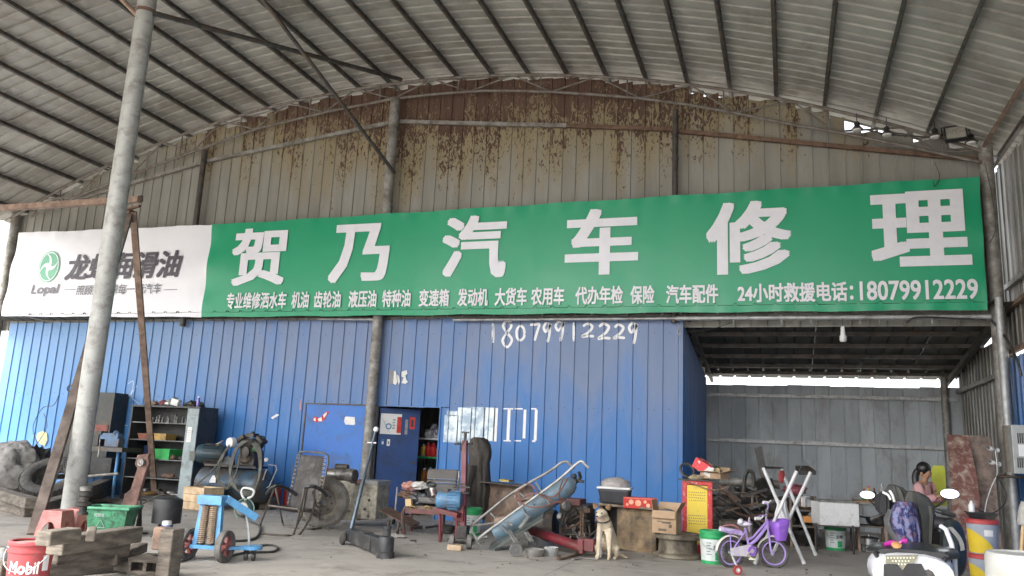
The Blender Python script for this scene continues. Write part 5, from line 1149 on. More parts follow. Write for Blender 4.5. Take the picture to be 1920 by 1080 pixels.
# green and white lubricant buckets
bw_ = M('white bucket label', (.62,.66,.64), (.52,.57,.55), .5, bump=0); lidm = M('dirty bucket lid', (.3,.32,.28), (.16,.17,.15), .7, dirt=(.1,.09,.08), damt=.5)
def lube(px, py, lab, rot=0, s_=1):
    p = G(px, py); r_ = .15*s_; h = .385*s_; t = bucket('bucket', lab, (p.x,p.y,0), r_, h, greenp, greenp, bw_, lidm, True, 'green and white lubricant buckets', rot)
    an = math.degrees(math.atan2(-p.y, -p.x)); rr_ = r_*.985
    for k in range(5):
        mbx = MB(); a0_ = math.radians(an-28); 
        vs = []; nn = 5; wd_ = math.radians(18 if k % 2 else 24)
        for i in range(nn+1):
            a = a0_+wd_*i/nn; z_ = h*(.62-k*.085); vs += [(p.x+rr_*math.cos(a), p.y+rr_*math.sin(a), z_), (p.x+rr_*math.cos(a), p.y+rr_*math.sin(a), z_+h*.035)]
        mbx.add(vs, [(2*i,2*i+2,2*i+3,2*i+1) for i in range(nn)], False); obj('label_print', mbx, greyink, t)
    vs = []; mbx = MB()
    for i in range(6):
        a = math.radians(an+12+5*i); vs += [(p.x+rr_*math.cos(a), p.y+rr_*math.sin(a), h*.13), (p.x+rr_*1.005*math.cos(a), p.y+rr_*1.005*math.sin(a), h*.36)]
    mbx.add(vs, [(2*i,2*i+2,2*i+3,2*i+1) for i in range(5)], False); obj('label_print', mbx, greenp, t)
    wrap_text('龙蟠', t, (p.x,p.y), rr_+.001, an+22, h*.45, h*.13, dark_ink, None, .01)
    return t
lube(882,1003, 'green and white bucket standing behind the red lift post'); lube(1336,1056, 'green and white bucket between the yellow cabinet and the bicycle', 10); lube(1567,1031, 'green and white bucket under the white foam box', 0)
# dark work jacket hanging on a stand
jm_ = M('dark brown work cloth', (.045,.038,.032), (.075,.065,.055), .9, 0, 5, dirt=(.1,.09,.08), damt=.25, bump=.4, bs=25)
from mathutils import noise
def cloth_hang(rows, Y, dep, seed, mat, parent, name, nf=9, fold=.022):
    """rows: (y_px, x_left, x_right); a hanging garment as a closed folded sleeve"""
    mb = MB(); vs = []; m_ = 36
    for (y_, xl_, xr_) in rows:
        a, b = P(xl_,y_,Y), P(xr_,y_,Y); cx_ = (a.x+b.x)/2; w2 = (b.x-a.x)/2; z_ = a.z
        for j in range(m_):
            t_ = 2*math.pi*j/m_; k = 1+noise.noise(V((math.cos(t_)*nf*.35, math.sin(t_)*nf*.35, z_*1.6+seed)))*.35+.13*math.sin(t_*7+z_*5+seed)*(.5+noise.noise(V((z_*3,seed,t_))))
            vs.append((cx_+w2*math.cos(t_)*(1+(k-1)*.4), Y+dep*math.sin(t_)*k, z_))
    R_ = len(rows); mb.add(vs, [(i*m_+j, i*m_+(j+1) % m_, (i+1)*m_+(j+1) % m_, (i+1)*m_+j) for i in range(R_-1) for j in range(m_)]+[tuple(range(m_)), tuple(range((R_-1)*m_, R_*m_))[::-1]], True)
    return obj(name, mb, mat, parent)
jk_ = thing('hanging_jacket', 'dark brown hooded work jacket hanging beside the red lift', 'jacket', (X(895,960,12.3),12.3,0))
cloth_hang([(820,892,904),(823,886,912),(832,881,918),(845,879,921),(856,881,920),(866,881,917),(880,877,918),(895,875,919),(915,872,920),(935,871,917),(950,876,917),(962,880,912),(972,888,910)], 12.3, .17, 5, jm_, jk_, 'body')
cloth_hang([(872,876,892),(890,873,889),(910,869,884),(928,869,883)], 12.1, .07, 9, jm_, jk_, 'sleeve')
g = MB(); g.cyl((X(895,900,12.3),12.3,0), (X(895,900,12.3),12.3,Z(897,824,12.3)-.03), .02); obj('stand', g, steel, jk_)
# plywood sheet
pb = thing('plywood_board', 'big stained plywood sheet behind the gas cylinder cart', 'board', (X(955,960,12.3),12.3,0))
g = MB(); A = [P(a_,b_,12.3) for a_, b_ in ((908,985),(1002,1000),(998,912),(970,906),(915,906))]; k_ = V((0,.03,0)); n_ = len(A); g.add(A+[q_+k_ for q_ in A], [tuple(range(n_)), tuple(range(n_,2*n_))[::-1]]+[(i,(i+1)%n_,n_+(i+1)%n_,n_+i) for i in range(n_)], False); obj('sheet', g, M('pinkish plywood', (.38,.27,.2), (.3,.2,.15), .8, 0, 3, dirt=(.09,.07,.06), damt=.6, ds=4), pb)
g = MB(); q_ = [P(905,903,12.2), P(985,911,12.2)]; g.beam(q_[0], q_[1], .3, .02); g2 = single('board_scrap', g, blackm, 'dark thin panel lying along the top of the plywood sheet', 'board', q_[0]); g = MB(); g.beam(P(940,900,12.1), P(958,902,12.1), .2, .03); single('yellow_strip', g, M('dull yellow foam', (.5,.4,.12), (.4,.3,.1), .8), 'dull yellow strip on top of the plywood sheet', 'strip', P(940,900,12.1))

# ---------------------------------------------------------------- gas cylinder cart lying back at an angle
gc = thing('cylinder_cart', 'galvanised two-wheeled cart tipped back', 'cart', G(960,1035))
tag(gc, 'galvanised tube cart tipped back carrying one blue gas cylinder', 'cart')
pale = M('pale zinc tube', (.36,.36,.34), (.27,.265,.25), .45, .4, dirt=(.16,.13,.11), damt=.35); rt = .017
ya, yn = 10.4, 9.75   # far rail, near rail
g = MB(); g.tube(smooth_pts([P(905,1030,ya), P(881,988,ya), P(887,983,ya), P(960,925,ya), P(1030,884,ya), P(1052,868,ya), P(1063,866,ya), P(1068,870,ya), P(1076,878,ya)],5), rt, 8); obj('rail', g, pale, gc)
g = MB(); g.tube(smooth_pts([P(908,1030,yn+.1), P(895,1013,yn), P(950,970,yn), P(1040,905,yn), P(1082,869,yn), P(1092,866,yn), P(1098,872,yn), P(1104,877,yn)],5), rt, 8); obj('rail', g, pale, gc)
for a_, b_ in (((887,986,ya),(930,980,yn)), ((895,1010,ya),(912,1006,yn)), ((920,962,ya),(952,1000,yn)), ((965,930,ya),(990,970,yn)), ((1005,905,ya),(1030,945,yn)), ((975,925,ya),(1000,945,yn+.2)), ((930,970,ya),(960,985,yn))):
    g = MB(); g.tube([P(*a_), P(*b_)], .012, 7); obj('crossbar', g, pale, gc)
bdm = M('dull green steel bed', (.14,.16,.15), (.1,.11,.1), .6, .2, dirt=(.06,.05,.05), damt=.4)
g = MB(); g.beam(P(918,1028,10.0), P(1020,965,10.0), .3, .025, (0,-.3,1)); g.beam(P(908,1032,10.0), P(940,1030,9.9), .25, .02); obj('bed', g, bdm, gc)
g = MB(); g.prism([(0,0),(.16,.05),(.12,.3),(-.02,.26)], P(928,1012,10.05), (1,0,0), (0,0,1), -.01); obj('toe_plate', g, browns, gc)
for a_, b_ in (((955,995),(968,1018)), ((985,995),(997,1015)), ((992,968),(975,990))):
    g = MB(); g.beam(P(*a_,9.9), P(*b_,9.75), .05, .02); obj('strut', g, pale, gc)
for px_, py_, s_ in ((967,1031,1), (1001,1018,.9)):
    c_ = G(px_, py_, .078); g = MB(); g.lathe([(.045,-.02),(.074,-.022),(.078,0),(.074,.022),(.045,.02)], c_, (.55,-.8,0), 26); w_ = obj('wheel', g, M('grey hard wheel', (.17,.165,.155), (.12,.115,.11), .7), gc)
    g = MB(); g.lathe([(.045,-.01),(.02,-.012),(.02,-.03),(.005,-.03)], c_, (.55,-.8,0), 20, False); g.lathe([(.045,.01),(.02,.012),(.02,.03),(.005,.03)], c_, (.55,-.8,0), 20, False); obj('hub', g, alu, w_)
cyl = thing('gas_cylinder', 'long pale blue scratched gas cylinder lying on the cart', 'gas cylinder', P(1000,955,10.05)); cm_ = M('scratched cylinder blue', (.13,.22,.29), (.09,.16,.22), .5, .1, 3, dirt=(.12,.13,.13), damt=.55, ds=7)
a, b = P(930,1003,10.1), P(1078,903,10.1); d_ = (b-a).normalized(); L = (b-a).length
g = MB(); g.lathe([(.06,0),(.112,.01),(.118,.04),(.118,L-.16),(.11,L-.09),(.08,L-.035),(.045,L-.01),(.032,L+.01)], a, d_, 28); obj('body', g, cm_, cyl)
g = MB(); g.lathe([(.032,L),(.035,L+.03),(.02,L+.04),(.02,L+.09)], a, d_, 14); e_ = a+d_*(L+.06); g.cyl(e_-V((.06,0,.02)), e_+V((.07,0,-.03)), .016); g.cyl(e_+d_*.03+V((0,0,0)), e_+d_*.04+V((-.02,-.05,.06)), .02); g.ball(e_+V((-.06,0,.03)), .035); obj('valve', g, blackm, cyl)
rh = M('reddish rubber hose', (.2,.08,.06), (.12,.06,.05), .6)
g = MB()
for pts in ([(985,905,9.8),(1000,912,9.7),(1015,930,9.7),(1045,942,9.75),(1055,935,9.9),(1020,930,10.2),(975,940,9.8),(968,925,9.8),(985,912,9.8)], [(968,930,9.8),(985,948,9.7),(1015,950,9.7),(1050,940,9.8)], [(1055,900,9.9),(1048,925,9.85),(1052,940,9.9)], [(1066,895,9.9),(1040,930,9.8),(1000,925,9.8),(980,935,9.8)]):
    tp(g, pts, .009, 6, 6)
single('gas_hose', g, rh, 'reddish rubber hoses wound round the gas cylinder and cart rails', 'hose', P(1000,930,9.8))

# ---------------------------------------------------------------- engine with red beam
en = thing('engine_block', 'greasy black engine and gearbox sitting on a red beam', 'engine', G(1060,1010)); Ye = 10.7
g = MB(); bp(g, 1048,945,1100,1012, Ye, .5); obj('block', g, castm, en, bev=.02)
g = MB(); bp(g, 1046,935,1088,948, Ye-.05, .35); obj('rocker_cover', g, maroon, en, bev=.015)
g = MB(); g.lathe([(.2,0),(.22,.1),(.14,.3),(.12,.42),(.06,.45)], P(1042,985,Ye+.2), (-1,0,-.05), 22); obj('gearbox', g, castm, en)
rr = random.Random(8)
for k in range(30):
    px_, py_ = rr.uniform(1042,1108), rr.uniform(948,1015); c_ = P(px_, py_, Ye-.06); s_ = rr.uniform(.03,.075); g = MB(); m_ = rr.choice((castm, blackm, alu, rustst, castm, steel))
    if k % 3 == 0: g.lathe([(s_*.3,-s_*.3),(s_,-s_*.2),(s_,s_*.4),(s_*.5,s_*.6)], c_, (rr.uniform(-.6,.6),-1,rr.uniform(-.6,.6)), 12)
    elif k % 3 == 1: g.box(c_, (s_*1.5,s_*1.2,s_), Matrix.Rotation(rr.uniform(-.6,.6), 4, 'Y'))
    else: g.tube(smooth_pts([c_+V((rr.uniform(-.15,.15),rr.uniform(-.1,0),rr.uniform(-.12,.12))) for _ in range(4)],4), .014, 6)
    obj(('pulley','bracket','pipe')[k % 3], g, m_, en, bev=(.006 if k % 3 == 1 else 0))
g = MB(); tp(g, [(1060,960,Ye-.2),(1052,990,Ye-.22),(1068,965,Ye-.2),(1078,955,Ye-.15)], .012, 7, 5); obj('hose', g, blackp, en)
rb = thing('red_beam', 'long dark red round steel beam lying under the engine', 'beam', G(1050,1020)); a, b = P(992,992,10.35), P(1088,1026,9.95)
g = MB(); g.cyl(a, b, .06, n=18); obj('tube', g, redm, rb); g = MB(); g.box(P(1100,1021,9.95), (.2,.14,.14)); g.box(P(1092,1024,9.93), (.05,.16,.16)); obj('end_plate', g, redm, rb, bev=.005)
single('scrap_pile', (lambda g: g)(lump(G(1040,1000)+V((0,.3,.1)), (.6,.3,.16), 31, .5, 30, 14, 0, 5)), castm, 'dark oily pile of parts between the cart and the engine', 'scrap', G(1040,1000))
chain(P(1092,960,Ye-.35), G(1090,1032,.03), 22, -.02, 'chain', 'rusty hanging chain in front of the engine', rustst, .009, .026)
g = MB(); g.tube(smooth_pts([G(*q_,.02) for q_ in ((1088,1033),(1080,1040),(1060,1046),(1046,1048),(1050,1044))],6), .016, 6); single('rope', g, rustst, 'frayed brown rope end on the floor below the chain', 'rope', G(1060,1046))
t = thing('metal_bowl', 'shallow dark metal bowl on the floor left of the dog', 'bowl', G(1003,1043)); p = G(1003,1043)
g = MB(); g.lathe([(.09,0),(.115,.05),(.12,.085),(.105,.085),(.1,.05),(.08,.012),(.005,.012)], p, n=26); obj('body', g, oldgalv, t)
t = thing('plastic_tub', 'small cloudy clear tub on the floor between bowl and dog', 'tub', G(1033,1042)); p = G(1033,1042)
g = MB(); g.lathe([(.075,0),(.085,.1),(.09,.1),(.088,.09),(.07,.012),(.005,.012)], p, n=22); obj('body', g, M('cloudy clear plastic', (.55,.56,.54), (.45,.46,.44), .3, trans=.5, bump=0), t)
# ---------------------------------------------------------------- skin helper for bodies
def skin(name, verts, edges, mats, parent, org=None, sub=2, root=0):
    org = V(org if org is not None else wloc(parent)); me = bpy.data.meshes.new(name)
    me.from_pydata([V(v[:3])-org for v in verts], edges, []); me.materials.append(mats)
    o = bpy.data.objects.new(name, me); COL.objects.link(o)
    if parent: o.parent = parent; o.location = org-wloc(parent)
    else: o.location = org
    m = o.modifiers.new('skin', 'SKIN'); m.use_smooth_shade = True; m.branch_smoothing = .6
    if not me.skin_vertices: o.data.skin_vertices.new() if hasattr(o.data.skin_vertices, 'new') else None
    for i, v in enumerate(verts):
        r = v[3]; me.skin_vertices[0].data[i].radius = (r, v[4] if len(v) > 4 else r)
        me.skin_vertices[0].data[i].use_root = (i == root)
    s = o.modifiers.new('sub', 'SUBSURF'); s.levels = sub; s.render_levels = sub
    return o
# ---------------------------------------------------------------- dog
dp_ = G(1133,1050); D0 = T(dp_) @ RZ(-4) @ Matrix.Scale(1.03, 4)
def dl(x, y, z): return tuple(D0 @ V((x, y, z)))
fur = M('cream dog fur', (.58,.5,.37), (.42,.33,.22), .9, 0, 5, dirt=(.62,.54,.42), damt=.35, ds=3, bump=.6, bs=80)
dog = thing('dog', 'cream coloured dog sitting chained and facing the camera', 'dog', dp_)
# x right (from the camera), y away, z up
dv = [(0,.20,.17,.105,.1),      #0 pelvis
      (.01,.15,.27,.10,.09),    #1 loin
      (.0,.07,.36,.105,.11),    #2 rib cage
      (-.01,.0,.42,.09,.09),  #3 shoulders
      (-.02,-.02,.48,.07,.065), #4 neck
      (-.03,-.04,.53,.082,.07), #5 skull
      (-.033,-.095,.515,.062,.05), #6 brow
      (-.036,-.145,.49,.032,.028), #7 muzzle
      (-.037,-.175,.485,.022,.02), #8 nose end
      (-.055,.0,.36,.045,.05),  #9 L shoulder joint
      (-.06,-.03,.22,.034,.036),  #10 L elbow
      (-.062,-.03,.10,.021,.022),  #11 wrist
      (-.064,-.045,.028,.022,.02),  #12 paw
      (-.066,-.075,.018,.02,.015), #13 toes
      (.05,.0,.36,.045,.05),   #14
      (.062,-.03,.22,.034,.036), #15
      (.066,-.03,.10,.021,.022), #16
      (.068,-.045,.028,.022,.02), #17
      (.07,-.08,.018,.02,.015), #18
      (-.08,.17,.13,.065,.07), #19 L thigh
      (-.115,.05,.125,.04,.045), #20 knee
      (-.105,.12,.04,.024,.026), #21 hock
      (-.105,.02,.022,.023,.017), #22 hind paw
      (.08,.17,.13,.065,.07), #23
      (.12,.05,.13,.045,.05), #24
      (.11,.13,.04,.024,.026), #25
      (.11,.03,.022,.023,.017), #26
      (.05,.3,.06,.03,.03), (.13,.33,.025,.022,.02), (.2,.26,.02,.014,.012)]  # tail 27 28 29
ed = [(0,1),(1,2),(2,3),(3,4),(4,5),(5,6),(6,7),(7,8),(3,9),(9,10),(10,11),(11,12),(12,13),(3,14),(14,15),(15,16),(16,17),(17,18),(0,19),(19,20),(20,21),(21,22),(0,23),(23,24),(24,25),(25,26),(0,27),(27,28),(28,29)]
skin('body', [(*dl(*v[:3]), v[3], v[4]) for v in dv], ed, fur, dog)
tanear = M('tan ear fur', (.25,.15,.08), (.18,.11,.06), .9, bump=.3)
for s_ in (-1, 1):
    g = MB(D0 @ T(-.03+s_*.07,-.035,.58) @ RY(s_*32)); g.lathe([(.036,0),(.031,.022),(.018,.046),(.003,.066)], (0,0,0), (0,-.25,1), 12); obj('ear', g, tanear, dog)
    g = MB(D0); g.ball((-.033+s_*.032,-.142,.528), (.010,.007,.008)); obj('eye', g, blackp, dog)
g = MB(D0); g.ball((-.037,-.2,.492), (.013,.009,.009)); obj('nose', g, blackp, dog)
g = MB(D0); g.ball((-.036,-.19,.470), (.014,.012,.008)); g.ball((-.036,-.2,.46), (.009,.004,.012)); obj('tongue', g, M('pink tongue', (.55,.18,.2), bump=0), dog)
g = MB(D0); g.ring((-.02,-.02,.445), .08, .008, (0,-.35,1), 20, 6); obj('collar', g, blackm, dog)
chain(D0 @ V((-.02,-.09,.43)), D0 @ V((-.03,-.05,.03)), 16, .0, 'chain', 'thin dog chain hanging from the collar of the dog', galv, .0035, .012)
g = MB(); g.tube(smooth_pts([G(*q_,.012) for q_ in ((1120,1049),(1105,1048),(1090,1047),(1075,1049),(1070,1047))],5), .009, 6); single('leash', g, oldgalv, 'pale leash lying on the floor left of the dog', 'leash', G(1100,1049))

# ---------------------------------------------------------------- plywood box table with things on it
YB = 11.0; t = thing('plywood_table', 'stained plywood box table standing behind the dog', 'table', (X(1175,1040,YB),YB,0))
def slab_px(pts, Yv, th, mat, parent, name, back=V((0,1,0)), **k):
    A = [P(a_,b_,(Yv[i] if isinstance(Yv,(list,tuple)) else Yv)) for i,(a_,b_) in enumerate(pts)]; n_ = len(A); kk = back*th
    g = MB(); g.add(A+[q_+kk for q_ in A], [tuple(range(n_)), tuple(range(n_,2*n_))[::-1]]+[(i,(i+1)%n_,n_+(i+1)%n_,n_+i) for i in range(n_)], False); return obj(name, g, mat, parent, **k)
slab_px([(1122,943),(1228,953),(1228,957),(1122,947)], YB-.1, .62, M('table edge board', (.3,.24,.17), (.2,.16,.11), .8, dirt=(.08,.07,.06), damt=.4), t, 'top')
slab_px([(1157,1028),(1222,1040),(1222,958),(1157,950)], YB, .025, plywood, t, 'front_panel')
slab_px([(1222,1042),(1230,1040),(1230,958),(1222,958)], YB-.06, .55, plywood, t, 'side_panel')
slab_px([(1123,1020),(1130,1022),(1130,948),(1123,947)], YB, .5, plywood, t, 'side_panel')
g = MB(); bp(g, 1128,950,1225,1025, YB+.5, .02); obj('back_panel', g, blackm, t)
hx = P(1153,945,YB+.05); t = thing('helmet_box', 'black tub with white rim and silver wrapped lid on the plywood table', 'box', hx)
M_ = T(hx) @ RZ(4); g = MB(M_); taper_box(g, .17,.14,.215,.18,.2,0,False); obj('tub', g, M('matt charcoal plastic', (.035,.037,.042), (.05,.05,.055), .55), t, bev=.03)
g = MB(M_); g.box((0,0,.21), (.45,.38,.03)); obj('rim', g, whitep, t, bev=.012)
g = lump(M_ @ V((0,.0,.25)), (.2,.16,.10), 3, .12, 26, 16, (M_ @ V((0,0,.222))).z, 2); obj('lid', g, M('silver film', (.5,.48,.47), (.38,.33,.32), .35, .3, dirt=(.3,.1,.1), damt=.3, bump=.3, bs=20), t)
rx_ = P(1200,953,YB-.0); t = thing('red_box', 'flat red printed gift box on the plywood table', 'box', rx_); M_ = T(rx_) @ RZ(12)
g = MB(M_); g.box((0,0,.07), (.44,.2,.14)); obj('carton', g, M('red printed card', (.6,.04,.03), (.5,.03,.025), .5, bump=.05), t, bev=.006)
g = MB(M_)
for k, (u_, v_, r_) in enumerate(((-.12,.08,.032),(-.03,.07,.04),(.06,.09,.022),(-.17,.045,.018),(.1,.045,.026))): g.lathe([(r_,0),(r_,.002),(.0,.002)], (u_,-.1,v_), (0,-1,0), 14)
obj('print', g, M('orange print', (.75,.35,.18), (.8,.5,.35), .6, bump=0), t)
g = MB(M_); g.box((0,-.101,.13), (.43,.003,.012)); g.box((.223,0,.05), (.003,.12,.03)); obj('print_strip', g, M('print pale red', (.75,.2,.16), bump=0), t)
# carton with open flaps on the wheel rim
def carton_open(name, lab, p, rot, wx, wy, h, mat=carton, flaps=(40,30,60,20)):
    M_ = T(p) @ RZ(rot); t = thing(name, lab, 'carton', p)
    g = MB(M_)
    for c_, d_ in (((0,-wy/2,h/2),(wx,.006,h)), ((0,wy/2,h/2),(wx,.006,h)), ((-wx/2,0,h/2),(.006,wy,h)), ((wx/2,0,h/2),(.006,wy,h)), ((0,0,.004),(wx,wy,.006))): g.box(c_, d_)
    obj('body', g, mat, t)
    for i, (ax_, sgn) in enumerate((('x',-1),('x',1),('y',-1),('y',1))):
        a = flaps[i]; L = (wx if ax_ == 'x' else wy)*.42
        if ax_ == 'y': g = MB(M_ @ T(0,sgn*wy/2,h) @ RX(-sgn*a)); g.box((0,0,L/2),(wx*.97,.005,L))
        else: g = MB(M_ @ T(sgn*wx/2,0,h) @ RY(sgn*a)); g.box((0,0,L/2),(.005,wy*.97,L))
        obj('flap', g, mat, t)
    return t, M_
rc = G(1267,1048); rz_ = .30
t, M_ = carton_open('carton', 'open brown carton standing on the truck wheel rim', rc+V((-.12,.05,.30)), -8, .3, .24, .27, flaps=(8,30,150,20))
g = MB(M_); g.box((.03,-.124,.13),(.12,.002,.025)); g.box((-.06,-.124,.14),(.06,.002,.012)); g.box((.08,-.124,.09),(.04,.002,.04)); g.box((-.02,-.124,.04),(.1,.002,.03)); obj('print', g, M('carton print', (.12,.09,.06), bump=0), t)
g = lump(M_ @ V((0,0,.24)), (.12,.09,.05), 5, .3, 16, 10, -1); obj('rag_filling', g, M('grey stuffing', (.2,.2,.2), (.1,.1,.1), .8), t)
rm = thing('wheel_rim', 'rusty cream truck wheel rim lying flat under the carton', 'wheel rim', rc+V((0,.25,0))); rimm = M('rusty cream rim', (.25,.22,.16), (.13,.1,.07), .7, .1, 4, dirt=(.05,.04,.035), damt=.5)
c_ = rc+V((0,.2,0)); g = MB(); g.lathe([(.28,.0),(.31,.01),(.31,.045),(.262,.055),(.245,.07),(.235,.2),(.25,.225),(.3,.235),(.305,.27),(.285,.29),(.25,.28),(.2,.25),(.08,.24),(.08,.22),(.2,.2)], c_, (0,0,1), 44, False); obj('barrel', g, rimm, rm)
g = MB(); g.ring(c_+V((0,0,.285)), .28, .012, (0,0,1), 40, 6); obj('lock_ring', g, steel, rm)

# ---------------------------------------------------------------- yellow and red tool cabinet
YY = 11.35; yc = thing('tool_cabinet', 'yellow perforated steel cabinet with a red frame by the blue corner', 'cabinet', (X(1308,1040,YY),YY,0))
M_ = T(X(1279,1040,YY), YY, 0) @ RZ(5); wy_ = (X(1334,980,YY)-X(1279,980,YY))*1.02; hy = Z(1309,902,YY)
g = MB(M_); g.box((wy_/2,.2,hy/2), (wy_-.01,.38,hy-.01)); obj('body', g, yellowp if 0 else M('cabinet orange-yellow side', (.42,.28,.06), (.35,.2,.05), .6, dirt=(.1,.07,.04), damt=.5), yc)
g = MB(M_)
for c_, d_ in (((.03,-.005,hy/2),(.06,.03,hy)), ((wy_-.03,-.005,hy/2),(.06,.03,hy)), ((wy_/2,-.005,hy-.025),(wy_-.12,.03,.05)), ((wy_/2,-.005,.06),(wy_-.12,.03,.12)), ((wy_-.004,.18,hy/2),(.02,.36,hy-.002))): g.box(c_, d_)
obj('frame', g, M('bright red steel', (.6,.03,.03), (.5,.025,.025), .4, 0, dirt=(.75,.6,.55), damt=.12, ds=20), yc, bev=.004)
g = MB(M_); g.box((wy_/2,-.0,hy*.5+.03), (wy_-.125,.025,hy-.18)); obj('front_panel', g, M('cabinet yellow', (.8,.6,.06), (.74,.53,.05), .45, 0, 3, dirt=(.45,.33,.08), damt=.2), yc)
g = MB(M_)
for blk_ in (.84, .52, .22):
    for r_ in range(4):
        for k in range(9):
            xx = .09+(wy_-.18)*(k+.5*(r_ % 2)*.6)/8.6; g.lathe([(.0065,0),(.0065,.002),(0,.002)], (xx,-.0125,hy*blk_-r_*.035), (0,-1,0), 6)
obj('perforation', g, dark_ink, yc)['kind'] = 'stuff'
tz_ = hy+.01
def yl(x, y, z): return M_ @ V((x, y, z))
g = MB(M_); g.box((wy_/2,.15,tz_), (wy_+.1,.4,.012)); single('thin_board', g, steel, 'thin dark board on top of the yellow cabinet', 'board', yl(wy_/2,.15,tz_))
g = MB(); g.ring(yl(.06,.2,tz_+.12), .1, .018, (.5,-.8,.5), 20, 8); single('seal_ring', g, rubber, 'dark oil seal ring leaning on top of the yellow cabinet', 'ring', yl(.06,.2,tz_))
g = lump(yl(.2,.1,tz_+.03), (.13,.08,.04), 3, .3, 16, 10, -1); single('glove', g, M('tan glove', (.4,.33,.2), (.25,.2,.14), .9, bump=.4), 'tan work glove on top of the yellow cabinet', 'glove', yl(.2,.1,tz_))
bx = T(yl(.30,.12,tz_+.17)) @ RZ(-20) @ RY(28); t = thing('cola_box', 'red and white printed drinks box tilted on top of the yellow cabinet', 'box', yl(.3,.12,tz_+.05))
g = MB(bx); g.box((0,0,0), (.3,.16,.14)); obj('carton', g, M('red white card', (.6,.04,.05), (.62,.6,.58), .5, 0, 5, lo=.5, hi=.53, bump=0), t, bev=.005)
t, M2 = carton_open('carton', 'flattened open cardboard box spilling over the yellow cabinet top', yl(.42,.1,tz_+.03), -25, .3, .22, .08, flaps=(60,75,80,40))
g = lump(yl(.4,.1,tz_+.13), (.12,.1,.07), 8, .35, 16, 10, -1); single('small_goods', g, M('dark spare mixed', (.1,.09,.07), (.4,.3,.15), .6, lo=.5, hi=.6), 'dark and tan bits in the open cardboard box', 'goods', yl(.4,.1,tz_+.1))
g = MB(); g.tube(smooth_pts([yl(-.02,-.03,tz_),yl(.15,-.05,tz_-.05),yl(.35,-.06,tz_-.11),yl(.5,-.02,tz_-.1),yl(.62,.05,tz_-.04)],6), .008, 6); single('cable', g, M('tan hose', (.3,.2,.13), bump=0), 'thin brown cable sagging across the yellow cabinet top', 'cable', yl(0,0,tz_))

# ---------------------------------------------------------------- children's bicycle, traced in its own upright plane
A0, B0 = G(1369,1064), G(1452,1065); bd_ = (B0-A0); bd_.z = 0; bd_.normalize(); bn_ = V((-bd_.y, bd_.x, 0))
bn_ = V((-bd_.y, bd_.x, 0)); 
def PB(px, py, off=0):
    v = _ray(px, py); t_ = (A0-CAM+bn_*off).dot(bn_)/v.dot(bn_); return CAM+v*t_
bk = thing('kids_bicycle', 'lilac childrens bicycle with purple basket and training wheels', 'bicycle', (A0+B0)/2)
lil = M('lilac paint', (.42,.3,.66), (.36,.25,.58), .35, 0, 5, bump=0, coat=.4); pur = M('purple plastic', (.3,.13,.6), (.25,.1,.52), .4, 0, 5, bump=.03); cw = M('cream white plastic', (.72,.7,.64), (.65,.62,.56), .4, bump=0)
def wheel(cp, Rw, nrm_, front):
    g = MB(); g.ring(cp, Rw-.02, .02, nrm_, 40, 10); w_ = obj('wheel', g, rubber, bk)
    g = MB(); g.ring(cp, Rw-.045, .011, nrm_, 40, 6); obj('rim', g, lil, w_)
    g = MB(); z = nrm_.normalized(); x = z.orthogonal().normalized(); y = z.cross(x)
    for k in range(14):
        a = 2*math.pi*k/14; d_ = x*math.cos(a)+y*math.sin(a); g.cyl(cp+z*(.02*(1 if k%2 else -1)), cp+d_*(Rw-.045), .0022, n=4)
    g.cyl(cp-z*.04, cp+z*.04, .014, n=10); obj('spokes', g, chrome, w_); return w_
rc_ = PB(1370,1036); fc_ = PB(1451,1037); fn_ = V((.2,-1,0)).normalized()
wheel(rc_, .178, bn_, 0); wheel(fc_, .178, fn_, 1)
def bt_(name, pts, r, mat=lil, off=0, n=8, s=0):
    g = MB(); q_ = [PB(a_,b_,off) for a_,b_ in pts]; g.tube(smooth_pts(q_,s) if s else q_, r, n); return obj(name, g, mat, bk)
bt_('down_tube', [(1439,984),(1428,1000),(1416,1014),(1405,1022)], .020, s=4); bt_('top_tube', [(1436,980),(1420,998),(1411,1008),(1402,1011)], .014, s=4)
bt_('seat_tube', [(1397,990),(1404,1024)], .014); bt_('seat_stay', [(1397,997),(1371,1035)], .009, off=-.03); bt_('seat_stay', [(1397,997),(1371,1035)], .009, off=.04)
bt_('chain_stay', [(1404,1026),(1371,1037)], .009, off=.04); bt_('rear_strut', [(1369,998),(1371,1036)], .007, off=-.04)
bt_('head_tube', [(1437,973),(1440,990)], .019); bt_('fork', [(1439,986),(1443,1012),(1446,1034),(1451,1037)], .012, off=-.045, s=4); bt_('fork', [(1440,990),(1446,1034),(1451,1037)], .011, off=.045)
bt_('stem', [(1437,978),(1437,955)], .012, chrome)
hbp_ = PB(1437,956); g = MB(); hd_ = V((.1,-1,0)).normalized(); gL, gR = PB(1417,972,-.17), PB(1432,942,.2); g.tube(smooth_pts([gL, PB(1426,967,-.12), PB(1436,966,-.03), PB(1438,958,.05), PB(1440,946,.13), gR],5), .010, 8); obj('handlebar', g, lil, bk)
for s_, p_ in ((1, gL), (-1, gR)):
    g = MB(); g.tube([p_+bd_*.06, p_-bd_*.01], [.019,.019], 10); obj('grip', g, whitep, bk)
    g = MB(); g.tube([p_+bd_*.07, p_+bd_*.1+V((0,0,.03))], .008, 6); obj('brake_lever', g, whitep, bk)
g = MB(); g.ball(PB(1431,960), (.02,.02,.02)); g.box(PB(1438,960), (.03,.03,.05)); obj('bell', g, blackp, bk)
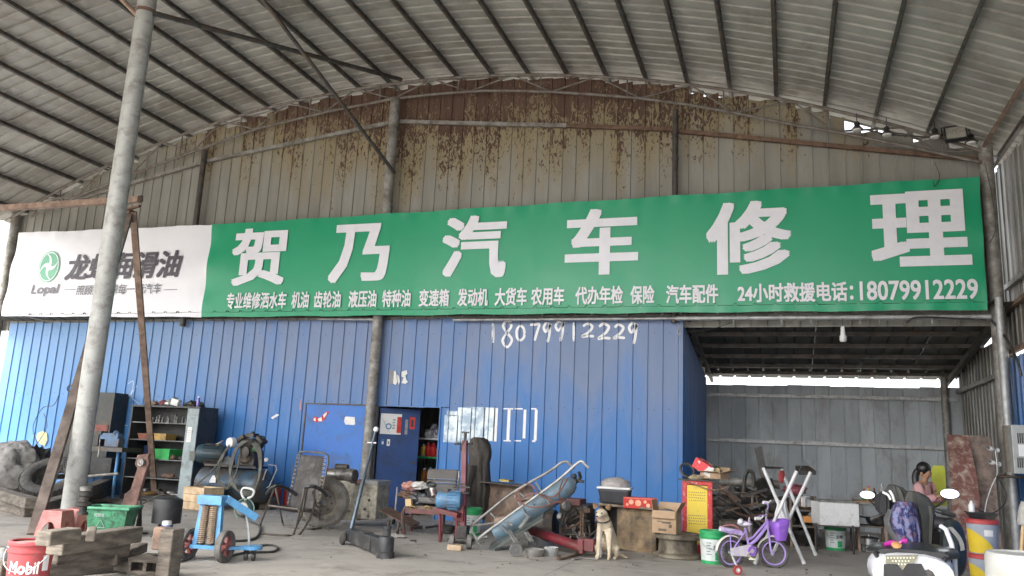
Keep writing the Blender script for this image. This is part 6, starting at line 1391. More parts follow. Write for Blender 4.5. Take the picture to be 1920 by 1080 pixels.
# basket: tapered with an open top
bc = PB(1460,995)+V((0,0,0)); M_ = Matrix.LocRotScale(bc+V((0,0,-.07)), Matrix((bd_, bn_, V((0,0,1)))).transposed().to_quaternion(), None)
g = MB(M_); vs = []; n_ = 20
for (w1, w2, z_) in ((.062,.085,-.04),(.078,.105,.03),(.095,.12,.12),(.106,.13,.19)):
    for j in range(n_):
        a = 2*math.pi*j/n_; c_, s_ = math.cos(a), math.sin(a); k = 1/max(abs(c_),abs(s_))**.65; vs.append((w1*c_*k, w2*s_*k, z_+(.02*c_ if z_ > .1 else 0)))
g.add(vs, [(i*n_+j, i*n_+(j+1)%n_, (i+1)*n_+(j+1)%n_, (i+1)*n_+j) for i in range(3) for j in range(n_)]+[tuple(range(n_))[::-1]], True); obj('basket', g, pur, bk, solid=.006)
g = MB(M_)
for k in range(5):
    g.box((-.02+k*.012,-.112,.07+k*.02), (.05,.008,.006))
obj('basket_print', g, lil, bk)
g = MB(); g.ball(PB(1396,982)+V((0,0,.0)), (.085,.055,.03), 16, 10); g.ball(PB(1389,978), (.04,.07,.035), 14, 8); obj('saddle', g, M('white lilac saddle', (.7,.66,.74), (.5,.38,.66), .4, 0, 9, lo=.5, hi=.6, bump=0), bk)
g = MB(); g.ball(PB(1405,984,.05), (.02,.07,.09), 14, 10); obj('backrest', g, M('pale backrest', (.6,.5,.55), (.45,.36,.5), .5), bk)
g = MB(); g.tube(smooth_pts([PB(1350,991),PB(1362,994),PB(1378,997),PB(1390,1000)],4), [.03]*13, 8); obj('rear_carrier', g, M('white lilac carrier', (.66,.6,.75), (.42,.3,.64), .4, 0, 9, lo=.45, hi=.6, bump=0), bk)
bt_('carrier_rail', [(1350,989),(1368,984),(1383,989),(1392,1003)], .008, M('pink tube', (.55,.2,.22), bump=0), s=4)
def fender(cc, a0_, a1_, Rf, nrm_, mat):
    g = MB(); z = nrm_.normalized(); x = bd_ if abs(z.dot(bd_)) < .5 else z.orthogonal(); x = (x-z*x.dot(z)).normalized(); vs = []; k_ = 16
    for i in range(k_+1):
        a = math.radians(a0_+(a1_-a0_)*i/k_); d_ = x*math.cos(a)+V((0,0,1))*math.sin(a)
        for s_, o_ in ((-.028,-.012),(0,0),(.028,-.012)): vs.append(cc+d_*(Rf+o_)+z*s_)
    g.add(vs, [(i*3+j, i*3+j+1, (i+1)*3+j+1, (i+1)*3+j) for i in range(k_) for j in range(2)], True); return obj('fender', g, mat, bk, solid=.003)
fender(rc_, 60, 175, .2, bn_, cw); fender(fc_, 70, 165, .2, fn_, cw)
g = MB(); q_ = [PB(1369,1028,-.05), PB(1403,1021,-.05), PB(1417,1026,-.05), PB(1414,1042,-.05), PB(1400,1043,-.05), PB(1370,1042,-.05)]; k_ = bn_*-.012; g.add(q_+[p_+k_ for p_ in q_], [tuple(range(6)), tuple(range(6,12))[::-1]]+[(i,(i+1)%6,6+(i+1)%6,6+i) for i in range(6)], False); obj('chain_guard', g, M('cream guard', (.66,.62,.64), (.55,.5,.6), .4, bump=0), bk)
g = MB(); g.lathe([(.03,0),(.055,0),(.055,.01),(.03,.01)], PB(1410,1033,-.066), -bn_, 20, False); obj('chainring', g, pur, bk)
g = MB(); g.tube([PB(1409,1033,-.08), PB(1401,1040,-.09), PB(1412,1048,-.09)], .009, 6); g.box(PB(1411,1048,-.12), (.08,.05,.02)); obj('pedal', g, M('pale yellow crank', (.6,.6,.45), bump=0), bk)
for off, px_, py_ in ((-.16,1383,1061),):
    c_ = G(px_,1069,.052); g = MB(); g.lathe([(.028,-.012),(.05,-.014),(.052,0),(.05,.014),(.028,.012)], c_, bn_, 20); w_ = obj('training_wheel', g, M('red training wheel', (.42,.06,.06), (.3,.05,.05), .5), bk)
    g = MB(); g.lathe([(.028,-.014),(.008,-.016),(.008,.016),(.028,.014)], c_, bn_, 10); obj('hub', g, M('pale hub', (.5,.42,.4), bump=0), w_)
    g = MB(); g.tube(smooth_pts([rc_-bn_*.06, PB(1374,1045,-.12), c_-bn_*.03],3), .012, 7); obj('bracket', g, whitep, bk)

# ---------------------------------------------------------------- white X-shaped stand, cloth, hanging tray
xs = thing('folding_stand', 'white folding X-shaped tube stand with a dark top bar', 'stand', G(1490,1050)); wt = M('white tube', (.68,.68,.68), (.56,.56,.55), .35, dirt=(.3,.28,.26), damt=.2)
Ya_, Yb_ = 11.35, 12.35
for a_, b_, Yq in (((1431,877),(1507,1056),Ya_), ((1494,883),(1416,1056),Ya_+.04), ((1465,879),(1529,1040),Yb_), ((1520,885),(1448,1040),Yb_+.04)):
    B = G(b_[0],b_[1],.02); A = P(a_[0],a_[1],B.y); g = MB(); g.cyl(A, B, .022, n=12); obj('tube', g, wt, xs); g = MB(); g.cyl(B+(B-A).normalized()*-.03, B+(B-A).normalized()*.01, .026, n=10); obj('foot_cap', g, whitep, xs)
g = MB(); g.cyl(P(1430,876,G(1507,1056).y), P(1467,878,G(1529,1040).y), .016); obj('top_bar', g, blackm, xs)
cl = thing('white_cloth', 'thin white cloth hanging from the crossing of the white stand', 'cloth', P(1467,960,11.6))
cloth_hang([(938,1458,1474),(948,1457,1475),(962,1453,1479),(975,1452,1482),(988,1455,1484),(996,1466,1483)], G(1507,1056).y-.09, .06, 3, M('thin white fabric', (.75,.75,.75), (.68,.68,.68), .9, bump=.3), cl, 'fabric')
g = MB(); bpts = [P(1471,878,12.2), P(1460,905,12.2)]; rgz = thing('red_rag', 'dark red rag hanging from the top bar of the white stand', 'rag', P(1463,890,12.1)); cloth_hang([(882,1463,1470),(890,1459,1472),(898,1460,1470),(906,1463,1468)], 12.0, .04, 8, M('dark red rag cloth', (.35,.05,.05), (.22,.04,.04), .9, bump=.4), rgz, 'fabric')
tr_ = thing('hanging_tray', 'grimy tray hanging on strings above the back rack', 'tray', P(1510,880,13.9)); q_ = [P(1491,873,13.9),P(1516,873,14.0),P(1530,883,13.7),P(1498,883,13.6)]
g = MB(); k_ = V((0,0,-.06)); g.add(q_+[p_+k_*(1 if i > 1 else 1) for i,p_ in enumerate(q_)], [(0,1,2,3),(7,6,5,4),(0,4,5,1),(1,5,6,2),(2,6,7,3),(3,7,4,0)], False); obj('tray', g, steel, tr_)
g = MB()
for p_ in q_: g.cyl(p_, P(1508,862,13.8), .004, n=5)
g.cyl(P(1508,862,13.8), P(1508,823,13.8), .004, n=5); g.cyl(P(1508,885,13.8), P(1506,960,13.8), .004, n=5); obj('string', g, galv, tr_)

# ---------------------------------------------------------------- dark heap in the bay
YH = 13.9
g = MB(); g.cyl(P(1352,903,YH+.6), P(1428,905,YH+.5), .075, n=18); g.cyl(P(1434,906,YH+.5), P(1462,909,YH+.5), .07, n=18); t = single('exhaust_pipe', g, oldgalv, 'grey stack pipe lying across the dark heap in the bay', 'pipe', P(1390,905,YH+.5))
g = lump((X(1395,960,YH),YH,.25), (1.0,.7,.5), 17, .3, 44, 24, 0, 4); single('scrap_heap', g, M('black oily scrap', (.03,.028,.026), (.06,.055,.05), .6, .3, 8, dirt=(.12,.1,.08), damt=.3, bump=.8, bs=15), 'black oily scrap heap in the bay behind the yellow cabinet', 'scrap heap', (X(1395,960,YH),YH,0))
rr = random.Random(33)
for k in range(26):
    a_ = (rr.uniform(1346,1450), rr.uniform(915,985)); Yk = rr.uniform(12.6,13.3); c_ = P(*a_, Yk); c_.z = max(c_.z, .06); an = rr.uniform(-.9,.5); L = rr.uniform(.15,.5); d_ = V((math.cos(an), rr.uniform(-.3,.3), math.sin(an)*.9)); g = MB()
    A_ = c_-d_*L/2; B_ = c_+d_*L/2; A_.z = max(.02,A_.z); B_.z = max(.02,B_.z)
    if k % 3: g.beam(A_, B_, rr.uniform(.03,.07), rr.uniform(.02,.05))
    else: g.cyl(A_, B_, rr.uniform(.015,.04), n=10)
    single('scrap_bar' if k % 3 else 'scrap_pipe', g, *(lambda mq, ad: (mq, ad+(' metal bar' if k % 3 else ' metal pipe')+' jutting from the scrap heap in the bay', 'scrap', c_, ad+(' scrap bars' if k % 3 else ' scrap pipes')+' on the heap in the bay'))(*[(steel,'dark grey'),(blackm,'black greasy'),(rustst,'rusty brown'),(castm,'cast iron'),(oldgalv,'pale grey')][rr.randrange(5)]))
g = MB(); g.beam(P(1421,838,14.2), P(1440,925,14.2), .12, .08); g.beam(P(1432,900,14.15), P(1446,960,14.0), .2, .2); single('machine_column', g, blackm, 'tall leaning black column rising from the bay scrap heap', 'column', P(1430,880,14.2))
g = MB(); g.tube(smooth_pts([P(*q_,13.6) for q_ in ((1394,925),(1397,895),(1402,884),(1410,886),(1414,900),(1411,925))],5), .03, 8); single('hand_truck', g, blackm, 'black rounded hoop handle rising from the bay scrap heap', 'handle', P(1404,900,13.6))
g = MB(); g.cyl(P(1416,925,13.0), P(1424,955,12.8), .012); g.cyl(P(1412,918,13.0), P(1410,950,12.9), .02); single('metal_rod', g, alu, 'bright thin rod sticking out of the bay scrap heap', 'rod', P(1420,940,13))
g = lump(G(1480,1000)+V((0,.3,.12)), (.3,.25,.14), 23, .35, 24, 14, 0, 3); single('bag', g, M('brown bag', (.2,.14,.09), (.1,.08,.06), .7, bump=.5), 'brown crumpled bag on the floor behind the white stand', 'bag', G(1480,1000))
g = lump(P(1490,918,14.1), (.17,.12,.09), 11, .3, 24, 14, -1, 3); single('pink_cloth', g, M('dusty pink cloth', (.28,.08,.1), (.16,.05,.06), .9, bump=.5), 'dusty pink cloth on the rack behind the white stand', 'cloth', P(1488,915,14.1))
p = P(1366,986,12.3); g = MB(); bp(g, 1348,978,1410,1012, 12.2, .4); single('carton', g, M('grey tan box', (.24,.2,.16), (.17,.14,.11), .8, dirt=(.1,.08,.06), damt=.4), 'grey-tan box standing on the floor behind the bicycle', 'carton', p, bev=.01)
# rack with a steel pot, orange box and bag
rk = thing('metal_rack', 'rusty angle iron rack holding a steel pot behind the stand', 'rack', G(1510,1015)); Yr = 13.3
for a_, b_ in (((1482,935),(1486,1018)), ((1528,930),(1531,1026))):
    for dY in (0, .45):
        A_ = P(a_[0],a_[1],Yr+dY); g = MB(); g.beam((A_.x,A_.y,0), A_, .035,.035); obj('leg', g, browns, rk)
for y_ in (955, 985):
    g = MB(); bp(g, 1480,y_,1530,y_+4, Yr, .45); obj('shelf', g, steel, rk)
t = thing('steel_pot', 'wide shiny steel pot on the rusty rack', 'pot', P(1508,945,Yr+.1)); pz = P(1508,953,Yr+.1)
g = MB(); g.lathe([(.13,0),(.17,.03),(.175,.17),(.185,.18),(.165,.17),(.15,.02),(.005,.015)], pz, n=30); obj('body', g, chrome, t)
g = MB(); bp(g, 1505,968,1523,980, Yr, .15); single('small_carton', g, M('orange card', (.6,.25,.05), (.5,.2,.04), .6), 'small orange box on the lower shelf of the rusty rack', 'box', P(1514,980,Yr), bev=.004)
g = lump(G(1516,1015)+V((0,.1,.13)), (.19,.15,.15), 13, .3, 28, 18, 0, 3); single('plastic_bag', g, M('grey plastic bag', (.3,.31,.33), (.12,.13,.16), .3, lo=.45, hi=.6, bump=.5, bs=14), 'grey knotted plastic bag on the floor at the rack foot', 'bag', G(1516,1015))
# white foam box on a low frame above the bucket
Yf = 12.9; lf2 = thing('low_frame', 'low dark frame carrying the white foam box', 'frame', (X(1570,1030,Yf),Yf,0))
for a_ in (1531, 1600):
    for dY in (.05,.5): g = MB(); g.cyl((X(a_,1000,Yf),Yf+dY,0),(X(a_,1000,Yf),Yf+dY,Z(1570,984,Yf)-.0), .014); obj('leg', g, blackm, lf2)
g = MB(); g.box((X(1566,985,Yf),Yf+.27,Z(1566,986,Yf)-.01), (.6,.5,.02)); obj('top', g, blackm, lf2)
t = thing('foam_box', 'white styrofoam box standing above the green bucket in the bay', 'box', P(1566,984,Yf+.25)); M_ = T(P(1566,984,Yf+.25)) @ RZ(16)
g = MB(M_); g.box((0,0,.16), (.56,.4,.32)); obj('body', g, foam, t, bev=.012); g = MB(M_); g.box((0,0,.338), (.5,.34,.03)); obj('cover', g, M('dark cover', (.12,.12,.11), (.3,.3,.28), .8), t)

# ---------------------------------------------------------------- table with bottles and pots
Yt = 13.25; tb_ = thing('kitchen_table', 'brown frame kitchen table with bottles on top in the bay', 'table', (X(1635,1036,Yt),Yt,0))
xL, xR_ = X(1610,980,Yt), X(1712,985,Yt); zt_ = Z(1635,940,Yt)
g = MB(); g.box(((xL+xR_)/2, Yt+.25, zt_-.012), (xR_-xL+.08,.56,.024)); obj('top', g, M('brown table top', (.26,.15,.08), (.2,.11,.06), .5), tb_, bev=.003)
for x_ in (xL, (xL+xR_)/2, xR_):
    for dY in (.02,.48): g = MB(); g.beam((x_,Yt+dY,0),(x_,Yt+dY,zt_-.024), .035,.035); obj('leg', g, browns, tb_)
zs_ = Z(1635,988,Yt); g = MB(); g.box(((xL+xR_)/2, Yt+.25, zs_), (xR_-xL,.46,.02)); obj('shelf', g, wood, tb_)
for px_, h, r_, m_, mc, lab in ((1621,.17,.032,M('green glass', (.08,.2,.05), (.06,.15,.04), .15, bump=0),redp,'green glass bottle with red cap'), (1629,.21,.038,M('amber glass', (.5,.3,.03), (.35,.18,.02), .2, bump=0),redp,'yellow sauce bottle with red cap'), (1640,.19,.03,M('dark sauce glass', (.03,.02,.02), bump=0),redp,'dark soy sauce bottle'), (1647,.12,.03,M('brown jar', (.2,.1,.05), bump=0),whitep,'small brown jar'), (1655,.25,.035,M('clear glass', (.6,.63,.63), (.5,.53,.53), .1, trans=.6, bump=0),alu,'clear ribbed bottle')):
    c_ = (X(px_,940,Yt+.2), Yt+.2, zt_); t = thing('bottle', lab+' on the kitchen table in the bay', 'bottle', c_)
    g = MB(); g.lathe([(r_*.9,0),(r_,.01),(r_,h*.6),(r_*.45,h*.75),(r_*.4,h*.92)], c_, n=16); obj('body', g, m_, t); g = MB(); g.lathe([(r_*.48,h*.9),(r_*.48,h),(.003,h)], c_, n=12); obj('cap', g, mc, t)
t = thing('wok', 'black round pot on the lower shelf of the kitchen table', 'pot', (X(1645,985,Yt),Yt+.2,zs_+.01)); c_ = (X(1645,985,Yt),Yt+.15,zs_+.01); g = MB(); g.lathe([(.06,0),(.12,.03),(.15,.1),(.155,.12),(.14,.1),(.1,.03),(.005,.015)], c_, n=26); obj('body', g, blackp, t); g = MB(); g.cyl(V(c_)+V((-.15,0,.11)), V(c_)+V((-.36,-.02,.14)), .013); obj('handle', g, blackp, t)
t = thing('steamer_pot', 'stack of dented steel pots on the floor under the kitchen table', 'pot', G(1630,1033)); c_ = G(1630,1035)
for z_, r_ in ((0,.15),(.1,.16)):
    g = MB(); g.lathe([(r_*.85,z_),(r_,z_+.015),(r_,z_+.085),(r_*1.06,z_+.09),(r_*1.06,z_+.098),(r_*.9,z_+.098)], c_, n=30); obj('pot', g, chrome, t)
g = MB(); g.lathe([(.165,.2),(.12,.225),(.03,.235),(.03,.25),(.005,.252)], c_, n=28); obj('lid', g, chrome, t)
g = MB(); slab = slab_px([(1750,873),(1769,873),(1772,880),(1776,948),(1744,950),(1747,880)], 13.75, .02, M('lime yellow board', (.55,.6,.06), (.5,.54,.05), .5, bump=.02), None, 'cutting_board', org=P(1760,950,13.75)); tag(slab, 'lime yellow cutting board hung behind the woman', 'cutting board')

# ---------------------------------------------------------------- woman seated, working at something
YW = 13.3; wp = V((X(1733,960,YW), YW, 0)); wo = thing('person', 'woman in a pink jacket with a black ponytail sitting behind the scooter', 'person', wp)
Mw = T(wp) @ RZ(-28)     # local x = the way she faces
def wl(x, y, z): return tuple(Mw @ V((x, y, z)))
skinm = M('tanned skin', (.36,.19,.11), (.3,.155,.09), .55, bump=0)
wv = [(-.03,0,.50,.13,.11), (-.02,0,.62,.11,.09), (.0,0,.8,.12,.09), (.01,0,.98,.10,.08), (.02,0,1.06,.05,.05), (.035,0,1.1,.047,.047),
      (.05,0,1.15,.068,.075), (.045,0,1.23,.078,.088), (.035,0,1.285,.055,.06), (.115,0,1.115,.028,.03), (.135,0,1.165,.014,.012),
      (.0,-.17,1.02,.055,.05), (.06,-.22,.79,.042,.042), (.27,-.13,.87,.03,.03), (.36,-.08,.93,.024,.026), (.43,-.06,.96,.03,.014),
      (.0,.17,1.02,.055,.05), (.06,.21,.79,.042,.042), (.26,.12,.84,.03,.03), (.36,.03,.90,.024,.026), (.43,.02,.92,.03,.014),
      (.05,-.1,.49,.095,.085), (.43,-.12,.5,.065,.065), (.42,-.12,.1,.04,.04), (.5,-.12,.04,.04,.03), (.05,.1,.49,.095,.085), (.43,.1,.5,.065,.065), (.42,.1,.1,.04,.04), (.5,.1,.04,.04,.03)]
we = [(0,1),(1,2),(2,3),(3,4),(4,5),(5,6),(6,7),(7,8),(6,9),(6,10),(3,11),(11,12),(12,13),(13,14),(14,15),(3,16),(16,17),(17,18),(18,19),(19,20),(0,21),(21,22),(22,23),(23,24),(0,25),(25,26),(26,27),(27,28)]
skin('body', [(*wl(*v[:3]), v[3], v[4]) for v in wv], we, skinm, wo)
for hand, base_ in ((-1, (.45,-.06,.965)), (1, (.45,.02,.925))):
    for k in range(5):
        if k == 4: pts = [(-.03,-hand*.02,.0),(.0,-hand*.035,.012),(.025,-hand*.03,.01)]
        else: s_ = (-.024+.016*k); L = (.055,.062,.058,.045)[k]; pts = [(-.01,s_,0),(L*.5,s_,.006),(L,s_*.9,-.008),(L*1.1,s_*.9,-.025)]
        skin('finger', [(*wl(base_[0]+a_, base_[1]+b_, base_[2]+c_), .008, .008) for a_, b_, c_ in pts], [(i,i+1) for i in range(len(pts)-1)], skinm, wo, sub=1)
pink_ = M('pale pink jacket', (.62,.36,.37), (.55,.3,.31), .85, 0, 4, bump=.4, bs=18)
jv = [(-.03,0,.47,.18,.155), (-.03,0,.62,.165,.14), (-.01,0,.8,.17,.14), (.0,0,.97,.15,.125), (.015,0,1.06,.075,.065), (.0,-.175,1.0,.085,.078), (.06,-.235,.79,.072,.07), (.24,-.15,.85,.055,.052), (.0,.175,1.0,.085,.078), (.06,.215,.79,.072,.07), (.23,.14,.85,.055,.052)]
skin('jacket', [(*wl(*v[:3]), v[3], v[4]) for v in jv], [(0,1),(1,2),(2,3),(3,4),(3,5),(5,6),(6,7),(3,8),(8,9),(9,10)], pink_, wo)
tv = [(-.03,0,.48,.14,.12), (.05,-.1,.49,.105,.095), (.43,-.12,.5,.075,.075), (.42,-.12,.14,.055,.055), (.05,.1,.49,.105,.095), (.43,.1,.5,.075,.075), (.42,.1,.14,.055,.055)]
skin('trousers', [(*wl(*v[:3]), v[3], v[4]) for v in tv], [(0,1),(1,2),(2,3),(0,4),(4,5),(5,6)], M('dark trousers', (.04,.04,.05), bump=.2), wo)
hair = M('black hair', (.012,.011,.012), (.02,.018,.018), .35, 0, 30, bump=.4, bs=90, st=(1,1,.2))
g = MB(); g.ball(wl(.022,0,1.243), (.1,.095,.098), 24, 16); obj('hair', g, hair, wo)
hv = [(-.02,0,1.23,.06,.06), (-.08,0,1.19,.055,.055), (-.1,0,1.1,.055,.055), (-.09,-.02,1.0,.045,.04), (-.02,-.08,.95,.03,.025)]
skin('ponytail', [(*wl(*v[:3]), v[3], v[4]) for v in hv], [(i,i+1) for i in range(4)], hair, wo)
for s_ in (-1, 1):
    g = MB(); g.ball(wl(.122,s_*.03,1.185), (.007,.009,.005), 10, 6); obj('eye', g, dark_ink, wo); g = MB(); g.ball(wl(.02,s_*.078,1.165), (.02,.008,.03), 10, 6); obj('ear', g, skinm, wo)
g = MB(); g.ball(wl(.128,0,1.125), (.008,.022,.006), 10, 6); obj('mouth', g, M('lip', (.3,.1,.08), bump=0), wo)
st_ = thing('stool', 'low stool under the seated woman', 'stool', wp); g = MB(); g.cyl((wp.x,wp.y,.36),(wp.x,wp.y,.4), .17, n=20); obj('seat', g, maroon, st_)
for k in range(4):
    a = math.pi/4+k*math.pi/2; g = MB(); g.cyl((wp.x+.15*math.cos(a),wp.y+.15*math.sin(a),0),(wp.x+.11*math.cos(a),wp.y+.11*math.sin(a),.36), .014); obj('leg', g, maroon, st_)
g = lump(wl(.47,-.02,.94), (.05,.05,.05), 3, .3, 14, 9, -1); single('clear_wrap', g, M('pale wrap', (.55,.55,.58), (.4,.38,.45), .2), 'pale crinkled wrap in the woman hands', 'bag', wl(.47,-.02,.92))

# ---------------------------------------------------------------- scooter seen from behind
sY = 8.6; sp = V((X(1712,1080,sY), sY, 0)); so = thing('scooter', 'white and black motor scooter seen from behind with jackets thrown over it', 'scooter', sp)
scw = M('scooter white', (.72,.73,.76), (.68,.69,.73), .25, 0, 3, bump=0, coat=.5, dirt=(.5,.48,.45), damt=.12); scb = M('scooter black', (.02,.02,.022), (.03,.03,.032), .35, bump=0, coat=.2)
def loft(rows, mat, parent, name, m_=24, ex=.8, **k):
    """rows: (centre, half width, half height) of rounded cross sections in the x-z plane"""
    g = MB(); vs = []
    for c_, w_, h_ in rows:
        for j in range(m_):
            a = 2*math.pi*j/m_; ca, sa = math.cos(a), math.sin(a); vs.append(V(c_)+V((w_*math.copysign(abs(ca)**ex, ca), 0, h_*math.copysign(abs(sa)**ex, sa))))
    n_ = len(rows); g.add(vs, [(i*m_+j, i*m_+(j+1)%m_, (i+1)*m_+(j+1)%m_, (i+1)*m_+j) for i in range(n_-1) for j in range(m_)]+[tuple(range(m_)), tuple(range((n_-1)*m_, n_*m_))[::-1]], True); return obj(name, g, mat, parent, **k)
Ys = 7.8
tc_ = P(1712,1078,Ys)
loft([(tc_+V((0,-.02,-.02)),.22,.12),(tc_+V((0,.0,0)),.31,.155),(tc_+V((0,.15,.03)),.34,.17),(tc_+V((0,.45,.03)),.27,.16),(tc_+V((0,.8,.0)),.2,.13)], scw, so, 'tail_fairing')
slab_px([(1661,1042),(1722,1041),(1714,1056),(1700,1057),(1693,1069),(1684,1057),(1660,1056)], Ys-.055, .03, M('smoky lens', (.25,.24,.17), (.2,.19,.13), .15, bump=.1, bs=160), so, 'tail_light')
g = MB()
for r_ in range(3):
    for k in range(9-3*r_):
        g.ball(P(1665+k*6+r_*9+ (0 if r_ < 2 else 2),1046+r_*6,Ys-.06), (.007,.004,.007), 6, 4)
obj('reflector_beads', g, M('light bead', (.85,.83,.7), bump=0, rough=.2), so)['kind'] = 'stuff'
slab_px([(1657,1058),(1684,1059),(1693,1071),(1702,1058),(1728,1057),(1742,1085),(1657,1085)], Ys-.05, .03, scb, so, 'tail_panel')
slab_px([(1760,1068),(1768,1064),(1766,1070),(1780,1076),(1778,1079),(1758,1073)], Ys+.02, .002, M('red decal', (.45,.08,.08), bump=0), so, 'decal')
loft([(P(1712,1038,Ys+.05),.27,.03),(P(1712,1036,Ys+.15),.37,.045),(P(1712,1030,Ys+.4),.36,.06),(P(1712,1026,Ys+.8),.2,.05)], scb, so, 'seat')
for a_, b_ in (((1641,1036),(1655,1052)), ((1775,1038),(1766,1056))):
    g = MB(); g.tube(smooth_pts([P(a_[0],a_[1],Ys+.1),P((a_[0]+b_[0])/2,a_[1]+12,Ys+.05),P(b_[0],b_[1],Ys+.1)],4), .02, 8); obj('grab_rail', g, scb, so)
g = MB(); g.lathe([(.035,0),(.04,.015),(.02,.025),(.003,.027)], P(1681,1024,Ys+.0), (0,-.6,.8), 18); obj('lock_cap', g, M('orange badge', (.6,.3,.12), bump=0), so)
# front body to the right
loft([(P(1783,1030,8.5),.06,.2),(P(1785,1029,8.65),.1,.24),(P(1788,1027,8.85),.11,.26),(P(1788,1027,9.1),.08,.24),(P(1788,1027,9.2),.04,.16)], M('dark teal fairing', (.02,.028,.03), (.03,.04,.042), .6, bump=0), so, 'front_fairing')
g = MB(); tp(g, [(1764,987,8.5),(1774,993,8.45),(1784,1020,8.42),(1790,1050,8.42),(1792,1090,8.45)], [.022]*5, 10); obj('white_trim', g, scw, so)
g = MB()
for k in range(22):
    t_ = k/21; a_ = 1778+22*t_+6*math.sin(t_*3), 990+42*t_; g.beam(P(a_[0],a_[1],8.35), P(a_[0]+8,a_[1]-1.5,8.35), .012, .006)
obj('grille_fin', g, alu, so)['kind'] = 'stuff'
g = MB(); tp(g, [(1632,974,9.2),(1665,962,9.25),(1700,952,9.3),(1740,955,9.25),(1770,962,9.2),(1792,967,9.15)], .016, 8, 4); obj('handlebar', g, scb, so)
g = MB(); tp(g, [(1632,974,9.2),(1655,966,9.2)], .022); tp(g, [(1766,961,9.15),(1790,967,9.15)], .022); obj('grip', g, blackp, so)
mirg = M('mirror glass', (.5,.53,.56), (.5,.53,.56), .06, 1, bump=0)
for c_, r_, tilt, st0 in (((1781,926),(.082,.045),1,(1752,952)), ((1626,928),(.07,.038),0,(1650,955))):
    pc = P(*c_, 9.2); dm = V((-.22 if tilt else 0,-1,.1)).normalized()
    g = MB(); M_ = T(pc) @ V((0,1,0)).rotation_difference(-dm).to_matrix().to_4x4(); g = MB(M_); g.ball((0,.012,0), (r_[0]+.008,.022,r_[1]+.008), 22, 12); o_ = obj('mirror', g, scb, so)
    g = MB(M_); vs = [(r_[0]*math.cos(a),-.012,r_[1]*math.sin(a)) for a in [2*math.pi*i/28 for i in range(28)]]; g.add(vs+[(x_,y_-.003,z_) for x_,y_,z_ in vs], [tuple(range(28)), tuple(range(28,56))[::-1]]+[(i,(i+1)%28,28+(i+1)%28,28+i) for i in range(28)], False); obj('glass', g, mirg, o_)
    g = MB(); g.tube(smooth_pts([pc+V((0,.02,-.03)), P((c_[0]+st0[0])/2,(c_[1]+st0[1])/2+4,9.22), P(*st0,9.25)],4), .009, 7); obj('mirror_stem', g, scb, so)
for cY, Rw in ((7.95,.24),(9.2,.24)):
    c_ = V((sp.x+(.0 if cY < 8.5 else .25), cY, Rw)); g = MB(); g.ring(c_, Rw-.055, .055, (1,.1,0), 36, 10); w_ = obj('wheel', g, rubber, so); g = MB(); g.lathe([(.13,-.02),(.03,-.04),(.03,.04),(.13,.02)], c_, (1,.1,0), 20); obj('rim', g, alu, w_)
loft([(V((sp.x+.1,8.2,.34)),.14,.1),(V((sp.x+.15,8.7,.3)),.16,.07),(V((sp.x+.25,9.1,.45)),.12,.2)], scb, so, 'floorboard')
g = MB(); tp(g, [(1770,1034,8.2),(1780,1034,8.15),(1781,1056,8.15),(1768,1058,8.2)], .012); obj('side_rail', g, galv, so)
# clothes on the scooter
def garment(name, lab, rows, Y, dep, mat, seed, cat='jacket'):
    t = thing(name, lab, cat, P(rows[-1][1], rows[-1][0], Y)); cloth_hang(rows, Y, dep, seed, mat, t, 'fabric'); return t
gj = M('dark olive grey coat', (.05,.05,.045), (.075,.075,.068), .8, 0, 3, bump=.5, bs=14)
bj = M('black padded coat', (.02,.02,.022), (.032,.032,.034), .75, 0, 4, bump=.6, bs=14)
cam_ = M('blue camouflage print', (.16,.17,.3), (.02,.03,.11), .8, 0, 15, lo=.46, hi=.52, dirt=(.22,.1,.1), damt=.35, ds=17, bump=.3, bs=16)
garment('coat', 'dark olive coat draped over the right half of the scooter', [(921,1700,1722),(930,1694,1740),(945,1692,1750),(965,1700,1752),(990,1704,1750),(1015,1706,1748),(1030,1708,1742)], 8.85, .17, gj, 3)
garment('coat', 'dark grey coat folded on top of the scooter handlebar', [(908,1668,1676),(912,1662,1692),(920,1658,1700),(930,1660,1704),(940,1668,1704),(946,1680,1702)], 8.95, .16, gj, 5)
garment('padded_jacket', 'black padded jacket bunched on the left scooter grip', [(922,1650,1668),(930,1644,1672),(942,1640,1676),(955,1642,1674),(964,1650,1668)], 9.0, .14, bj, 7)
garment('camouflage_shirt', 'blue camouflage shirt hanging down over the scooter seat', [(940,1682,1712),(950,1674,1716),(965,1668,1720),(980,1668,1724),(995,1674,1726),(1010,1682,1726),(1024,1690,1722)], 8.6, .12, cam_, 9, 'shirt')
garment('grey_trousers', 'grey cloth hanging left of the camouflage shirt on the scooter', [(955,1666,1678),(975,1657,1680),(990,1660,1690),(1008,1670,1705),(1024,1684,1722),(1032,1690,1742)], 8.68, .12, M('mid grey cloth', (.12,.12,.125), (.08,.08,.085), .85, bump=.4, bs=16), 11, 'cloth')
g = MB(); tp(g, [(1668,920,8.78),(1674,930,8.76),(1677,941,8.76)], .012, 6, 4); tp(g, [(1655,923,8.82),(1665,928,8.8),(1670,937,8.8)], .012, 6, 4); single('white_strap', g, whitep, 'white straps lying over the coats on the scooter', 'strap', P(1670,930,8.78))
g = MB(); tp(g, [(1660,1021,7.95),(1672,1018,7.9),(1684,1019,7.9),(1694,1014,7.9),(1701,1016,7.9)], [.02,.024,.014,.024,.012], 8, 4); single('magenta_tie', g, M('magenta satin', (.45,.03,.3), (.35,.02,.22), .3, bump=0), 'magenta satin ribbon tied on the scooter tail', 'ribbon', P(1680,1020,7.9))

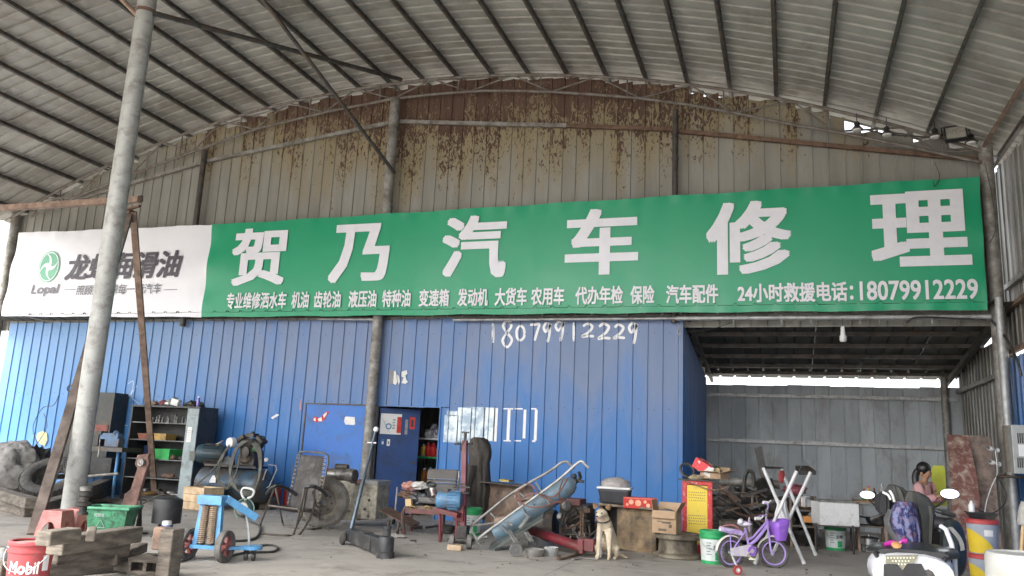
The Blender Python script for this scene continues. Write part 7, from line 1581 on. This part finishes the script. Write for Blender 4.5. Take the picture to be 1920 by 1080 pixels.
# ---------------------------------------------------------------- right corner: rusty sheets, cameras, pails, drum, mop, meter
rs = thing('steel_plate', 'tall reddish brown peeling steel plate leaning in the right corner', 'plate', G(1805,1075))
peel = M('peeling red brown plate', (.17,.065,.05), (.13,.055,.045), .7, .1, 3, dirt=(.4,.34,.28), damt=.42, ds=9, bump=.3)
slab_px([(1776,815),(1815,816),(1822,850),(1830,885),(1838,940),(1832,960),(1822,1084),(1797,1090),(1788,1000)], [12.9,12.9,12.8,12.7,12.55,12.5,12.1,12.1,12.4], .02, peel, rs, 'sheet')
rs2 = thing('stone_slab', 'rough grey-brown board leaning behind the red plate under the cameras', 'board', G(1860,1070))
slab_px([(1813,816),(1856,819),(1861,850),(1870,930),(1882,1035),(1880,1062),(1836,1064),(1836,960)], [13.0,13.0,12.98,12.9,12.8,12.75,12.75,12.85], .03, M('rough grey brown board', (.3,.23,.19), (.2,.15,.125), .9, 0, 7, dirt=(.09,.07,.06), damt=.45, ds=9, bump=.6, bs=25), rs2, 'sheet')
for k, (a_, b_) in enumerate(((1857,841), (1860,867))):
    t = thing('security_camera', ('upper' if k == 0 else 'lower')+' of two white security cameras on the thin corner pipe', 'camera', P(a_,b_,12.6), 'security cameras'); pc = P(a_,b_,12.62)
    g = MB(); g.ball(pc, (.05,.05,.032), 16, 10, RY(18).to_3x3()); obj('body', g, whitep, t); g = MB(); g.lathe([(.02,0),(.022,.012),(.003,.012)], pc+V((-.03,-.038,.01)), (-.5,-1,0), 14); obj('lens', g, blackp, t); g = MB(); g.cyl(pc+V((.04,.0,-.01)), pc+V((.1,.04,-.02)), .01); g.lathe([(.03,0),(.03,.015)], pc+V((.09,.04,-.02)), (1,.3,0), 14); obj('mount', g, whitep, t)
g = MB(); tp(g, [(1866,845,12.6),(1869,870,12.6),(1869,890,12.55),(1860,910,12.5),(1850,940,12.4),(1846,965,12.2)], .006, 6, 5); single('white_cable', g, whitep, 'white cable running down from the cameras', 'cable', P(1866,880,12.6))
g = MB(); tp(g, [(1868,893,12.5),(1885,920,12.5),(1883,945,12.4),(1860,962,12.3),(1832,955,12.2),(1822,945,12.2)], .007, 6, 6); tp(g, [(1872,600,13.0),(1878,680,13.0),(1884,760,13.0),(1887,880,13.0),(1870,892,12.9)], .008, 6, 5); tp(g, [(1858,600,13.0),(1880,625,13.0),(1905,670,12.6),(1915,705,12.5)], .018, 6, 6); single('black_cable', g, blackp, 'black cables looping down the right corner post', 'cable', P(1868,893,12.5))
pk = G(1846,1098,0); pk = V((X(1845,1040,10.3),10.3,0)); gy = M('grey paint pail', (.34,.37,.43), (.28,.31,.37), .45, 0, 4, dirt=(.2,.2,.2), damt=.2); redr = M('pail red rim', (.5,.07,.07), bump=0)
def pail(z0, lab):
    r_ = .155; h = .36; p = (pk.x, pk.y, z0); t = thing('paint_pail', lab, 'pail', p); g = MB(); g.lathe([(r_*.88,0),(r_,h*.9)], p, n=28); obj('body', g, gy, t)
    g = MB(); g.lathe([(r_*1.02,h*.86),(r_*1.06,h*.87),(r_*1.06,h*.96),(r_*.95,h),(.01,h*.99)], p, n=28, cap=False); obj('lid', g, redr, t)
    an = math.atan2(-p[1], -p[0]); g = MB(); vs = []; n_ = 14
    for i in range(n_+1):
        a = an-1.35+2.0*i/n_; k = i/n_; zt__ = h*(.62-.5*k*k); 
        for z_ in (.01, zt__+.1*h): rr2 = r_*(.88+.12*z_/(h*.9))*1.006; vs.append((p[0]+rr2*math.cos(a), p[1]+rr2*math.sin(a), z0+z_))
    g.add(vs, [(2*i,2*i+2,2*i+3,2*i+1) for i in range(n_)], False); obj('yellow_print', g, M('pail yellow', (.75,.55,.03), (.68,.48,.03), .45, bump=0), t)
    g = MB(); vs = []
    for i in range(6):
        a = an+.1+.6*i/5
        for z_ in (h*.52, h*.7): rr2 = r_*(.88+.12*z_/(h*.9))*1.01; vs.append((p[0]+rr2*math.cos(a), p[1]+rr2*math.sin(a), z0+z_))
    g.add(vs, [(2*i,2*i+2,2*i+3,2*i+1) for i in range(5)], False); obj('label_wrap', g, paper, t); return t
pail(0, 'lower of two stacked grey and yellow paint pails by the corner'); pail(.362, 'upper of two stacked grey and yellow paint pails by the corner')
t = thing('black_tray', 'black tray with a clear bottle on top of the paint pails', 'tray', (pk.x,pk.y,.725)); g = MB(T(pk.x,pk.y,.725)); taper_box(g, .1,.1,.14,.12,.06); g.box((0,0,.062),(.3,.26,.008)); obj('tray', g, blackp, t)
c_ = (pk.x-.09,pk.y,.79); g = MB(); g.lathe([(.03,0),(.032,.07),(.015,.1),(.013,.12)], c_, n=12); single('small_bottle', g, whitep, 'small pale bottle lying on the black tray', 'bottle', c_)
dc = V((X(1921,1040,7.3), 7.3, 0)); zt3 = Z(1900,1036,7.3); dr_ = thing('plastic_drum', 'big white plastic drum at the lower right corner', 'drum', dc); rD = (X(1921,1040,7.3)-X(1845,1040,7.3))
g = MB(); g.lathe([(rD*.9,0),(rD*.96,.05),(rD,zt3*.6),(rD*.98,zt3-.03),(rD*.94,zt3-.005),(rD*.9,zt3),(rD*.86,zt3-.012),(.01,zt3-.015)], dc, n=40); obj('body', g, M('milky drum plastic', (.5,.5,.47), (.43,.43,.4), .45, 0, 4, dirt=(.45,.42,.36), damt=.25), dr_)
mp = thing('mop', 'old mop with grey cloth head standing by the blue wall', 'mop', (X(1903,1080,8.8),8.8,0)); A = V((X(1902,1060,8.8),8.8,0)); B = P(1919,968,8.9)
g = MB(); g.cyl(A, B, .016); obj('handle', g, M('mop wood', (.55,.38,.2), (.45,.3,.16), .6), mp)
cloth_hang([(940,1915,1921),(948,1912,1926),(962,1909,1930),(978,1908,1934),(984,1910,1936)], 8.9, .05, 2, M('grey mop cloth', (.42,.41,.38), (.3,.29,.27), .9, bump=.6, bs=30), mp, 'mop_head')
mb2 = thing('meter_box', 'metal meter box with slotted grey cover on the right wall', 'box', P(1905,890,12.2)); g = MB(); bp(g, 1886,798,1906,886, 12.25, .12); obj('back_board', g, M('dirty back board', (.13,.11,.09), (.2,.18,.15), .8), mb2)
g = MB(); bp(g, 1899,797,1950,889, 12.05, .2); obj('cover', g, M('light grey cover', (.42,.43,.42), (.36,.37,.36), .4, .3), mb2, bev=.006)
g = MB()
for y_ in (822, 868):
    for k in range(9): bp(g, 1908+k*4,y_-10,1910+k*4,y_+9, 12.04, .008)
obj('slot', g, blackp, mb2); g = MB(); bp(g, 1910,834,1950,856, 12.045, .005); obj('label', g, paper, mb2)
g = MB(); g.cyl(P(1868,893,12.6), P(1925,895,12.3), .018); single('conduit', g, steel, 'dark horizontal conduit under the meter box', 'pipe', P(1868,893,12.6))

# ---------------------------------------------------------------- lamps and cables up high
bl = thing('hanging_bulb', 'white spiral bulb hanging from the pipe under the sign', 'lamp', P(1580,640,13.1)); pc = P(1580,612,13.1)
g = MB(); g.cyl(P(1580,596,13.1), pc, .005, n=6); obj('cord', g, blackp, bl)
g = MB(); g.lathe([(.02,0),(.03,-.02),(.03,-.07),(.035,-.09),(.035,-.13)], pc, n=16); obj('socket', g, whitep, bl)
g = MB(); g.lathe([(.035,-.13),(.05,-.15),(.052,-.21),(.04,-.235),(.01,-.24)], pc, n=18); g.box(pc+V((0,-.04,-.1)), (.02,.01,.015)); obj('bulb', g, M('frosted bulb', (.75,.75,.73), bump=0, rough=.3), bl)
for k, (a_, b_) in enumerate(((1607,240),(1663,249),(1753,253),(1821,264))):
    pc = P(a_,b_,13.0); t = thing('floodlight', ('leftmost','second','third','rightmost')[k]+' of four dark bell lamps hung in the roof truss gaps', 'lamp', pc, 'bell lamps on the right truss')
    g = MB(); g.lathe([(.03,.1),(.05,.07),(.035,.05),(.07,.0),(.09,-.02),(.085,-.03)], pc, n=16); obj('housing', g, blackm, t); g = MB(); g.lathe([(.075,-.025),(.06,-.05),(.01,-.06)], pc, n=14); obj('glass', g, whitep, t); g = MB(); g.cyl(pc+V((0,0,.1)), pc+V((0,0,.25)), .008, n=6); obj('hanger', g, steel, t)
fl_ = thing('led_floodlight', 'square black LED floodlight at the right end of the truss', 'lamp', P(1792,250,12.95)); pc = P(1792,250,12.9); M_ = T(pc) @ RX(-18) @ RZ(-8)
g = MB(M_); g.box((0,.02,0), (.3,.06,.26)); g.box((0,-.015,.12),(.3,.03,.02)); g.box((0,-.015,-.12),(.3,.03,.02)); g.box((-.14,-.015,0),(.02,.03,.22)); g.box((.14,-.015,0),(.02,.03,.22)); obj('housing', g, blackp, fl_)
g = MB(M_); g.box((0,-.014,0), (.26,.006,.22)); obj('reflector', g, M('lamp reflector', (.5,.48,.42), (.4,.38,.33), .25, .5), fl_)
g = MB(M_); g.tube([(-.18,.02,.0),(-.18,.02,.16),(.18,.02,.16),(.18,.02,0)], .01, 6); obj('yoke', g, blackp, fl_)
g = MB(); tp(g, [(1585,245,13.05),(1620,243,13.05),(1665,252,13.05),(1720,256,13.05),(1790,262,13.05)], .012, 6, 4); tp(g, [(1655,255,13.04),(1690,250,13.04),(1720,260,13.04),(1760,252,13.04)], .008, 5, 4); single('cable_run', g, blackm, 'tangled cable run strung between the bell lamps', 'cable', P(1700,252,13.05))
g = MB(); tp(g, [(1752,305,13.0),(1762,330,12.98),(1752,350,12.95),(1750,340,12.95)], .006, 5, 5); tp(g, [(1846,305,13.0),(1852,330,13.0),(1862,380,12.98),(1866,430,12.98),(1856,455,12.98)], .007, 5, 5); single('loose_wire', g, steel, 'loose thin wires hanging at the upper right of the sign', 'wire', P(1760,330,13))
g = MB(); tp(g, [(-8,584,13.1),(30,590,13.05),(90,602,13.0),(160,604,13.0),(210,595,13.0)], .008, 6, 6); single('sagging_wire', g, steel, 'sagging wire under the white end of the sign', 'wire', P(90,600,13))
g = MB(); tp(g, [(1270,606,13.2),(1273,614,13.18),(1270,622,13.18),(1275,628,13.18),(1276,618,13.18)], .008, 5, 4); single('wire_hook', g, galv, 'bent wire hook hanging at the top of the blue corner', 'hook', P(1272,615,13.2))
g = MB(); tp(g, [(1290,622,13.15),(1330,618,13.1),(1375,604,13.1)], .006, 5, 5); single('thin_wire', g, blackp, 'thin black wire sagging at the left end of the bay pipe', 'wire', P(1330,618,13.1))
g = MB(); tp(g, [(1700,605,13.1),(1720,595,13.08),(1790,597,13.05),(1850,600,13.0)], .014, 6, 5); single('eave_cable', g, blackp, 'thick black cable slung along the pipe end by the right corner post', 'cable', P(1400,610,13.1))

# ---------------------------------------------------------------- stock room shelves seen through the doorway
YS = 14.35
sr = thing('storage_rack', 'steel rack with green shelf edges inside the dark doorway', 'rack', (-6.35, YS, 0))
xa, xb = X(783,850,YS), X(832,850,YS)+.35
for x_ in (xa, xb):
    for dY in (0, .4):
        g = MB(); g.box((x_, YS+dY, .95), (.035,.035,1.9)); obj('upright', g, steel, sr)
sz = [Z(806,y_,YS) for y_ in (949,905,857,822)]
for k, z_ in enumerate(sz):
    g = MB(); g.box(((xa+xb)/2, YS+.2, z_-.012), (xb-xa,.42,.02)); o_ = obj('shelf', g, whitep if k == 3 else steel, sr)
    g = MB(); g.box(((xa+xb)/2, YS-.015, z_-.01), (xb-xa,.012,.035)); obj('shelf_edge', g, whitep if k == 3 else greenp, o_)
def can(x_, z_, r_, h_, m_, mc, lab, cat='bottle', nm='bottle'):
    c_ = (x_, YS+.1, z_); t = thing(nm, lab, cat, c_); g = MB(); g.lathe([(r_*.9,0),(r_,.01),(r_,h_*.72),(r_*.5,h_*.84),(r_*.4,h_*.9)], c_, n=14); obj('body', g, m_, t)
    g = MB(); g.lathe([(r_*.45,h_*.88),(r_*.45,h_),(.004,h_)], c_, n=10); obj('cap', g, mc, t)
yb_m = M('yellow can print', (.7,.5,.05), (.2,.3,.5), .4, 0, 14, lo=.55, hi=.58, bump=0); rb_m = M('bright red jug', (.65,.04,.04), (.5,.03,.03), .35, bump=0); bb_m = M('blue bottle', (.06,.25,.55), (.5,.55,.6), .4, 0, 12, lo=.5, hi=.55, bump=0); or_m = M('orange jug', (.55,.2,.05), (.35,.12,.04), .5, bump=0)
can(X(790,850,YS), sz[2]+.0, .05, .24, yb_m, whitep, 'yellow can at the left of the shelf just inside the doorway')
for k, x_ in enumerate((799,808)): can(X(x_,850,YS), sz[2], .065, .26, rb_m, rb_m, ('left' if k == 0 else 'right')+' red jug on the green edged shelf in the doorway', 'jug', 'jug')
can(X(819,850,YS), sz[2], .055, .22, or_m, yb_m, 'brown-orange jug beside the red jugs in the doorway', 'jug', 'jug')
can(X(791,898,YS), sz[1], .06, .26, or_m, whitep, 'reddish bottle on the middle shelf in the doorway')
can(X(802,898,YS), sz[1], .05, .28, bb_m, bb_m, 'blue and white bottle on the middle shelf in the doorway')
can(X(812,898,YS), sz[1], .04, .27, whitep, whitep, 'left slim white bottle on the middle shelf in the doorway')
can(X(820,898,YS), sz[1], .04, .25, whitep, whitep, 'right slim white bottle on the middle shelf in the doorway')
can(X(800,945,YS), sz[0], .06, .2, greenp, greenp, 'green bottle on the bottom shelf in the doorway')
bagm = M('white plastic bag', (.6,.6,.62), (.4,.4,.43), .3, bump=.5, bs=16)
for k, (x_, r_) in enumerate(((800,.09),(812,.11),(822,.08))):
    g = lump((X(x_,815,YS), YS+.12, sz[3]+r_*.9), (r_,r_*.8,r_*(1.5 if k == 1 else 1)), 40+k, .35, 20, 14, sz[3], 3); single('bag', g, bagm if k != 1 else M('grey shiny bag', (.25,.25,.28), (.6,.6,.62), .25, lo=.5, hi=.6, bump=.5, bs=16), ('left white','middle silvery grey','right white')[k]+' plastic bag on the top shelf inside the doorway', 'bag', (X(x_,815,YS), YS+.12, sz[3]))
# small marks on the wall, cans and offcuts in the left foreground
letter('赣', 205, 762, 217, 780, wink, bw, WY-.024, .01)
decal([(70,812),(80,808),(88,812),(89,826),(84,836),(74,832),(68,822)], WY, M('yellow chalk', (.5,.45,.2), (.3,.35,.3), .8, bump=0), bw, 'yellow_mark', .022)
for k, (a_, b_) in enumerate(((6,1052),(22,1050))):
    p = G(a_, b_); t = thing('tin_can', ('left' if k == 0 else 'right')+' of two dusty tin cans on the floor at the left edge', 'can', p); g = MB(); g.lathe([(.05,0),(.052,.12),(.048,.125),(.045,.12)], p, n=18); obj('body', g, alu if k == 0 else whitep, t)
    g = MB(); g.lathe([(.053,.03),(.0535,.09)], p, n=18, cap=False); obj('label_wrap', g, greyink, t)
timber((-20,1078),(14,1072), .08, .2, .16, 'squared timber end at the lower left corner beside the red bucket')
rr = random.Random(77); g = MB()
for k in range(420):
    x_, y_ = rr.uniform(-12, 2.6), rr.uniform(6.5, 13.1)
    if rr.random() > .25+.75*(y_-6.5)/6.6: continue
    s_ = rr.uniform(.006,.022); g.box((x_, y_, s_*.3), (s_*rr.uniform(.6,1.8), s_, s_*.6), RZ(rr.uniform(0,180)))
tag(obj('floor_grit', g, M('grit', (.2,.18,.15), (.09,.08,.07), .9), None, (0,0,0)), 'scattered grit and crumbs on the concrete floor', 'grit', kind='stuff')
